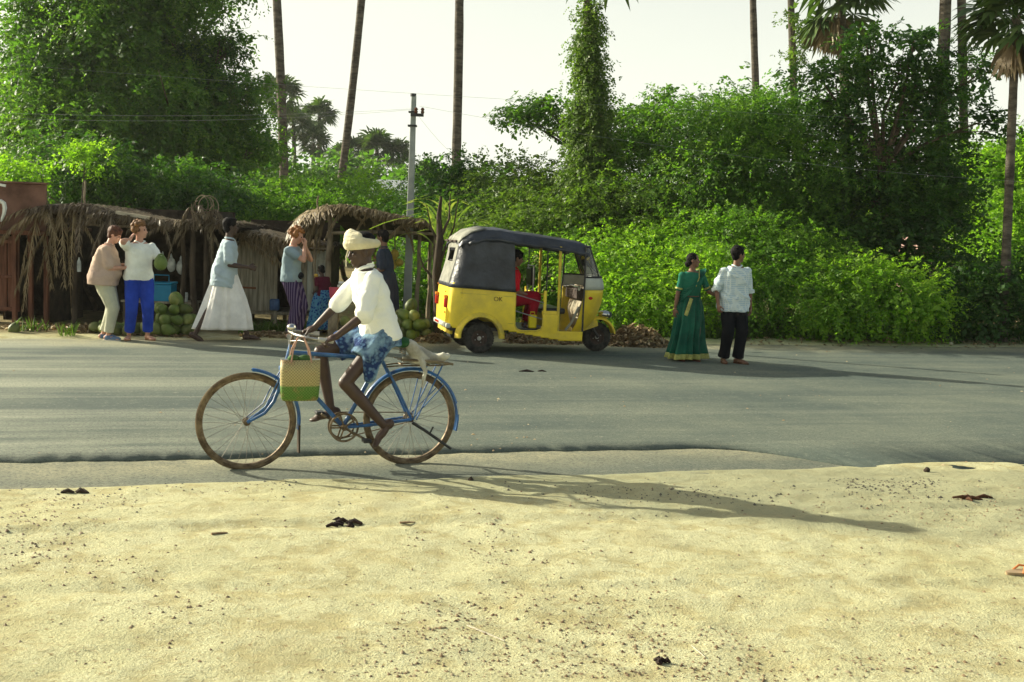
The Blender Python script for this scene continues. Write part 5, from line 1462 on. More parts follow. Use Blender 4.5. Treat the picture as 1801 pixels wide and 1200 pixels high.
# ---- 6: man in dark shirt behind the cyclist
r = person('man with black hair in a dark shirt standing behind the cyclist by the green coconuts', 676, 590, 172)
b = Body(s=.98, face=(.95, -.25, -.1), headup=(.1, 0, 1), hl=(.24, .10, 1.02), hr=(.24, -.12, 1.02), curl=(.8, .8))
b.body_mesh(SKIN_B, r)
b.hair(HAIR_K, r, 'short', 6, 1.05)
b.torso_cloth('shirt', cloth('dark_slate_cotton', (0.035, 0.045, 0.07)), r, infl=.025, sleeve=.85, sl_infl=.035, seed=11)
skirt('lungi', cloth('dark_lungi_cotton', (0.05, 0.05, 0.07)), r, [((0, 0, 1.0), .14, .17, .2), ((0, 0, .75), .18, .20, 1), ((0, 0, .4), .20, .21, 1.2), ((0, 0, .10), .21, .22, 1.4)], seed=6)

# ---- 7: woman in green sari
r = person('woman in a dark green sari with gold border tugging the young man by the arm', 1207, 634, -70)
b = Body(s=.905, face=(.55, .83, .05), hl=(.22, .47, 1.02), el=(-.3, .3, -1), handl=((.15, .9, -.1), (.9, 0, .4)), hr=(.02, -.27, .76), curl=(.8, .4), bulk=1.03, fl=(.03, .1, 0), fr=(-.02, -.1, 0), shw=.17)
b.body_mesh(SKIN_B, r)
b.hair(HAIR_K, r, 'bun', 7)
SG = cloth('green_silk', (0.008, 0.085, 0.055), .25, c2=(0.015, 0.13, 0.075), rough=.55)
GOLD = mk('gold_border', (0.36, 0.36, 0.10), .3, 30, .5, .3)
b.torso_cloth('blouse', cloth('green_blouse_cotton', (0.02, 0.14, 0.085)), r, t0=.2, infl=.012, sleeve=.78, sl_infl=.014, flare=0, seed=12, collar=False)
for k in (1, -1):
    a = b.sh[k].lerp(b.elb[k], .70); c = b.sh[k].lerp(b.elb[k], .80)
    MB().tube([a, c], .060 * b.s, 14).build('sleeve_border', GOLD, r)
sa = skirt('sari_skirt', SG, r, [((0, 0, .92), .125, .150, .1), ((.01, 0, .78), .155, .175, .6), ((.02, -.01, .55), .165, .185, 1.2), ((.02, -.03, .30), .16, .185, 2.0), ((.02, -.04, .10), .18, .215, 2.6)], folds=9, amp=.02, seed=7)
skirt('sari_border', GOLD, r, [((.02, -.04, .105), .182, .217, 2.6), ((.02, -.045, .03), .19, .228, 2.8)], folds=9, amp=.02, seed=7)
# drape: a pleated band from the right hip over the left shoulder and down the back
mb = MB(); pr = []
for i, (cx, cy, cz, ax, ay, az, w) in enumerate([(-.05, -.16, .88, 0, 0, 1, .10), (.10, -.13, .95, .2, .3, 1, .12), (.155, -.02, 1.05, .1, .6, .8, .13), (.150, .06, 1.16, 0, .6, .8, .12), (.115, .12, 1.255, -.1, .8, .6, .10),
                                                (.03, .145, 1.335, -.3, 1, .2, .085), (-.07, .14, 1.28, -.2, 1, -.1, .09), (-.125, .13, 1.08, 0, 1, 0, .11), (-.135, .13, .80, 0, 1, 0, .14), (-.17, .14, .52, 0, 1, 0, .16)]):
    a = Vector((ax, ay, az)).normalized(); row = []
    for j in range(13):
        f = (j / 12 - .5) * 2
        out = Vector((cx, cy * .6, 0)).normalized() * (.014 * math.sin(j * 2.6) + .012)
        row.append(Vector((cx, cy, cz)) * 1.0 + a * w * f * .9 + out)
    pr.append(row)
for e_ in (0,):
    MB().tube([pr[i][e_] + Vector((pr[i][e_].x, pr[i][e_].y, 0)).normalized() * .012 for i in range(3, len(pr))], .008, 6).build('drape_border', GOLD, r)
mb.loft(pr, caps=False, closed=False); dr = mb.build('sari_drape', SG, r)
mm = dr.modifiers.new('s', 'SUBSURF'); mm.levels = 1; mm.render_levels = 1
mm = dr.modifiers.new('t', 'SOLIDIFY'); mm.thickness = .012
MB().beam((.165, -.06, .90), (.21, -.16, .66), .05, .012, up=(1, 0, 0)).build('sash_fold', GOLD, r)
b.shoes('sandal', mk('red_brown_leather', (0.12, 0.03, 0.02)), r, thong=True)
MB().tube([b.wr[-1] + (Vector((math.cos(a), math.sin(a), 0))) * .027 for a in np.linspace(0, 6.283, 15)[:-1]], .004, 5, closed=True).build('bangle', mk('brass', (0.6, 0.42, 0.12), .1, metal=1, rough=.3), r)

# ---- 8: young man in check shirt
r = person('young man in a loose pale blue shirt with rolled sleeves and black trousers, looking away', 1284, 639, -78)
b = Body(s=.975, face=(-.15, .98, .02), hl=(.0, .27, .80), hr=(.09, -.27, .85), er=(-.6, -.7, 0), el=(-.6, .7, 0), curl=(.5, .8), fl=(.03, .10, 0), fr=(-.02, -.10, 0), toel=(.9, .6, 0))
b.body_mesh(SKIN_B, r)
b.hair(HAIR_K, r, 'short', 8, 1.1)
SH = pattern('pale_blue_check', (0.42, 0.54, 0.60), (0.62, 0.70, 0.68), 'check', 12, thick=.62)
b.torso_cloth('shirt', SH, r, t0=-.34, infl=.040, sleeve=1.05, sl_infl=.045, flare=.022, seed=13, fold=.012)
for k in (1, -1):
    a = b.elb[k].lerp(b.wr[k], -.02); c = b.elb[k].lerp(b.wr[k], .17)
    MB().tube([a, a.lerp(c, .5), c], [.070, .074, .070], 14).build('rolled_cuff', cloth('pale_cuff_cotton', (0.52, 0.60, 0.58)), r)
b.trousers('trousers', cloth('black_cotton', (0.008, 0.009, 0.011)), r, infl=.035, end=.97, hem=.085, seed=14, fold=.008)
b.shoes('sandal', mk('brown_leather', (0.10, 0.05, 0.03)), r, thong=True)
# ================================================================== auto rickshaw
HD = R(13)
rw = empty('auto_rickshaw', (-.60, 16.72, .004), HD, 'yellow three wheeled auto rickshaw with black canvas hood parked at the verge', 'auto rickshaw')
M_YEL = mk('yellow_paint', (0.70, 0.52, 0.04), .08, 3.2, .42, .12, 60, .002, spec=.5, c2=(0.90, 0.68, 0.03))
M_YEL2 = mk('dusty_yellow_paint', (0.60, 0.46, 0.09), .25, 7, .6, .2, 60, .002, c2=(0.82, 0.62, 0.05))
M_CANV = mk('black_canvas', (0.014, 0.018, 0.028), .35, 3, .45, .9, 5, .035, spec=.5, c2=(0.045, 0.052, 0.068))
M_CANVG = mk('dusty_sunlit_canvas', (0.20, 0.20, 0.165), .25, 6, .7, .4, 12, .01, c2=(0.28, 0.28, 0.23))  # black canvas greyed by dust plus a painted-in sun sheen
M_RUB = mk('rubber', (0.022, 0.021, 0.019), .3, 14, .85, .3, 60, .004, c2=(0.06, 0.055, 0.045))
M_RIM = mk('rusty_rim', (0.06, 0.04, 0.03), .4, 20, .7, .3)
M_WHITEP = mk('off_white_paint', (0.46, 0.48, 0.42), .12, 6, .5, .1)
M_CHR = mk('chrome', (0.55, 0.54, 0.5), .1, 5, .2, 0, metal=1)
M_BLK = mk('black_vinyl', (0.012, 0.012, 0.013), .2, 8, .4, .3, 30, .004, spec=.5)
M_REDL = mk('red_lamp', (0.42, 0.02, 0.015), .1, 10, .25, .1)
M_ORL = mk('orange_lamp', (0.65, 0.22, 0.03), .1, 10, .25, .1)
def glass_mat():
    m, nt = _new('windscreen_glass')
    a = nt.nodes.new('ShaderNodeBsdfTransparent'); b = nt.nodes.new('ShaderNodeBsdfGlossy'); b.inputs['Roughness'].default_value = .06
    a.inputs[0].default_value = (.78, .84, .80, 1)
    f = nt.nodes.new('ShaderNodeFresnel'); f.inputs[0].default_value = 1.5
    d = nt.nodes.new('ShaderNodeBsdfDiffuse'); d.inputs[0].default_value = (.4, .45, .42, 1)
    mx = nt.nodes.new('ShaderNodeMixShader'); m2 = nt.nodes.new('ShaderNodeMixShader'); m2.inputs[0].default_value = .10
    o = nt.nodes.new('ShaderNodeOutputMaterial')
    nt.links.new(f.outputs[0], mx.inputs[0]); nt.links.new(a.outputs[0], mx.inputs[1]); nt.links.new(b.outputs[0], mx.inputs[2])
    nt.links.new(mx.outputs[0], m2.inputs[1]); nt.links.new(d.outputs[0], m2.inputs[2]); nt.links.new(m2.outputs[0], o.inputs[0])
    return m
M_GLASS = glass_mat()
HW = .60
# lower body: one shell round the two sides and the rear, with wheel arches and door openings cut out
def upath(step=.02, xr=-.44, hw=HW, xf=1.52, rad=.13):
    pts = []
    x = xf
    while x > xr + rad: pts.append((x, -hw)); x -= step
    for a in np.linspace(0, math.pi / 2, 10): pts.append((xr + rad - rad * math.sin(a), -hw + rad - rad * math.cos(a)))
    y = -hw + rad + step
    while y < hw - rad: pts.append((xr, y)); y += step
    for a in np.linspace(math.pi / 2, 0, 10): pts.append((xr + rad - rad * math.sin(a), hw - rad + rad * math.cos(a)))
    x = xr + rad + step
    while x < xf: pts.append((x, hw)); x += step
    return pts
def zb(x): return float(np.interp(x, [-.5, .3, 1.15, 1.52], [.37, .35, .21, .19]))
def zt_(x): return float(np.interp(x, [-.5, .52], [1.0, .885])) if x < .52 else (.57 if x < 1.14 else .33)
def side_keep(x, z):
    if z < zb(x) or z > zt_(x): return False
    if (x - 0.0) ** 2 + (z - .24) ** 2 < .29 ** 2: return False
    if .50 < x < .92:
        r = .10; z0 = .34
        if z > z0 + r: return False
        if z > z0:
            cx = .50 + r if x < .50 + r else (.92 - r if x > .92 - r else x)
            if (x - cx) ** 2 + (z - z0 - r) ** 2 < r * r: return False
    return True
pth = upath(); zsn = np.arange(.18, 1.021, .02)
mb = MB(); idx = {}
for i, (x, y) in enumerate(pth):
    for j, z in enumerate(zsn):
        bul = .025 * math.sin(math.pi * min(1, max(0, (z - .3) / .75)))
        inn = (z - .37) * .05
        yy = y - math.copysign(inn * .3, y) + math.copysign(bul, y) * (abs(y) > HW - .14); xx = x + (inn if x < -.3 else 0) - (bul * .6 if x < -.4 else 0)
        idx[i, j] = len(mb.v); mb.v.append((xx, yy, z))
for i in range(len(pth) - 1):
    for j in range(len(zsn) - 1):
        x = (pth[i][0] + pth[i + 1][0]) / 2; z = (zsn[j] + zsn[j + 1]) / 2; y = pth[i][1]
        rear = abs(y) < HW - .02
        if (not rear and side_keep(x, z)) or (rear and .37 < z < 1.0):
            mb.f.append((idx[i, j], idx[i + 1, j], idx[i + 1, j + 1], idx[i, j + 1]))
body = mb.build('body', M_YEL, rw); sm = body.modifiers.new('t', 'SOLIDIFY'); sm.thickness = .012
def side(pts, y, r, name, mat, n=8, closed=False):
    return MB().tube([(x, y, z) for x, z in pts], r, n, closed=closed).build(name, mat, rw)
for sg in (-1, 1):
    y = sg * (HW + .03)
    # flared wheel arch
    prof = []
    for k in range(17):
        a = math.pi * (1.02 - k / 16 * 1.04); prof.append((math.cos(a), math.sin(a)))
    rings = []
    for c, s_ in prof:
        rings.append([Vector((c * rr, sg * yy, .24 + s_ * rr)) for rr, yy in ((.275, .60), (.275, .655), (.29, .685), (.315, .680), (.335, .655), (.365, .612), (.36, .60))])
    MB().loft(rings).build('wheel_arch', M_YEL2, rw)
    side([(.50, .885), (.50, .55), (.505, .42), (.53, .365), (.60, .338), (.71, .335), (.82, .338), (.89, .365), (.915, .42), (.92, .55), (.92, .60)], y - sg * .012, .011, 'opening_trim', M_YEL2)
    side([(-.28, .37), (.0, .36), (.3, .35), (.6, .30), (1.15, .21), (1.5, .19)], y - sg * .02, .014, 'sill_trim', M_YEL2) if False else None
    for zz, xa_, xb_ in ((.93, -.30, .46), (.86, -.30, .48), (.79, -.30, .48), (.72, -.30, .48), (.65, .24, .48), (.58, .34, .48), (.51, .38, .48), (.44, .40, .48)):
        MB().beam((xa_, sg * (HW + .022), zz), (xb_, sg * (HW + .022), zz - .05 * (xb_ - xa_)), .010, .008, up=(0, 1, 0)).build('pressed_rib', M_YEL2, rw)
    MB().box((1.02, sg * (HW - .03), .60), (.22, .05, .06)).build('side_rail', M_YEL, rw, bevel=.01)
for zz in (.50, .58, .66, .74, .82, .90):
    MB().beam((-.455 + (zz - .37) * .05, -.42, zz), (-.455 + (zz - .37) * .05, .42, zz), .010, .008, up=(1, 0, 0)).build('pressed_rib', M_YEL2, rw)
MB().box((-.45, 0, .385), (.07, 1.16, .07)).build('bumper', M_WHITEP, rw, bevel=.02)
MB().box((-.487, .25, .392), (.006, .34, .03)).build('red_lettering_strip', M_REDL, rw)
for y in (-.40, .40):
    l = MB().box((-.468, y, .70), (.05, .085, .13)).build('tail_lamp', M_REDL, rw, bevel=.012)
    MB().box((-.47, y, .79), (.05, .085, .045)).build('indicator_cap', M_ORL, l, bevel=.01)
for y, z in ((-.33, .86), (.36, .94), (-.28, .56)):
    MB().ell((-.462, y, z), (.012, .014, .014), None, 8).build('reflector', M_ORL, rw)
# rear skirt below the bumper and dark underside
MB().box((-.40, 0, .31), (.05, 1.02, .10)).build('rear_skirt', M_YEL2, rw, bevel=.01)
MB().box((.35, 0, .34), (1.55, 1.10, .05)).build('floor_pan', M_BLK, rw)
MB().box((-.10, 0, .30), (.5, .36, .26)).build('engine', M_METAL, rw, bevel=.03)
MB().tube([(-.38, .15, .26), (-.05, .2, .24), (.2, .2, .28)], .035, 10).build('exhaust', M_RIM, rw)
MB().tube([(0, -.5, .215), (0, .5, .215)], .025, 8).build('rear_axle', M_METAL, rw)
def rwheel(loc, name='wheel'):
    w = bpy.data.objects.new('x', None)
    t = MB().lathe([(.115, -.045), (.17, -.052), (.20, -.046), (.215, -.03), (.219, 0), (.215, .03), (.20, .046), (.17, .052), (.115, .045)], (0, 0, 0), (0, 1, 0), 40, closed=True).build('wheel', M_RUB, rw)
    t.location = loc
    MB().lathe([(0, -.030), (.045, -.036), (.05, -.028), (.095, -.022), (.12, -.044), (.125, -.03), (.125, .03), (.10, .02), (0, .02)], (0, 0, 0), (0, 1, 0), 28).build('rim', M_RIM, t)
    h = MB(); h.lathe([(0, -.052), (.028, -.050), (.032, -.03)], (0, 0, 0), (0, 1, 0), 16)
    for k in range(4):
        a = k * math.pi / 2 + .4; h.ell((.062 * math.cos(a), -.034, .062 * math.sin(a)), (.009, .008, .009), None, 8)
    h.build('hub_cap', M_STEEL, t)
    m = MB()
    for k in range(36):
        a = k * math.pi / 18; c, s_ = math.cos(a), math.sin(a)
        m.box((.214 * c, 0, .214 * s_), (.012, .075, .016), Matrix.Rotation(-a, 3, 'Y'))
    m.build('tread', M_RUB, t)
    bpy.data.objects.remove(w)
    return t
rwheel((0, -.545, .215)); w2 = rwheel((0, .545, .215)); w2.rotation_euler = (0, 0, math.pi)
fwh = rwheel((1.92, 0, .215))
# hood (canvas): rear and quarter panels
def hpath(z, hw, xr, xf):
    return [(x, y) for x, y in upath(.03, xr, hw, xf, .16)]
rings = []
for z in np.linspace(.93, 1.62, 13):
    f = (z - .93) / .69
    xr = -.435 + .02 * math.sin(f * 3) + .15 * f; hw = .625 - .03 * f - .012 * math.sin(f * math.pi)
    n = 60
    src = hpath(z, hw, xr, .50 - .04 * f); L = len(src)
    rings.append([Vector((src[int(i * (L - 1) / (n * 1.0 - 1))][0], src[int(i * (L - 1) / (n - 1.0))][1], z - (.055 * max(0, src[int(i * (L - 1) / (n - 1.0))][0] + .3) if f < .3 else 0))) for i in range(n)])
mbh = MB(); n = len(rings[0])
for r_ in rings: mbh.v += [tuple(p) for p in r_]
for i in range(len(rings) - 1):
    for k in range(n - 1):
        a_ = Vector(rings[i][k]); c_ = (a_ + Vector(rings[i + 1][k + 1])) / 2
        if c_.x < -.2 and -.18 < c_.y < .22 and 1.30 < c_.z < 1.47: continue
        mbh.f.append((i * n + k, i * n + k + 1, (i + 1) * n + k + 1, (i + 1) * n + k))
co = np.array(mbh.v); dd = .010 * fbm(co[:, 0] * 5, co[:, 1] * 5, co[:, 2] * 3, 4, 3); rr_ = co[:, :2] / (np.linalg.norm(co[:, :2], axis=1, keepdims=True) + 1e-6)
co[:, :2] += rr_ * dd[:, None]; mbh.v = [tuple(p) for p in co]
hood = mbh.build('hood', M_CANV, rw); m_ = hood.modifiers.new('t', 'SOLIDIFY'); m_.thickness = .012
# rear panel round the window: black vinyl greyed by dust and painted sun sheen
mb = MB()
for (y0, y1, z0_, z1_) in ((-.40, .42, .985, 1.29), (-.40, -.19, 1.29, 1.48), (.23, .42, 1.29, 1.48), (-.40, .42, 1.48, 1.58)):
    q = []
    for z in (z0_, z1_):
        f = (z - .93) / .69; x = -.435 + .02 * math.sin(f * 3) + .15 * f - .018
        q += [Vector((x, y0, z)), Vector((x, y1, z))]
    o_ = len(mb.v); mb.v += [tuple(p) for p in q] + [tuple(p + Vector((.008, 0, 0))) for p in q]
    mb.f += [(o_, o_ + 2, o_ + 3, o_ + 1), (o_ + 4, o_ + 5, o_ + 7, o_ + 6), (o_, o_ + 1, o_ + 5, o_ + 4), (o_ + 2, o_ + 6, o_ + 7, o_ + 3)]
mb.build('rear_vinyl_panel', M_CANVG, rw)
MB().tube([(-.30 - .02, y, z) for y, z in ((-.19, 1.30), (.23, 1.30), (.23, 1.48), (-.19, 1.48))], .012, 6, closed=True).build('rear_window_frame', M_BLK, rw)
# roof canopy
rx = [(-.33, 1.585, .54), (-.28, 1.66, .575), (-.15, 1.75, .60), (.05, 1.80, .61), (.25, 1.80, .61), (.5, 1.765, .605), (.8, 1.735, .60), (1.05, 1.705, .595), (1.3, 1.675, .59), (1.5, 1.645, .575), (1.60, 1.60, .56)]
rings = []
gg = random.Random(3)
for k, (x, z, hw) in enumerate(rx):
    r_ = []
    for i in range(25):
        f = i / 24 * 2 - 1
        drop = .055 * abs(f) ** 2.5 + (.10 if abs(f) > .97 else 0) * (1 if k > 1 else .4)
        r_.append(Vector((x, f * hw * (1.0 if abs(f) < .97 else 1.01), z - drop + gg.uniform(-.006, .006))))
    under = [p - Vector((0, -0.012 * (1 if p.y < 0 else -1) if False else 0, .018)) for p in reversed(r_)]
    rings.append(r_ + under)
MB().loft(rings).build('roof_canopy', M_CANV, rw)
mbg = MB()
for i, (x, z, hw) in enumerate(rx[:4]):
    pass
mbg.loft([[Vector((x, f * hw * .93, z + .008 - .05 * abs(f * .93) ** 2.5)) for f in np.linspace(-1, 1, 13)] for x, z, hw in rx[:4]], caps=False, closed=False)
o_ = mbg.build('dusty_roof_panel', M_CANVG, rw); m_ = o_.modifiers.new('t', 'SOLIDIFY'); m_.thickness = .006
for yy in (-.40, -.06, .28):
    MB().beam((-.345, yy, 1.585), (-.345, yy + .24, 1.585), .02, .022).build('hood_slot', M_RIM, rw)
for sg in (-1, 1):      # scalloped side valance
    mb = MB(); top_ = []; bot = []
    for k in range(29):
        x = -.2 + k * .063; z = float(np.interp(x, [q[0] for q in rx], [q[1] for q in rx])) - .145
        hw = float(np.interp(x, [q[0] for q in rx], [q[2] for q in rx])) + .008
        top_.append(Vector((x, sg * hw, z))); bot.append(Vector((x, sg * (hw + .012 * math.sin(k * 1.3)), z - .05 - .018 * math.sin(k * .9) ** 2)))
    mb.loft([top_, bot], caps=False, closed=False); v_ = mb.build('roof_valance', M_CANV, rw); m_ = v_.modifiers.new('t', 'SOLIDIFY'); m_.thickness = .01
# frame posts
for sg in (-1, 1):
    MB().tube([(1.15, sg * .585, .30), (1.15, sg * .585, 1.0), (1.15, sg * .575, 1.56)], .022, 8).build('door_post', M_YEL2, rw)
    MB().tube([(.945, sg * .59, .57), (.945, sg * .59, .92)], .024, 8).build('short_post', M_YEL, rw)
    MB().tube([(.965, sg * .57, .92), (.965, sg * .57, 1.58)], .010, 6).build('hood_stay', M_BLK, rw)
    MB().tube([(.50, sg * .60, .86), (.945, sg * .60, .74)], .008, 6).build('guard_rod', M_STEEL, rw)
    MB().tube([(.50, sg * .60, .62), (.945, sg * .60, .50)], .008, 6).build('guard_rod', M_STEEL, rw)
MB().tube([(.94, -.59, .86), (.94, .59, .86)], .014, 6).build('cross_rail', M_YEL, rw)
# seats
MB().box((.24, 0, .62), (.54, 1.06, .14)).build('passenger_seat', M_BLK, rw, bevel=.04)
MB().box((-.20, 0, .92), (.12, 1.06, .52)).build('seat_back', M_BLK, rw, bevel=.04)
MB().box((1.12, 0, .62), (.34, .96, .085)).build('driver_seat', M_BLK, rw, bevel=.03)
MB().box((.99, 0, .47), (.04, .9, .24)).build('seat_box', M_YEL, rw, bevel=.01)
MB().box((1.06, -.585, .48), (.12, .02, .22)).build('side_panel', M_YEL, rw, bevel=.006)
MB().box((.86, 0, 1.10), (.06, .34, .26)).build('driver_backrest', M_BLK, rw, bevel=.02)
MB().tube([(.86, -.17, .86), (.86, -.17, 1.26), (.86, .17, 1.26), (.86, .17, .86)], .012, 6).build('backrest_frame', M_STEEL, rw)
gp = MB().box((1.05, -.600, .50), (.16, .006, .03)).build('green_name_strip', mk('green_paint', (0.01, 0.16, 0.05)), rw)
for k in range(4):
    MB().box((.995 + k * .034, -.6045, .50), (.018, .003, .014)).build('white_lettering', M_WHITEP, gp)
MB().box((1.10, -.600, .37), (.05, .006, .20)).build('green_stripe', MATS['green_paint'], rw)
def text3d(txt, size, loc, rot, mat, parent, name='lettering', depth=.002):
    cu = bpy.data.curves.new('t', 'FONT'); cu.body = txt; cu.size = size; cu.extrude = depth; cu.align_x = 'CENTER'
    o = bpy.data.objects.new('t', cu); COL.objects.link(o)
    me = bpy.data.meshes.new_from_object(o.evaluated_get(bpy.context.evaluated_depsgraph_get())); me.name = name
    bpy.data.objects.remove(o)
    q = link(name, me, mat, parent, False); q.location = loc; q.rotation_euler = rot
    return q
text3d('OK', .09, (.245, -.632, .755), (math.pi / 2, 0, 0), mk('brown_lettering_paint', (0.16, 0.09, 0.02)), rw)
text3d('TAXI', .045, (-.462, -.02, .62), (math.pi / 2, 0, -math.pi / 2), MATS['brown_lettering_paint'], rw) if False else None
# front cowl lofted from plan sections: (z, x at the pillar, half width, x of the nose)
def plan(z, xs_, hw, xn, n=24, ex=2.3):
    out = []
    for i in range(n + 1):
        a = -math.pi / 2 + math.pi * i / n
        c, s_ = math.cos(a), math.sin(a)
        out.append(Vector((xs_ + (xn - xs_) * abs(c) ** (2 / ex), hw * math.copysign(abs(s_) ** (2 / ex), s_), z)))
    return out
low = [(.20, 1.38, .20, 1.52), (.30, 1.42, .34, 1.66), (.42, 1.46, .43, 1.79), (.58, 1.49, .52, 1.88), (.75, 1.51, .57, 1.93), (.90, 1.52, .59, 1.945), (.945, 1.52, .592, 1.945)]
cw = MB(); cw.loft([plan(*q) for q in low], caps=False, closed=False)
c_ = cw.build('front_cowl', M_YEL, rw); m_ = c_.modifiers.new('t', 'SOLIDIFY'); m_.thickness = .012
up_ = [(.945, 1.52, .598, 1.955), (1.0, 1.52, .60, 1.95), (1.08, 1.52, .598, 1.93), (1.13, 1.52, .595, 1.91)]
cw = MB(); cw.loft([plan(*q) for q in up_], caps=False, closed=False)
c_ = cw.build('cowl_top', M_WHITEP, rw); m_ = c_.modifiers.new('t', 'SOLIDIFY'); m_.thickness = .012
gl = [(1.13, 1.53, .585, 1.90), (1.3, 1.53, .58, 1.82), (1.56, 1.53, .56, 1.68)]
cw = MB(); cw.loft([plan(*q) for q in gl], caps=False, closed=False); cw.build('windscreen', M_GLASS, rw)
MB().tube(plan(1.13, 1.53, .59, 1.905), .014, 6).build('windscreen_seal', M_BLK, rw)
MB().tube(plan(1.57, 1.53, .565, 1.675), .020, 6).build('windscreen_header', M_CANV, rw)
for sg in (-1, 1):
    MB().tube([(1.52, sg * .597, .33), (1.52, sg * .60, .95), (1.525, sg * .595, 1.12), (1.53, sg * .565, 1.60)], .014, 8).build('windscreen_pillar', M_BLK, rw)
    a0 = plan(1.13, 1.53, .59, 1.905)[5 if sg < 0 else 19]; a1 = plan(1.56, 1.53, .565, 1.68)[5 if sg < 0 else 19]
    MB().tube([a0, a1], .010, 6).build('windscreen_seal', M_BLK, rw)
MB().tube([(1.86, .1, 1.15), (1.73, .3, 1.48)], .007, 5).build('wiper', M_BLK, rw)
# interior: leg shield, dash, handlebar
MB().loft([[Vector((1.60, y * .9, .32)) for y in (-.3, .3)] + [Vector((1.62, y * .9, .32)) for y in (.3, -.3)], [Vector((1.56, y, .62)) for y in (-.42, .42)] + [Vector((1.58, y, .62)) for y in (.42, -.42)],
           [Vector((1.68, y, .98)) for y in (-.48, .48)] + [Vector((1.70, y, .98)) for y in (.48, -.48)]]).build('leg_shield', mk('scuffed_cream_paint', (0.30, 0.20, 0.08), .5, 6, .7, c2=(0.50, 0.45, 0.33)), rw)
MB().box((1.66, 0, .86), (.24, .98, .16)).build('dashboard', M_RIM, rw, bevel=.02)
MB().tube([(1.50, -.40, .94), (1.56, -.2, .97), (1.58, 0, .96), (1.56, .2, .97), (1.50, .40, .94)], .018, 8).build('handlebar', M_CHR, rw)
MB().tube([(1.58, 0, .95), (1.70, 0, .55), (1.80, 0, .42)], .03, 10).build('steering_column', M_METAL, rw)
MB().tube([(1.52, -.36, .68), (1.44, -.30, .45), (1.36, -.26, .33)], .02, 6).build('gear_lever', M_WHITEP, rw)
MB().box((1.30, 0, .27), (.50, 1.05, .04)).build('driver_floor', M_YEL2, rw, bevel=.01)
ind = MB().ell((1.64, -.548, .83), (.05, .022, .032), Matrix.Rotation(.5, 3, 'Z'), 14).build('front_indicator', M_REDL, rw)
# fork, mudguard, headlight
MB().tube([(1.78, -.10, .42), (1.92, -.10, .215)], .022, 8).build('fork_arm', M_METAL, rw)
MB().tube([(1.78, .10, .42), (1.92, .10, .215)], .022, 8).build('fork_arm', M_METAL, rw)
rings = []
for k in range(15):
    a = math.pi * (1.02 - k / 14 * .98); c, s_ = math.cos(a), math.sin(a)
    rings.append([Vector((1.92 + c * rr, yy, .235 + s_ * rr)) for rr, yy in ((.25, -.10), (.275, -.07), (.285, 0), (.275, .07), (.25, .10), (.26, .10), (.285, .07), (.296, 0), (.285, -.07), (.26, -.10))])
MB().loft(rings).build('front_mudguard', M_YEL, rw)
MB().loft([[Vector((1.60 + .1 * k, y, .30 + .03 * k)) for y in (-.22 + .03 * k, .22 - .03 * k)] + [Vector((1.62 + .09 * k, y, .50 - .01 * k)) for y in (.22 - .03 * k, -.22 + .03 * k)] for k in range(4)]).build('cowl_chin', M_YEL2, rw)
M_ = Matrix.Rotation(.1, 3, 'Y')
hl = MB().ell((2.03, -.02, .56), (.105, .085, .062), M_, 18).build('headlight', M_CHR, rw)
MB().ell((2.09, -.02, .555), (.055, .075, .055), M_, 14).build('lens', M_GLASS, hl)
MB().tube([(2.0, -.02, .50), (1.96, 0, .46)], .03, 8).build('headlight_bracket', M_BLK, rw)
# yellow can at the passenger's feet
can = empty('yellow_can', (0, 0, 0), HD, 'small yellow plastic can on the rickshaw floor at the passenger\'s feet', 'can')
can.location = Vector(rw.location) + Matrix.Rotation(HD, 3, 'Z') @ Vector((.80, -.46, .365))
MB().box((0, 0, .10), (.12, .09, .20)).build('can_body', mk('yellow_plastic', (0.72, 0.58, 0.01), .05, 5, .4), can, bevel=.02)
MB().tube([(-.03, 0, .205), (-.03, 0, .235), (.03, 0, .235), (.03, 0, .205)], .008, 6).build('handle', MATS['yellow_plastic'], can)
# passenger in red
r = empty('person', Vector(rw.location) + Matrix.Rotation(HD, 3, 'Z') @ Vector((.43, -.30, .36)), HD, 'passenger in red clothes sitting inside the rickshaw, facing forward', 'person')
b = Body(s=.93, pelvis=(.02, 0, .44), lean=(.10, 0, 1), face=(1, -.1, -.25), headup=(.28, 0, 1), fl=(.36, .11, -.01), fr=(.38, -.07, -.01), kl=(1, 0, .8), kr=(1, 0, .8), hl=(.36, .12, .50), hr=(.36, -.12, .50), el=(-1, .3, -.4), er=(-1, -.3, -.4), curl=(.5, .5))
b.body_mesh(SKIN_B, r)
b.hair(HAIR_K, r, 'short', 15, 1.08)
RC = cloth('red_cotton', (0.50, 0.008, 0.014), .2, c2=(0.60, 0.015, 0.025))
b.torso_cloth('shirt', RC, r, infl=.028, sleeve=.8, sl_infl=.035, seed=21)
b.trousers('trousers', cloth('dark_red_cotton', (0.28, 0.008, 0.02), .2), r, infl=.035, end=.93, hem=.08, seed=22)
b.shoes('shoe', cloth('grey_canvas', (0.22, 0.22, 0.24)), r)
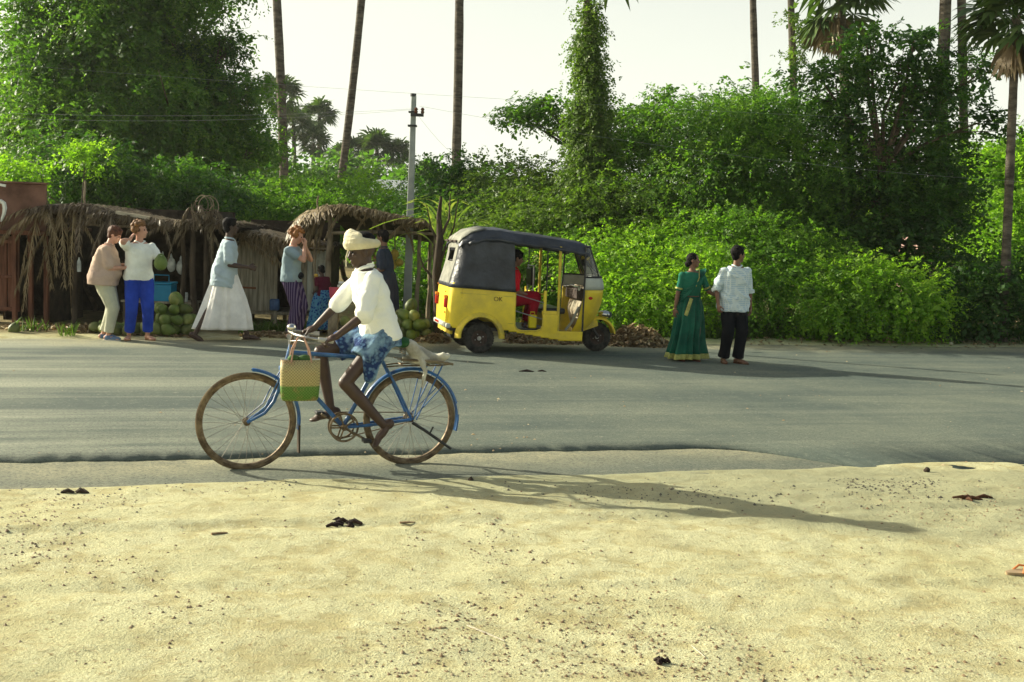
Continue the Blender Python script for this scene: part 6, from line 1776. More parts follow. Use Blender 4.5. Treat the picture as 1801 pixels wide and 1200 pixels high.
# ================================================================== bicycle and rider
ga = G(432, 828, -.02); gb = G(718, 818, -.02)
hv = (ga - gb); hv.z = 0; WB = hv.length
BH = math.atan2(hv.y, hv.x)
bike = empty('bicycle', (gb.x, gb.y, -.018), BH, 'old blue roadster bicycle with muddy tyres being ridden to the left', 'bicycle')
M_BFR = mk('blue_enamel', (0.015, 0.085, 0.26), .35, 14, .35, .15, spec=.5, c2=(0.03, 0.14, 0.36))
M_TYRE = mk('muddy_tyre', (0.11, 0.075, 0.045), .35, 16, .9, .3, 80, .003, c2=(0.21, 0.155, 0.085))
M_RUST = mk('rusty_steel', (0.13, 0.085, 0.05), .4, 22, .55, .3, metal=.5, c2=(0.25, 0.19, 0.12))
M_SPOKE = mk('spoke_steel', (0.38, 0.35, 0.30), .2, 10, .4, 0, metal=.7)
RW = .352
def bwheel(x):
    t = MB().lathe([(.318, -.012), (.332, -.019), (.345, -.014), (.352, 0), (.345, .014), (.332, .019), (.318, .012)], (0, 0, 0), (0, 1, 0), 96, closed=True).build('wheel', M_TYRE, bike)
    t.location = (x, 0, RW)
    MB().lathe([(.303, -.012), (.307, -.016), (.322, -.015), (.318, 0), (.322, .015), (.307, .016), (.303, .012), (.306, 0)], (0, 0, 0), (0, 1, 0), 96, closed=True).build('rim', M_RUST, t)
    MB().lathe([(0, -.05), (.009, -.05), (.009, -.036), (.026, -.034), (.026, -.028), (.014, -.02), (.014, .02), (.026, .028), (.026, .034), (.009, .036), (.009, .05), (0, .05)], (0, 0, 0), (0, 1, 0), 16).build('hub', M_RUST, t)
    me = None
    for k in range(32):
        a = 2 * math.pi * k / 32; sg = 1 if k % 2 else -1; off = .95 if (k // 2) % 2 else -.95
        sp = MB().tube([(.024 * math.cos(a + off), sg * .031, .024 * math.sin(a + off)), (.304 * math.cos(a), 0, .304 * math.sin(a))], .0015, 4, caps=False)
        sp.build('spoke', M_SPOKE, t)
    return t
bwheel(0); bwheel(WB)
def bt(name, pts, r, mat=None, n=10, parent=None):
    return MB().tube(pts, r, n).build(name, mat or M_BFR, parent or bike)
BB = (.50, 0, .30); SL = (.235, 0, .80); HT = (.885, 0, .90); HB = (.925, 0, .735); HUBR = (0, 0, RW); HF = (WB, 0, RW)
bt('top_tube', [SL, (.885, 0, .845)], .015)
bt('down_tube', [(.92, 0, .76), BB], .016)
bt('seat_tube', [BB, SL, (.225, 0, .825)], .016)
bt('head_tube', [HB, HT], .020)
for sg in (-1, 1):
    bt('seat_stay', [(.225, sg * .02, .79), (.10, sg * .05, .56), (0, sg * .06, RW)], .0095)
    bt('chain_stay', [(.47, sg * .03, .30), (.30, sg * .05, .315), (0, sg * .06, RW)], .011)
    bt('fork_blade', [(.93, sg * .035, .735), (.965, sg * .048, .62), (1.01, sg * .052, .50), (1.07, sg * .052, .42), (WB, sg * .052, RW)], [.014, .014, .013, .011, .009])
    bt('fork_rod', [(.945, sg * .06, .72), (1.01, sg * .07, .60), (1.07, sg * .07, .47), (WB + .005, sg * .062, RW + .01)], .005)
MB().box((.93, 0, .728), (.07, .13, .035)).build('fork_crown', M_BFR, bike, bevel=.01)
bt('stem', [HT, (.875, 0, .985)], .012, M_RUST)
bar = [(.66, .27, .955), (.74, .275, .965), (.82, .25, .975), (.88, .15, .985), (.885, 0, .985), (.88, -.15, .985), (.82, -.25, .975), (.74, -.275, .965), (.66, -.27, .955)]
bt('handlebar', bar, .011, M_STEEL)
for sg in (-1, 1):
    bt('grip', [(.64, sg * .27, .953), (.745, sg * .275, .966)], .017, mk('grey_grip', (0.42, 0.41, 0.38), .15))
    bt('brake_rod', [(.78, sg * .22, .93), (.85, sg * .14, .945), (.90, sg * .03, .93), (.905, sg * .02, .78)], .004, M_STEEL, 6)
    bt('brake_lever', [(.68, sg * .24, .925), (.80, sg * .22, .935)], .005, M_STEEL, 6)
MB().ell((.90, .075, 1.03), (.034, .034, .028), None, 14).build('bell', M_CHR, bike)
def mudguard(name, cx, r, a0, a1, mat, w=.03):
    rings = []
    for k in range(29):
        a = R(a0 + (a1 - a0) * k / 28); c, s_ = math.cos(a), math.sin(a)
        rings.append([Vector((cx + c * rr, y, RW + s_ * rr)) for rr, y in ((r - .012, -w), (r, -w * .6), (r + .006, 0), (r, w * .6), (r - .012, w), (r - .008, w), (r + .004, w * .6), (r + .010, 0), (r + .004, -w * .6), (r - .008, -w))])
    return MB().loft(rings).build(name, mat, bike)
mudguard('rear_mudguard', 0, .375, 20, 196, M_BFR)
mudguard('mudguard_tip', 0, .377, 165 - 145, 34, M_WHITEP) if False else None
tip = mudguard('mudguard_tip', 0, .379, 163, 176, M_WHITEP)
mudguard('front_mudguard', WB, .375, 95, 190, M_BFR)
MB().box((WB - .372, 0, .22), (.012, .075, .20)).build('mud_flap', M_DPOST, bike)
bt('mudguard_stay', [(0, .065, RW), (-.26, .04, RW + .27)], .004, M_BFR, 6); bt('mudguard_stay', [(0, -.065, RW), (-.26, -.04, RW + .27)], .004, M_BFR, 6)
# saddle
mb = MB(); mb.ell((.12, 0, .93), (.12, .10, .035), None, 20); mb.ell((.26, 0, .925), (.13, .035, .028), None, 16); mb.ell((.08, 0, .92), (.07, .11, .04), None, 16)
link('saddle', remesh(mb, .01, 'saddle', 3), cloth('green_saddle_cover', (0.03, 0.10, 0.035)), bike)
bt('seat_post', [(.225, 0, .80), (.20, 0, .91)], .012, M_RUST)
for y in (-.05, .05):
    MB().tube([(.07 + .012 * math.sin(t * 5), y + .018 * math.cos(t * 5), .895 - .01 * t) for t in np.linspace(0, 6, 40)], .003, 5).build('saddle_spring', M_RUST, bike)
# carrier
for sg in (-1, 1):
    bt('carrier_rail', [(.20, sg * .05, .745), (.10, sg * .07, .755), (-.20, sg * .07, .755), (-.30, sg * .05, .765)], .006, M_RUST, 6)
    bt('carrier_leg', [(-.22, sg * .07, .755), (-.03, sg * .075, RW)], .006, M_BFR, 6)
    bt('carrier_leg', [(-.10, sg * .07, .755), (-.01, sg * .075, RW)], .005, M_BFR, 6)
for x in (.08, -.02, -.12, -.22, -.30):
    bt('carrier_bar', [(x, -.07, .758), (x, .07, .758)], .005, M_RUST, 6)
bt('carrier_clip', [(.12, .05, .80), (-.05, .05, .785), (-.24, .03, .80), (-.24, -.03, .80), (-.05, -.05, .785), (.12, -.05, .80)], .004, M_RUST, 6)
# chainset
def disc(name, x, z, r, y, mat):
    mb = MB(); n = 44
    mb.lathe([(r * .86, -.003), (r, -.003), (r, .003), (r * .86, .003)], (x, y, z), (0, 1, 0), n, closed=True)
    for k in range(5):
        a = 2 * math.pi * k / 5
        mb.beam((x, y, z), (x + r * .88 * math.cos(a), y, z + r * .88 * math.sin(a)), .012, .004, up=(0, 1, 0))
    mb.lathe([(0, -.008), (.022, -.008), (.022, .008), (0, .008)], (x, y, z), (0, 1, 0), 14)
    return mb.build(name, mat, bike)
disc('chainring', BB[0], BB[2], .098, -.05, M_RUST)
MB().lathe([(0, -.01), (.035, -.008), (.035, .008), (0, .01)], (0, -.05, RW), (0, 1, 0), 18).build('sprocket', M_RUST, bike)
disc('chain_guard_ring', BB[0], BB[2], .108, .042, M_RUST)
MB().tube([(BB[0] + .1 * math.cos(a), -.05, BB[2] + .1 * math.sin(a)) for a in np.linspace(-1.5, 1.45, 14)] + [(.036 * math.cos(a), -.05, RW + .036 * math.sin(a)) for a in np.linspace(1.65, 4.6, 10)], .0045, 5, closed=True).build('chain', M_RUST, bike)
ang = math.atan2(.215 - .30, .345 - .50)
pl = Vector((BB[0] - .150, .10, BB[2] - .085)); pr_ = Vector((BB[0] + .150, -.10, BB[2] + .085))
bt('crank', [(BB[0], .065, BB[2]), (pl.x, .07, pl.z)], .009, M_RUST, 8); bt('crank', [(BB[0], -.065, BB[2]), (pr_.x, -.07, pr_.z)], .009, M_RUST, 8)
bt('bottom_bracket', [(BB[0], -.06, BB[2]), (BB[0], .06, BB[2])], .022, M_RUST)
for p_, sg in ((pl, 1), (pr_, -1)):
    MB().box((p_.x, p_.y + sg * .03, p_.z), (.06, .09, .022)).build('pedal', M_METAL, bike, bevel=.004)
# side stand folded back
bt('side_stand', [(.0, .075, RW - .02), (-.10, .085, .27), (-.30, .095, .13)], [.012, .011, .010], M_METAL, 8)
bt('stand_foot', [(-.13, .09, .245), (-.155, .10, .30)], .007, M_METAL, 6)
# cloth bundle tied on the carrier
mb = MB(); gq = random.Random(4)
for k in range(11):
    x = gq.uniform(-.28, .12); a = gq.uniform(0, 3.1)
    mb.limb([(x, gq.uniform(-.06, .06), .79), (x + .07 * math.cos(a), gq.uniform(-.08, .09), .80 + gq.uniform(-.02, .04))], [gq.uniform(.026, .045), gq.uniform(.018, .03)], 8)
mb.limb([(.02, .05, .90), (-.02, .05, .84), (-.10, .05, .80)], [.05, .055, .03], 8)
mb.limb([(-.04, -.04, .86), (-.12, .0, .82), (-.2, .04, .80)], [.045, .04, .02], 8)
mb.limb([(-.05, .09, .80), (-.08, .10, .72), (-.06, .09, .60)], [.022, .018, .012], 8)
def dsp(co): return .010 * fbm(co[:, 0] * 24, co[:, 1] * 24, co[:, 2] * 24, 2, 3)
o = link('cloth_bundle', remesh(mb, .010, 'cloth_bundle', 1, dsp), cloth('dusty_rag', (0.42, 0.39, 0.30), .35, c2=(0.62, 0.60, 0.50)))
o.location = bike.location; o.rotation_euler = bike.rotation_euler
tag(o, 'dusty pale rags tied to the bicycle carrier', 'rags')
o = MB().tube([(.10, .075, .80), (-.02, .085, .795), (-.16, .085, .79), (-.30, .075, .765)], .010, 6).build('wooden_stick', M_POST)
o.location = bike.location; o.rotation_euler = bike.rotation_euler; tag(o, 'thin stick lashed along the bicycle carrier', 'stick')

# woven shopping bag on the handlebar
bag = empty('woven_bag', (0, 0, 0), BH, 'yellow and green woven plastic bag hanging from the bicycle handlebar', 'bag')
MBK = Matrix.Rotation(BH, 3, 'Z')
bag.location = Vector(bike.location) + MBK @ Vector((.865, .27, .54))
m, nt = _new('woven_plastic'); v = coords(nt)
br = nt.nodes.new('ShaderNodeTexChecker'); br.inputs['Scale'].default_value = 95; nt.links.new(v, br.inputs[0])
sz = nt.nodes.new('ShaderNodeSeparateXYZ'); nt.links.new(v, sz.inputs[0])
mr2 = nt.nodes.new('ShaderNodeMapRange'); mr2.inputs[1].default_value = 0; mr2.inputs[2].default_value = .3; nt.links.new(sz.outputs[2], mr2.inputs[0])
cb = ramp(nt, mr2.outputs[0], [(0, (.20, .22, .05)), (.06, (.10, .22, .03)), (.33, (.12, .24, .04)), (.37, (.44, .36, .14)), (1, (.50, .42, .20))])
nz = noise(nt, v, 9, 3)
cb = mixc(nt, ramp(nt, nz, [(.5, (0, 0, 0)), (.68, (.6, .6, .6))]), cb, (.42, .20, .10))
sep2 = mixc(nt, br.outputs['Fac'], (.62, .62, .62), (1, 1, 1)); cb = mixc(nt, 1.0, cb, sep2, 'MULTIPLY')
finish(nt, m, cb, .55, br.outputs['Fac'], .5, .003)
rings = []
for z, dx, dy in ((0, .120, .035), (.02, .130, .045), (.10, .136, .055), (.2, .138, .050), (.285, .136, .040)):
    rings.append([Vector((dx * math.copysign(abs(math.cos(a)) ** .45, math.cos(a)), dy * math.copysign(abs(math.sin(a)) ** .8, math.sin(a)), z)) for a in np.linspace(0, 2 * math.pi, 41)[:-1]])
mb = MB(); mb.loft(rings, caps=False); mb.f.append(tuple(range(40))[::-1]); o = mb.build('bag_body', m, bag); mm = o.modifiers.new('t', 'SOLIDIFY'); mm.thickness = .004
for sy in (-.04, .04):
    MB().tube([(-.07, sy, .27), (-.055, sy * .8, .36), (-.02, 0, .44), (.02, 0, .44), (.055, sy * .8, .36), (.07, sy, .27)], .006, 6).build('bag_handle', mk('pink_strap', (0.42, 0.25, 0.18), .15), bag)
MB().tube([(-.136, 0, .285), (.136, 0, .285)], .006, 5).build('bag_rim', M_WHITEP, bag)
lf = MB(); lf.ell((-.03, 0, .29), (.05, .03, .03), None, 10); lf.ell((.05, 0, .295), (.04, .03, .025), None, 10)
lo = lf.build('leaf_bundle', mk('green_vegetable', (0.05, 0.12, 0.03), .3, 30, .7), None); lo.location = bag.location; lo.rotation_euler = bag.rotation_euler
tag(lo, 'green leaves showing at the mouth of the woven bag', 'vegetables')

# rider
r = empty('person', (bike.location.x, bike.location.y, bike.location.z), BH, 'old cyclist in cream turban, white shirt and blue patterned wrap, riding the bicycle left', 'person')
b = Body(s=.99, pelvis=(.245, 0, 1.0), lean=(.185, 0, 1), face=(1, .04, -.14), headup=(.62, 0, 1), neckfwd=.03, nk=.118,
         fl=(.235, .13, .262), fr=(.575, -.13, .345), toel=(.62, .05, -.72), toer=(.93, -.05, -.22), kl=(1, .12, .3), kr=(1, -.12, .5),
         hl=(.625, .262, .995), hr=(.70, -.262, .995), el=(-.35, .45, -1), er=(-.35, -.45, -1), handl=((.95, .12, -.35), (.15, .2, 1)), handr=((.95, -.12, -.35), (.15, -.2, 1)), curl=(.95, .95), bulk=.86, shw=.17)
b.body_mesh(SKIN_D, r, .0065)
WS = cloth('cream_white_cotton', (0.86, 0.87, 0.79), .05, bump=.5)
b.torso_cloth('shirt', WS, r, t0=-.10, infl=.044, sleeve=.98, sl_infl=.058, flare=.012, voxel=.008, fold=.0065, seed=30)
# folded wrap, knee high, around both thighs
WR = pattern('blue_print_wrap', (0.07, 0.14, 0.26), (0.02, 0.04, 0.12), 'dots', 34, thick=.32, c3=(0.20, 0.32, 0.42))
mb = MB(); mb.loft([b.ring(t, .125 + (.015 if t < 0 else 0), .165, 0) for t in (-.22, -.12, 0, .10)])
for k, e in ((1, .52), (-1, .70)):
    q = b.hip[k].lerp(b.knee[k], e); mb.ell(b.hip[k], (.112,) * 3, None, 14)
    mb.tube([b.hip[k], b.hip[k].lerp(q, .6), q], [.112, .112, .108], 18)
mb.limb([b.hip[1].lerp(b.knee[1], .3), b.hip[-1].lerp(b.knee[-1], .35)], [.09, .09], 12)
mb.limb([b.hip[1].lerp(b.knee[1], .35) + Vector((0, .03, -.02)), b.hip[1].lerp(b.knee[1], .45) + Vector((-.02, .05, -.13))], [.07, .05], 12)
def dsp(co): return .010 * fbm(co[:, 0] * 10, co[:, 1] * 12, co[:, 2] * 10, 8, 3) + .006 * np.sin(co[:, 0] * 55 + co[:, 2] * 30)
link('patterned_wrap', remesh(mb, .008, 'patterned_wrap', 2, dsp), WR, r)
# turban: coils of cloth round the head, hair showing at the crown
H = b.head; F_, U_, S_ = b.face, b.hu, b.hs
mb = MB()
for i, (up, fr_, tilt, rx_, ry_, th) in enumerate(((.050, 0, .02, .106, .090, .029), (.062, 0, .16, .110, .094, .029), (.078, -.002, .32, .108, .094, .025), (.092, -.004, .50, .102, .090, .024), (.104, -.004, .64, .092, .082, .022))):
    pts = []
    for k in range(30):
        a = 2 * math.pi * k / 30
        pts.append(H + U_ * (up + tilt * .068 * math.cos(a + i * .15)) + F_ * (fr_ - .010 + rx_ * math.cos(a)) + S_ * ry_ * math.sin(a))
    mb.tube(pts, th, 10, closed=True)
mb.limb([H + U_ * .135 + F_ * .075 - S_ * .05, H + U_ * .150 + F_ * .06, H + U_ * .12 + F_ * .02 + S_ * .07], [.024, .028, .022], 10)
def dsp(co): return .004 * fbm(co[:, 0] * 16 + co[:, 2] * 50, co[:, 1] * 16, co[:, 2] * 60, 8, 3)
link('turban', remesh(mb, .006, 'turban', 1, dsp), cloth('cream_turban_cloth', (0.60, 0.54, 0.34), .15, bump=.6, c2=(0.72, 0.66, 0.46)), r)
MB().tube([H + U_ * .03 + F_ * .10 + S_ * .03, H - U_ * .02 + F_ * .125 + S_ * .035, H - U_ * .09 + F_ * .135 + S_ * .04], [.006, .005, .003], 6).build('turban_end', MATS['cream_turban_cloth'], r)
mb = MB(); mb.ell(H + U_ * .085 - F_ * .025, (.088, .080, .062), Matrix((F_, S_, U_)).transposed(), 18); mb.build('hair', HAIR_K, r)
c_ = b.neck + b.u * .01; mb = MB()
MB().loft([[c_ + b.u * (-.02 + .022 * j) + b.f * (.050 + .006 * j) * math.cos(a) + b.l * (.056 + .006 * j) * math.sin(a) - b.u * .05 * max(0, math.cos(a)) for a in np.linspace(.35, 5.93, 24)] for j in (0, 1, 2)], caps=False, closed=False).build('shirt_collar', WS, r)
# ================================================================== coconuts, husks, litter, stones
def coco_at(p, k, label, group, s=1.0):
    o = bpy.data.objects.new('green_coconut', COCO[k % 3]); COL.objects.link(o); o.location = p
    o.rotation_euler = (gq.uniform(0, 6.2), gq.uniform(0, 6.2), gq.uniform(0, 6.2)); o.scale = (s * gq.uniform(.88, 1.1),) * 3
    return tag(o, label, 'coconut', group)
gq = random.Random(11)
def heap(cx, cy, rx, ry, layers, label, group, s=1.0, step=.185):
    n = 0; z0 = gzf(cx, cy)
    for L in range(layers):
        k = 1 - L / (layers + .3); y = -ry * k
        while y <= ry * k + .01:
            xw = rx * k * math.sqrt(max(0, 1 - (y / (ry * k + .05)) ** 2)); x = -xw + (L % 2) * step * .5
            while x <= xw + .01:
                coco_at((cx + x + gq.uniform(-.025, .025), cy + y + gq.uniform(-.02, .02), z0 + .09 * s + L * .145 * s), gq.choice((0, 0, 0, 1, 2, 2)), 'coconut at the ' + (('', 'front ', 'back ')[0 if layers == 1 or L == layers - 1 else (1 if y < 0 else 2)]) + ('left' if x < -rx * k * .33 else 'right' if x > rx * k * .33 else 'middle') + ((', ' + ('bottom', 'second', 'third', 'top')[L] + ' layer,') if layers > 1 else '') + ' ' + label, group, s); n += 1
                x += step
            y += step * .9
    return n
c = G(296, 594); heap(c.x, c.y + .25, .34, .28, 4, 'of the heap beside the blue trousers', 'green coconuts heaped right of the woman in blue trousers')
c = G(205, 594); heap(c.x, c.y + .35, .42, .22, 1, 'of the low row behind the women', 'green coconuts lying behind the two women')
c = G(718, 601); heap(c.x, c.y + .35, .33, .30, 4, 'of the heap below the pole', 'green coconuts heaped below the concrete pole')
coco_at(G(598, 598) + Vector((0, .5, .25)), 1, 'pale green coconut seen under the arm of the cyclist', None)
for px, lab, k in ((14, 'dull coconut lying at the far left edge of the verge', 2), (334, 'pale coconut shell lying right of the larger heap', 1), (160, 'brownish coconut lying left of the woman in beige', 2)):
    coco_at(G(px, 590) + Vector((0, .2, .08)), k, lab, None)
# yellow coconuts hanging in the shed
for i, (px, py, lab) in enumerate(((694, 448, 'upper yellow coconut of the bunch hanging in the shed'), (703, 462, 'lower yellow coconut of the bunch hanging in the shed'), (690, 466, 'left yellow coconut of the bunch hanging in the shed'))):
    o = coco_at(P(px, py, 19.6), 1, lab, 'bunch of yellow coconuts hanging in the shed', .8)
    if i == 0:
        cm = COCO[1].copy(); cm.materials.clear(); cm.materials.append(coco_mat('yellow_coconut_skin', (0.42, 0.30, 0.03), (0.58, 0.45, 0.08)))
    o.data = cm
o = MB().tube([P(694, 400, 19.6), P(695, 450, 19.6), P(700, 470, 19.6)], .012, 6).build('hanging_stem', M_POST); tag(o, 'stem from which the yellow coconut bunch hangs', 'stem')
# crate seen behind the cyclist's arm, on a small stand
cs = empty('crate_stand', G(604, 594) + Vector((0, .25, 0)), 0, 'low wooden stand holding the white box behind the cyclist', 'stand')
zc = P(604, 531, 17.2).z
MB().box((0, 0, zc - .02), (.42, .34, .03)).build('stand_top', M_WOODG, cs, bevel=.005)
for sx in (-.18, .18):
    for sy in (-.14, .14): MB().box((sx, sy, (zc - .03) / 2), (.035, .035, zc - .03)).build('leg', M_POST, cs)
wb = empty('white_box', cs.location + Vector((0, 0, zc - .003)), .15, 'white styrofoam box with a crumpled lid on the stand behind the cyclist', 'box')
MB().box((0, 0, .11), (.30, .24, .215)).build('box_body', mk('white_foam', (0.68, 0.68, 0.62), .05), wb, bevel=.01)
MB().box((.01, 0, .24), (.29, .25, .035), Matrix.Rotation(.08, 3, 'Y')).build('lid', MATS['white_foam'], wb, bevel=.012)
o = MB().lathe([(0, 0), (.06, 0), (.075, .16), (.07, .16), (.055, .01), (0, .01)], (0, 0, 0), (0, 0, 1), 18).build('pink_cup', mk('pink_plastic', (0.60, 0.09, 0.14), .05, 5, .4))
o.location = G(586, 592) + Vector((0, .3, .42)); o.location = P(587, 524, 17.35); tag(o, 'pink plastic tub at the left of the white box', 'tub')
su = MB().box((0, 0, 0), (.14, .14, 1)).build('tub_post', M_POST); su.dimensions = (.14, .14, .5)
su.location = P(587, 528, 17.35); hgt = su.location.z; su.scale = (1, 1, hgt); su.location.z = hgt / 2; tag(su, 'short stump under the pink plastic tub', 'stump')
M_CABW = mk('cream_painted_tin', (0.48, 0.40, 0.22), .15)

# husk heaps: many curved chips, real geometry
def chips(name, label, px0, px1, D0, D1, h, n, seed, mat, size=(.05, .13)):
    g = np.random.default_rng(seed)
    px = g.uniform(px0, px1, n); D = g.uniform(D0, D1, n)
    x = np.array([at_x(a, d) for a, d in zip(px, D)])
    cx = (px - (px0 + px1) / 2) / ((px1 - px0) / 2); cy = (D - (D0 + D1) / 2) / ((D1 - D0) / 2)
    prof = np.clip(1 - cx ** 2, 0, 1) * np.clip(1 - cy ** 2, 0, 1)
    prof = prof * (1 + .5 * fbm(x * 3, D * 3, 0, seed, 3))
    z = gz(x, D) + .01 + h * prof * g.uniform(0, 1, n) ** .5
    s = g.uniform(size[0], size[1], n)
    a = g.uniform(0, 6.28, n); t = g.normal(0, .5, n); rr = g.normal(0, .5, n)
    V = []; 
    e1 = np.stack([np.cos(a) * np.cos(t), np.sin(a) * np.cos(t), np.sin(t)], 1)
    e2 = np.cross(np.stack([rr * .6, rr * .3, np.ones(n)], 1), e1); e2 /= np.linalg.norm(e2, axis=1, keepdims=True)
    e3 = np.cross(e1, e2)
    O = np.stack([x, D, z], 1); S = s[:, None]
    w = g.uniform(.25, .6, n)[:, None]; c = g.uniform(.1, .3, n)[:, None]
    A = O - e1 * S * .5; B = O + e1 * S * .5; M1 = O + e2 * S * w * .5 + e3 * S * c; M2 = O - e2 * S * w * .5 + e3 * S * c * .8; Dn = O - e3 * S * .12
    V = np.stack([A, M1, B, Dn, A, Dn, B, M2, A, M2, B, M1], 1).reshape(-1, 3); F = np.arange(len(V)).reshape(-1, 4); r_ = np.repeat(g.uniform(0, 1, n), 3)
    TRI[0] += len(F) * 2
    o = link(name, np_mesh(name, V, F, r_), mat, None, False)
    return tag(o, label, None, None, 'stuff')
chips('coconut_husks', 'heap of dry coconut husk pieces between the rickshaw and the sari', 1070, 1185, 17.9, 18.9, .34, 1500, 1, ML_STRAW)
chips('coconut_husks', 'husk litter on the verge behind the rickshaw wheels', 890, 1040, 17.7, 19.0, .12, 1400, 2, ML_STRAW, (.04, .12))
chips('coconut_husks', 'husk and chip litter in front of the kiosk', 425, 560, 17.05, 17.7, .07, 380, 3, ML_STRAW, (.04, .12))
chips('coconut_husks', 'shell and husk litter along the coconut stall', -20, 345, 16.6, 17.4, .08, 900, 4, ML_STRAW, (.04, .13))
chips('coconut_husks', 'husk litter behind the rear of the rickshaw', 735, 800, 17.2, 17.8, .16, 260, 5, ML_STRAW, (.05, .12))
chips('dry_leaf_litter', 'leaf and twig litter along the right verge', 1300, 1830, 18.9, 21.3, .04, 700, 6, ML_STRAW, (.03, .09))
# dry branches
db = empty('dry_branches', G(1440, 600) + Vector((0, .3, 0)), 0, 'pile of cut dry twigs on the verge right of the young man', 'branches')
g = random.Random(9)
for i in range(34):
    x = g.uniform(-1.1, 1.1); y = g.uniform(-.15, .5); a = g.gauss(0, .5) + (math.pi if g.random() < .3 else 0); L = g.uniform(.5, 1.3); z = g.uniform(.0, .25)
    pts = [Vector((x, y, z)) + Vector((math.cos(a) * L * t, math.sin(a) * .5 * L * t, .25 * math.sin(t * 3) * g.uniform(.3, 1.2))) for t in (0, .3, .6, 1)]
    MB().tube(pts, [.011, .009, .007, .003], 5).build('twig', M_POST if i % 3 else M_DPOST, db)
tb_ = empty('bare_branch', G(1375, 598) + Vector((0, .4, 0)), 0, 'pale bare branch arching over the grass right of the young man', 'branch')
MB().tube([(0, 0, .42), (.15, 0, .38), (.3, -.05, .22), (.42, -.1, .0)], [.008, .011, .014, .016], 6).build('stem', M_POST, tb_)
for k in range(4):
    MB().tube([(.1 * k + .04, 0, .4 - .05 * k), (.1 * k + .18, .05, .3 - .06 * k), (.1 * k + .22, .08, .12)], [.006, .005, .003], 5).build('twig', M_POST, tb_)
# stones
def rock(name, label, loc, size, mat, seed, flat=.7, group=None, cat='stone'):
    mb = MB(); mb.ell((0, 0, 0), (size[0], size[1], size[2]), None, 14)
    me = mb.mesh(name); n = len(me.vertices); co = np.empty(n * 3); me.vertices.foreach_get('co', co); co = co.reshape(-1, 3)
    sc = max(size); k = 1 + .35 * fbm(co[:, 0] / sc * 1.3 + seed, co[:, 1] / sc * 1.3, co[:, 2] / sc * 1.3, seed, 3)
    co = co * k[:, None]; me.vertices.foreach_set('co', co.ravel()); me.update()
    o = link(name, me, mat, None, smooth=True)
    o.location = loc; o.location.z += size[2] * flat * .7; o.rotation_euler = (0, 0, seed)
    return tag(o, label, cat, group)
M_STN = mk('brown_stone', (0.30, 0.19, 0.10), .3, 14, .9, .6, c2=(0.46, 0.32, 0.19))
M_DSTN = mk('dark_stone', (0.055, 0.04, 0.03), .4, 20, .95, .8)
M_PALE = mk('pale_stone', (0.50, 0.46, 0.34), .2, 20, .9, .5)
def onground(px, py):
    p = G(px, py)
    for _ in range(3):
        z = gzf(p.x, p.y); q = -.289 * p.x + .957 * p.y
        if q > QSTEP and q < Q1: z = max(z, .003)
        p = G(px, py, z)
    return p
rock('brown_stone', 'pointed brown stone on the sandy verge near the twig pile', onground(1559, 603), (.085, .07, .095), M_STN, 2, .8)
rock('dark_stone', 'dark rounded clod on the sand near the right edge of the road', onground(1630, 830), (.026, .024, .024), M_DSTN, 3)
rock('grey_stone', 'pale flat stone among litter on the right verge', onground(1672, 606), (.07, .05, .03), M_PALE, 4)
# charred scraps
def scrap(name, label, px, py, w, h, seed, mat, n=7, cat='litter'):
    p = onground(px, py); D = p.y; e = empty(name, p, 0, label, cat); g = random.Random(seed); wm = m_of(w, D); 
    for k in range(n):
        x = g.uniform(-.5, .5) * wm; y = g.uniform(-.5, .5) * h; a = g.gauss(0, .35); L = wm * g.uniform(.25, .7)
        MB().tube([(x - L / 2 * math.cos(a), y - L / 2 * math.sin(a), .004), (x, y, .012 + g.uniform(0, .006)), (x + L / 2 * math.cos(a), y + L / 2 * math.sin(a), .004)], [.007, g.uniform(.010, .017), .006], 6).build('piece', mat, e)
    return e
M_CHAR = mk('charred_bark', (0.03, 0.016, 0.012), .5, 20, .8, .8)
scrap('charred_scrap', 'black charred husk scraps on the sand in front of the bicycle', 608, 922, 44, .16, 1, M_CHAR, 9)
scrap('bark_scrap', 'dark brown bark scraps on the sand near the right edge', 1712, 878, 52, .10, 2, mk('brown_bark_scrap', (0.09, 0.04, 0.02)), 6)
scrap('dark_scrap', 'small dark scrap of rubbish at the left end of the sand edge', 130, 866, 40, .06, 3, M_DSTN, 6)
scrap('road_scrap', 'dark strip of husk lying on the road behind the bicycle', 940, 654, 44, .12, 4, M_CHAR, 4)
scrap('sand_scrap', 'dark scrap at the bottom edge of the sand', 1160, 1168, 34, .04, 5, M_CHAR, 4)
scrap('small_scrap', 'tiny dark scrap on the sand right of the bicycle', 824, 845, 16, .03, 6, M_DSTN, 2)
def stick(label, a, b, r, mat, name='stick'):
    pa, pb = onground(*a), onground(*b); m_ = pa.lerp(pb, .5) + Vector((0, 0, .006))
    o = MB().tube([pa + Vector((0, 0, .006)), m_, pb + Vector((0, 0, .005))], [r, r * 1.1, r * .6], 6).build(name, mat); tag(o, label, 'stick')
stick('pale dry straw stalk on the near sand, right of centre', (822, 1103), (888, 1130), .0045, M_PALE, 'straw_stalk')
stick('reddish thin stick lying on the sand left of the charred scraps', (372, 941), (400, 939), .007, M_STN)
stick('thin pale twig on the sand right of the charred scraps', (703, 921), (730, 920), .006, M_STN)
stick('thin curved white thread of straw on the lower right sand', (1216, 1138), (1240, 1158), .0025, M_PALE)
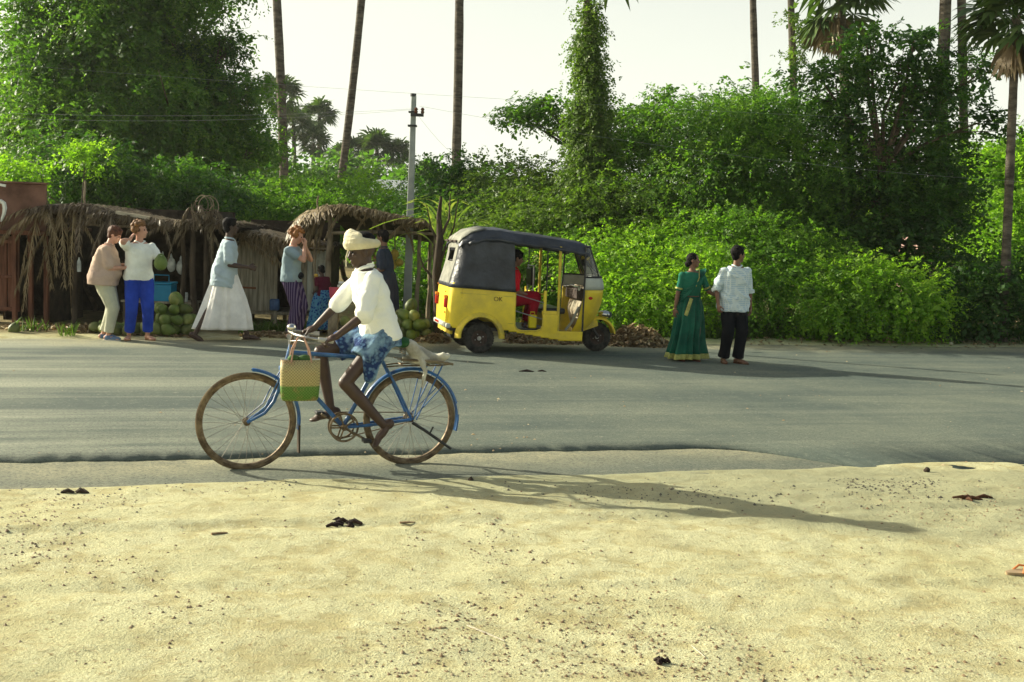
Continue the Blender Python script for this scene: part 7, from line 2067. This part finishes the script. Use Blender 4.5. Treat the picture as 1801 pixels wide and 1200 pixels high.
# sandal at the right edge
sd = empty('lost_sandal', onground(1796, 1010), .3, 'part of a worn tan sandal at the right edge of the sand', 'sandal')
pts = [Vector((.10 * math.cos(a), .038 * math.sin(a) * (1 + .15 * math.cos(a)), .004)) for a in np.linspace(0, 6.283, 23)[:-1]]
MB().prism(pts, (0, 0, .014), (0, 0, 0)).build('sole', mk('tan_rubber', (0.36, 0.26, 0.15), .2), sd)
MB().tube([(-.02, .04, .015), (.0, .02, .045), (.04, 0, .04), (.0, -.02, .045), (-.02, -.04, .015)], .006, 6).build('strap', mk('orange_strap', (0.5, 0.18, 0.06)), sd)
# pebbles and crumbs, thousands: one object
def pebbles(name, label, n, seed, qfun, mat, smin, smax):
    g = np.random.default_rng(seed); pts = []
    while len(pts) < n:
        px = g.uniform(-20, 1820); py = g.uniform(*qfun[:2]) if not callable(qfun) else qfun(g)
        p = G(px, py)
        dens = vnoise(np.array([p.x * 1.1]), np.array([p.y * 1.1]), 0, seed)[0] + .6 * vnoise(np.array([p.x * 4]), np.array([p.y * 4]), 0, seed + 1)[0]
        if g.uniform(0, 1) < max(.04, dens): pts.append((p.x, p.y))
    A = np.array(pts); z = gz(A[:, 0], A[:, 1]); q = -.289 * A[:, 0] + .957 * A[:, 1]
    z = np.where((q > QSTEP) & (q < Q1), np.maximum(z, .003), np.where(q > Q0 - .1, np.maximum(z, -.02), z))
    s = smin + (smax - smin) * g.uniform(0, 1, n) ** 3
    base = np.array([(1, 0, 0), (.3, .95, 0), (-.8, .6, 0), (-.8, -.6, 0), (.3, -.95, 0), (.1, .05, .75)]) 
    V = []; rot = g.uniform(0, 6.28, n)
    c, sn = np.cos(rot)[:, None], np.sin(rot)[:, None]
    bj = base[None] * g.uniform(.6, 1.3, (n, 6, 1)); asp = g.uniform(.5, 1, (n, 1))
    X = bj[:, :, 0]; Y = bj[:, :, 1] * asp; Z = bj[:, :, 2]
    V = np.stack([A[:, :1] + (X * c - Y * sn) * s[:, None], A[:, 1:] + (X * sn + Y * c) * s[:, None], z[:, None] - .002 + Z * s[:, None]], 2).reshape(-1, 3)
    f = np.array([(0, 1, 5), (1, 2, 5), (2, 3, 5), (3, 4, 5), (4, 0, 5)]); F = (np.arange(n)[:, None, None] * 6 + f[None]).reshape(-1, 3)
    TRI[0] += len(F)
    o = link(name, np_mesh(name, V, F, np.repeat(g.uniform(0, 1, n), 5)), mat, None, False)
    return tag(o, label, None, None, 'stuff')
ML_PEB = leafmat('pebble', (0.09, 0.05, 0.025), (0.24, 0.17, 0.09), (0.42, 0.36, 0.22), 0.0)
ML_PEBD = leafmat('grit', (0.03, 0.028, 0.022), (0.08, 0.07, 0.05), (0.18, 0.16, 0.10), 0.0)
pebbles('pebbles', 'small pebbles and crumbs of earth scattered over the sand', 8000, 3, (862, 1210), ML_PEB, .002, .015)
pebbles('dark_grit', 'dark gravel along the near edge of the road', 1800, 4, lambda g: 842 + abs(g.normal(0, 28)), ML_PEBD, .003, .017)
pebbles('road_chips', 'pale chips and leaves scattered on the asphalt', 260, 5, (615, 830), ML_STRAW, .006, .022)
def strawbits(n, seed):
    g = np.random.default_rng(seed); px = g.uniform(-20, 1820, n); py = 870 + 340 * g.uniform(0, 1, n)
    P_ = np.array([list(G(a, b_)) for a, b_ in zip(px, py)]); P_[:, 2] = gz(P_[:, 0], P_[:, 1]) + .003
    a = g.normal(0, .5, n); L = g.uniform(.01, .05, n); d = np.stack([np.cos(a), np.sin(a), 0 * a], 1) * L[:, None]; w = np.stack([-np.sin(a), np.cos(a), 0 * a], 1) * .0016; up = np.array([0, 0, .004])
    V = np.stack([P_ - d, P_ - w + up, P_ + d, P_ + w + up], 1).reshape(-1, 3); F = np.arange(len(V)).reshape(-1, 4)
    o = link('straw_bits', np_mesh('straw_bits', V, F, g.uniform(0, 1, n)), ML_STRAW, None, False); tag(o, 'short bits of dry straw on the sand', None, None, 'stuff')
strawbits(1400, 6)
print('LEAFTRIS', TRI[0], 'TOTAL', sum(len(o.data.polygons) * 2 for o in bpy.data.objects if o.type == 'MESH'))
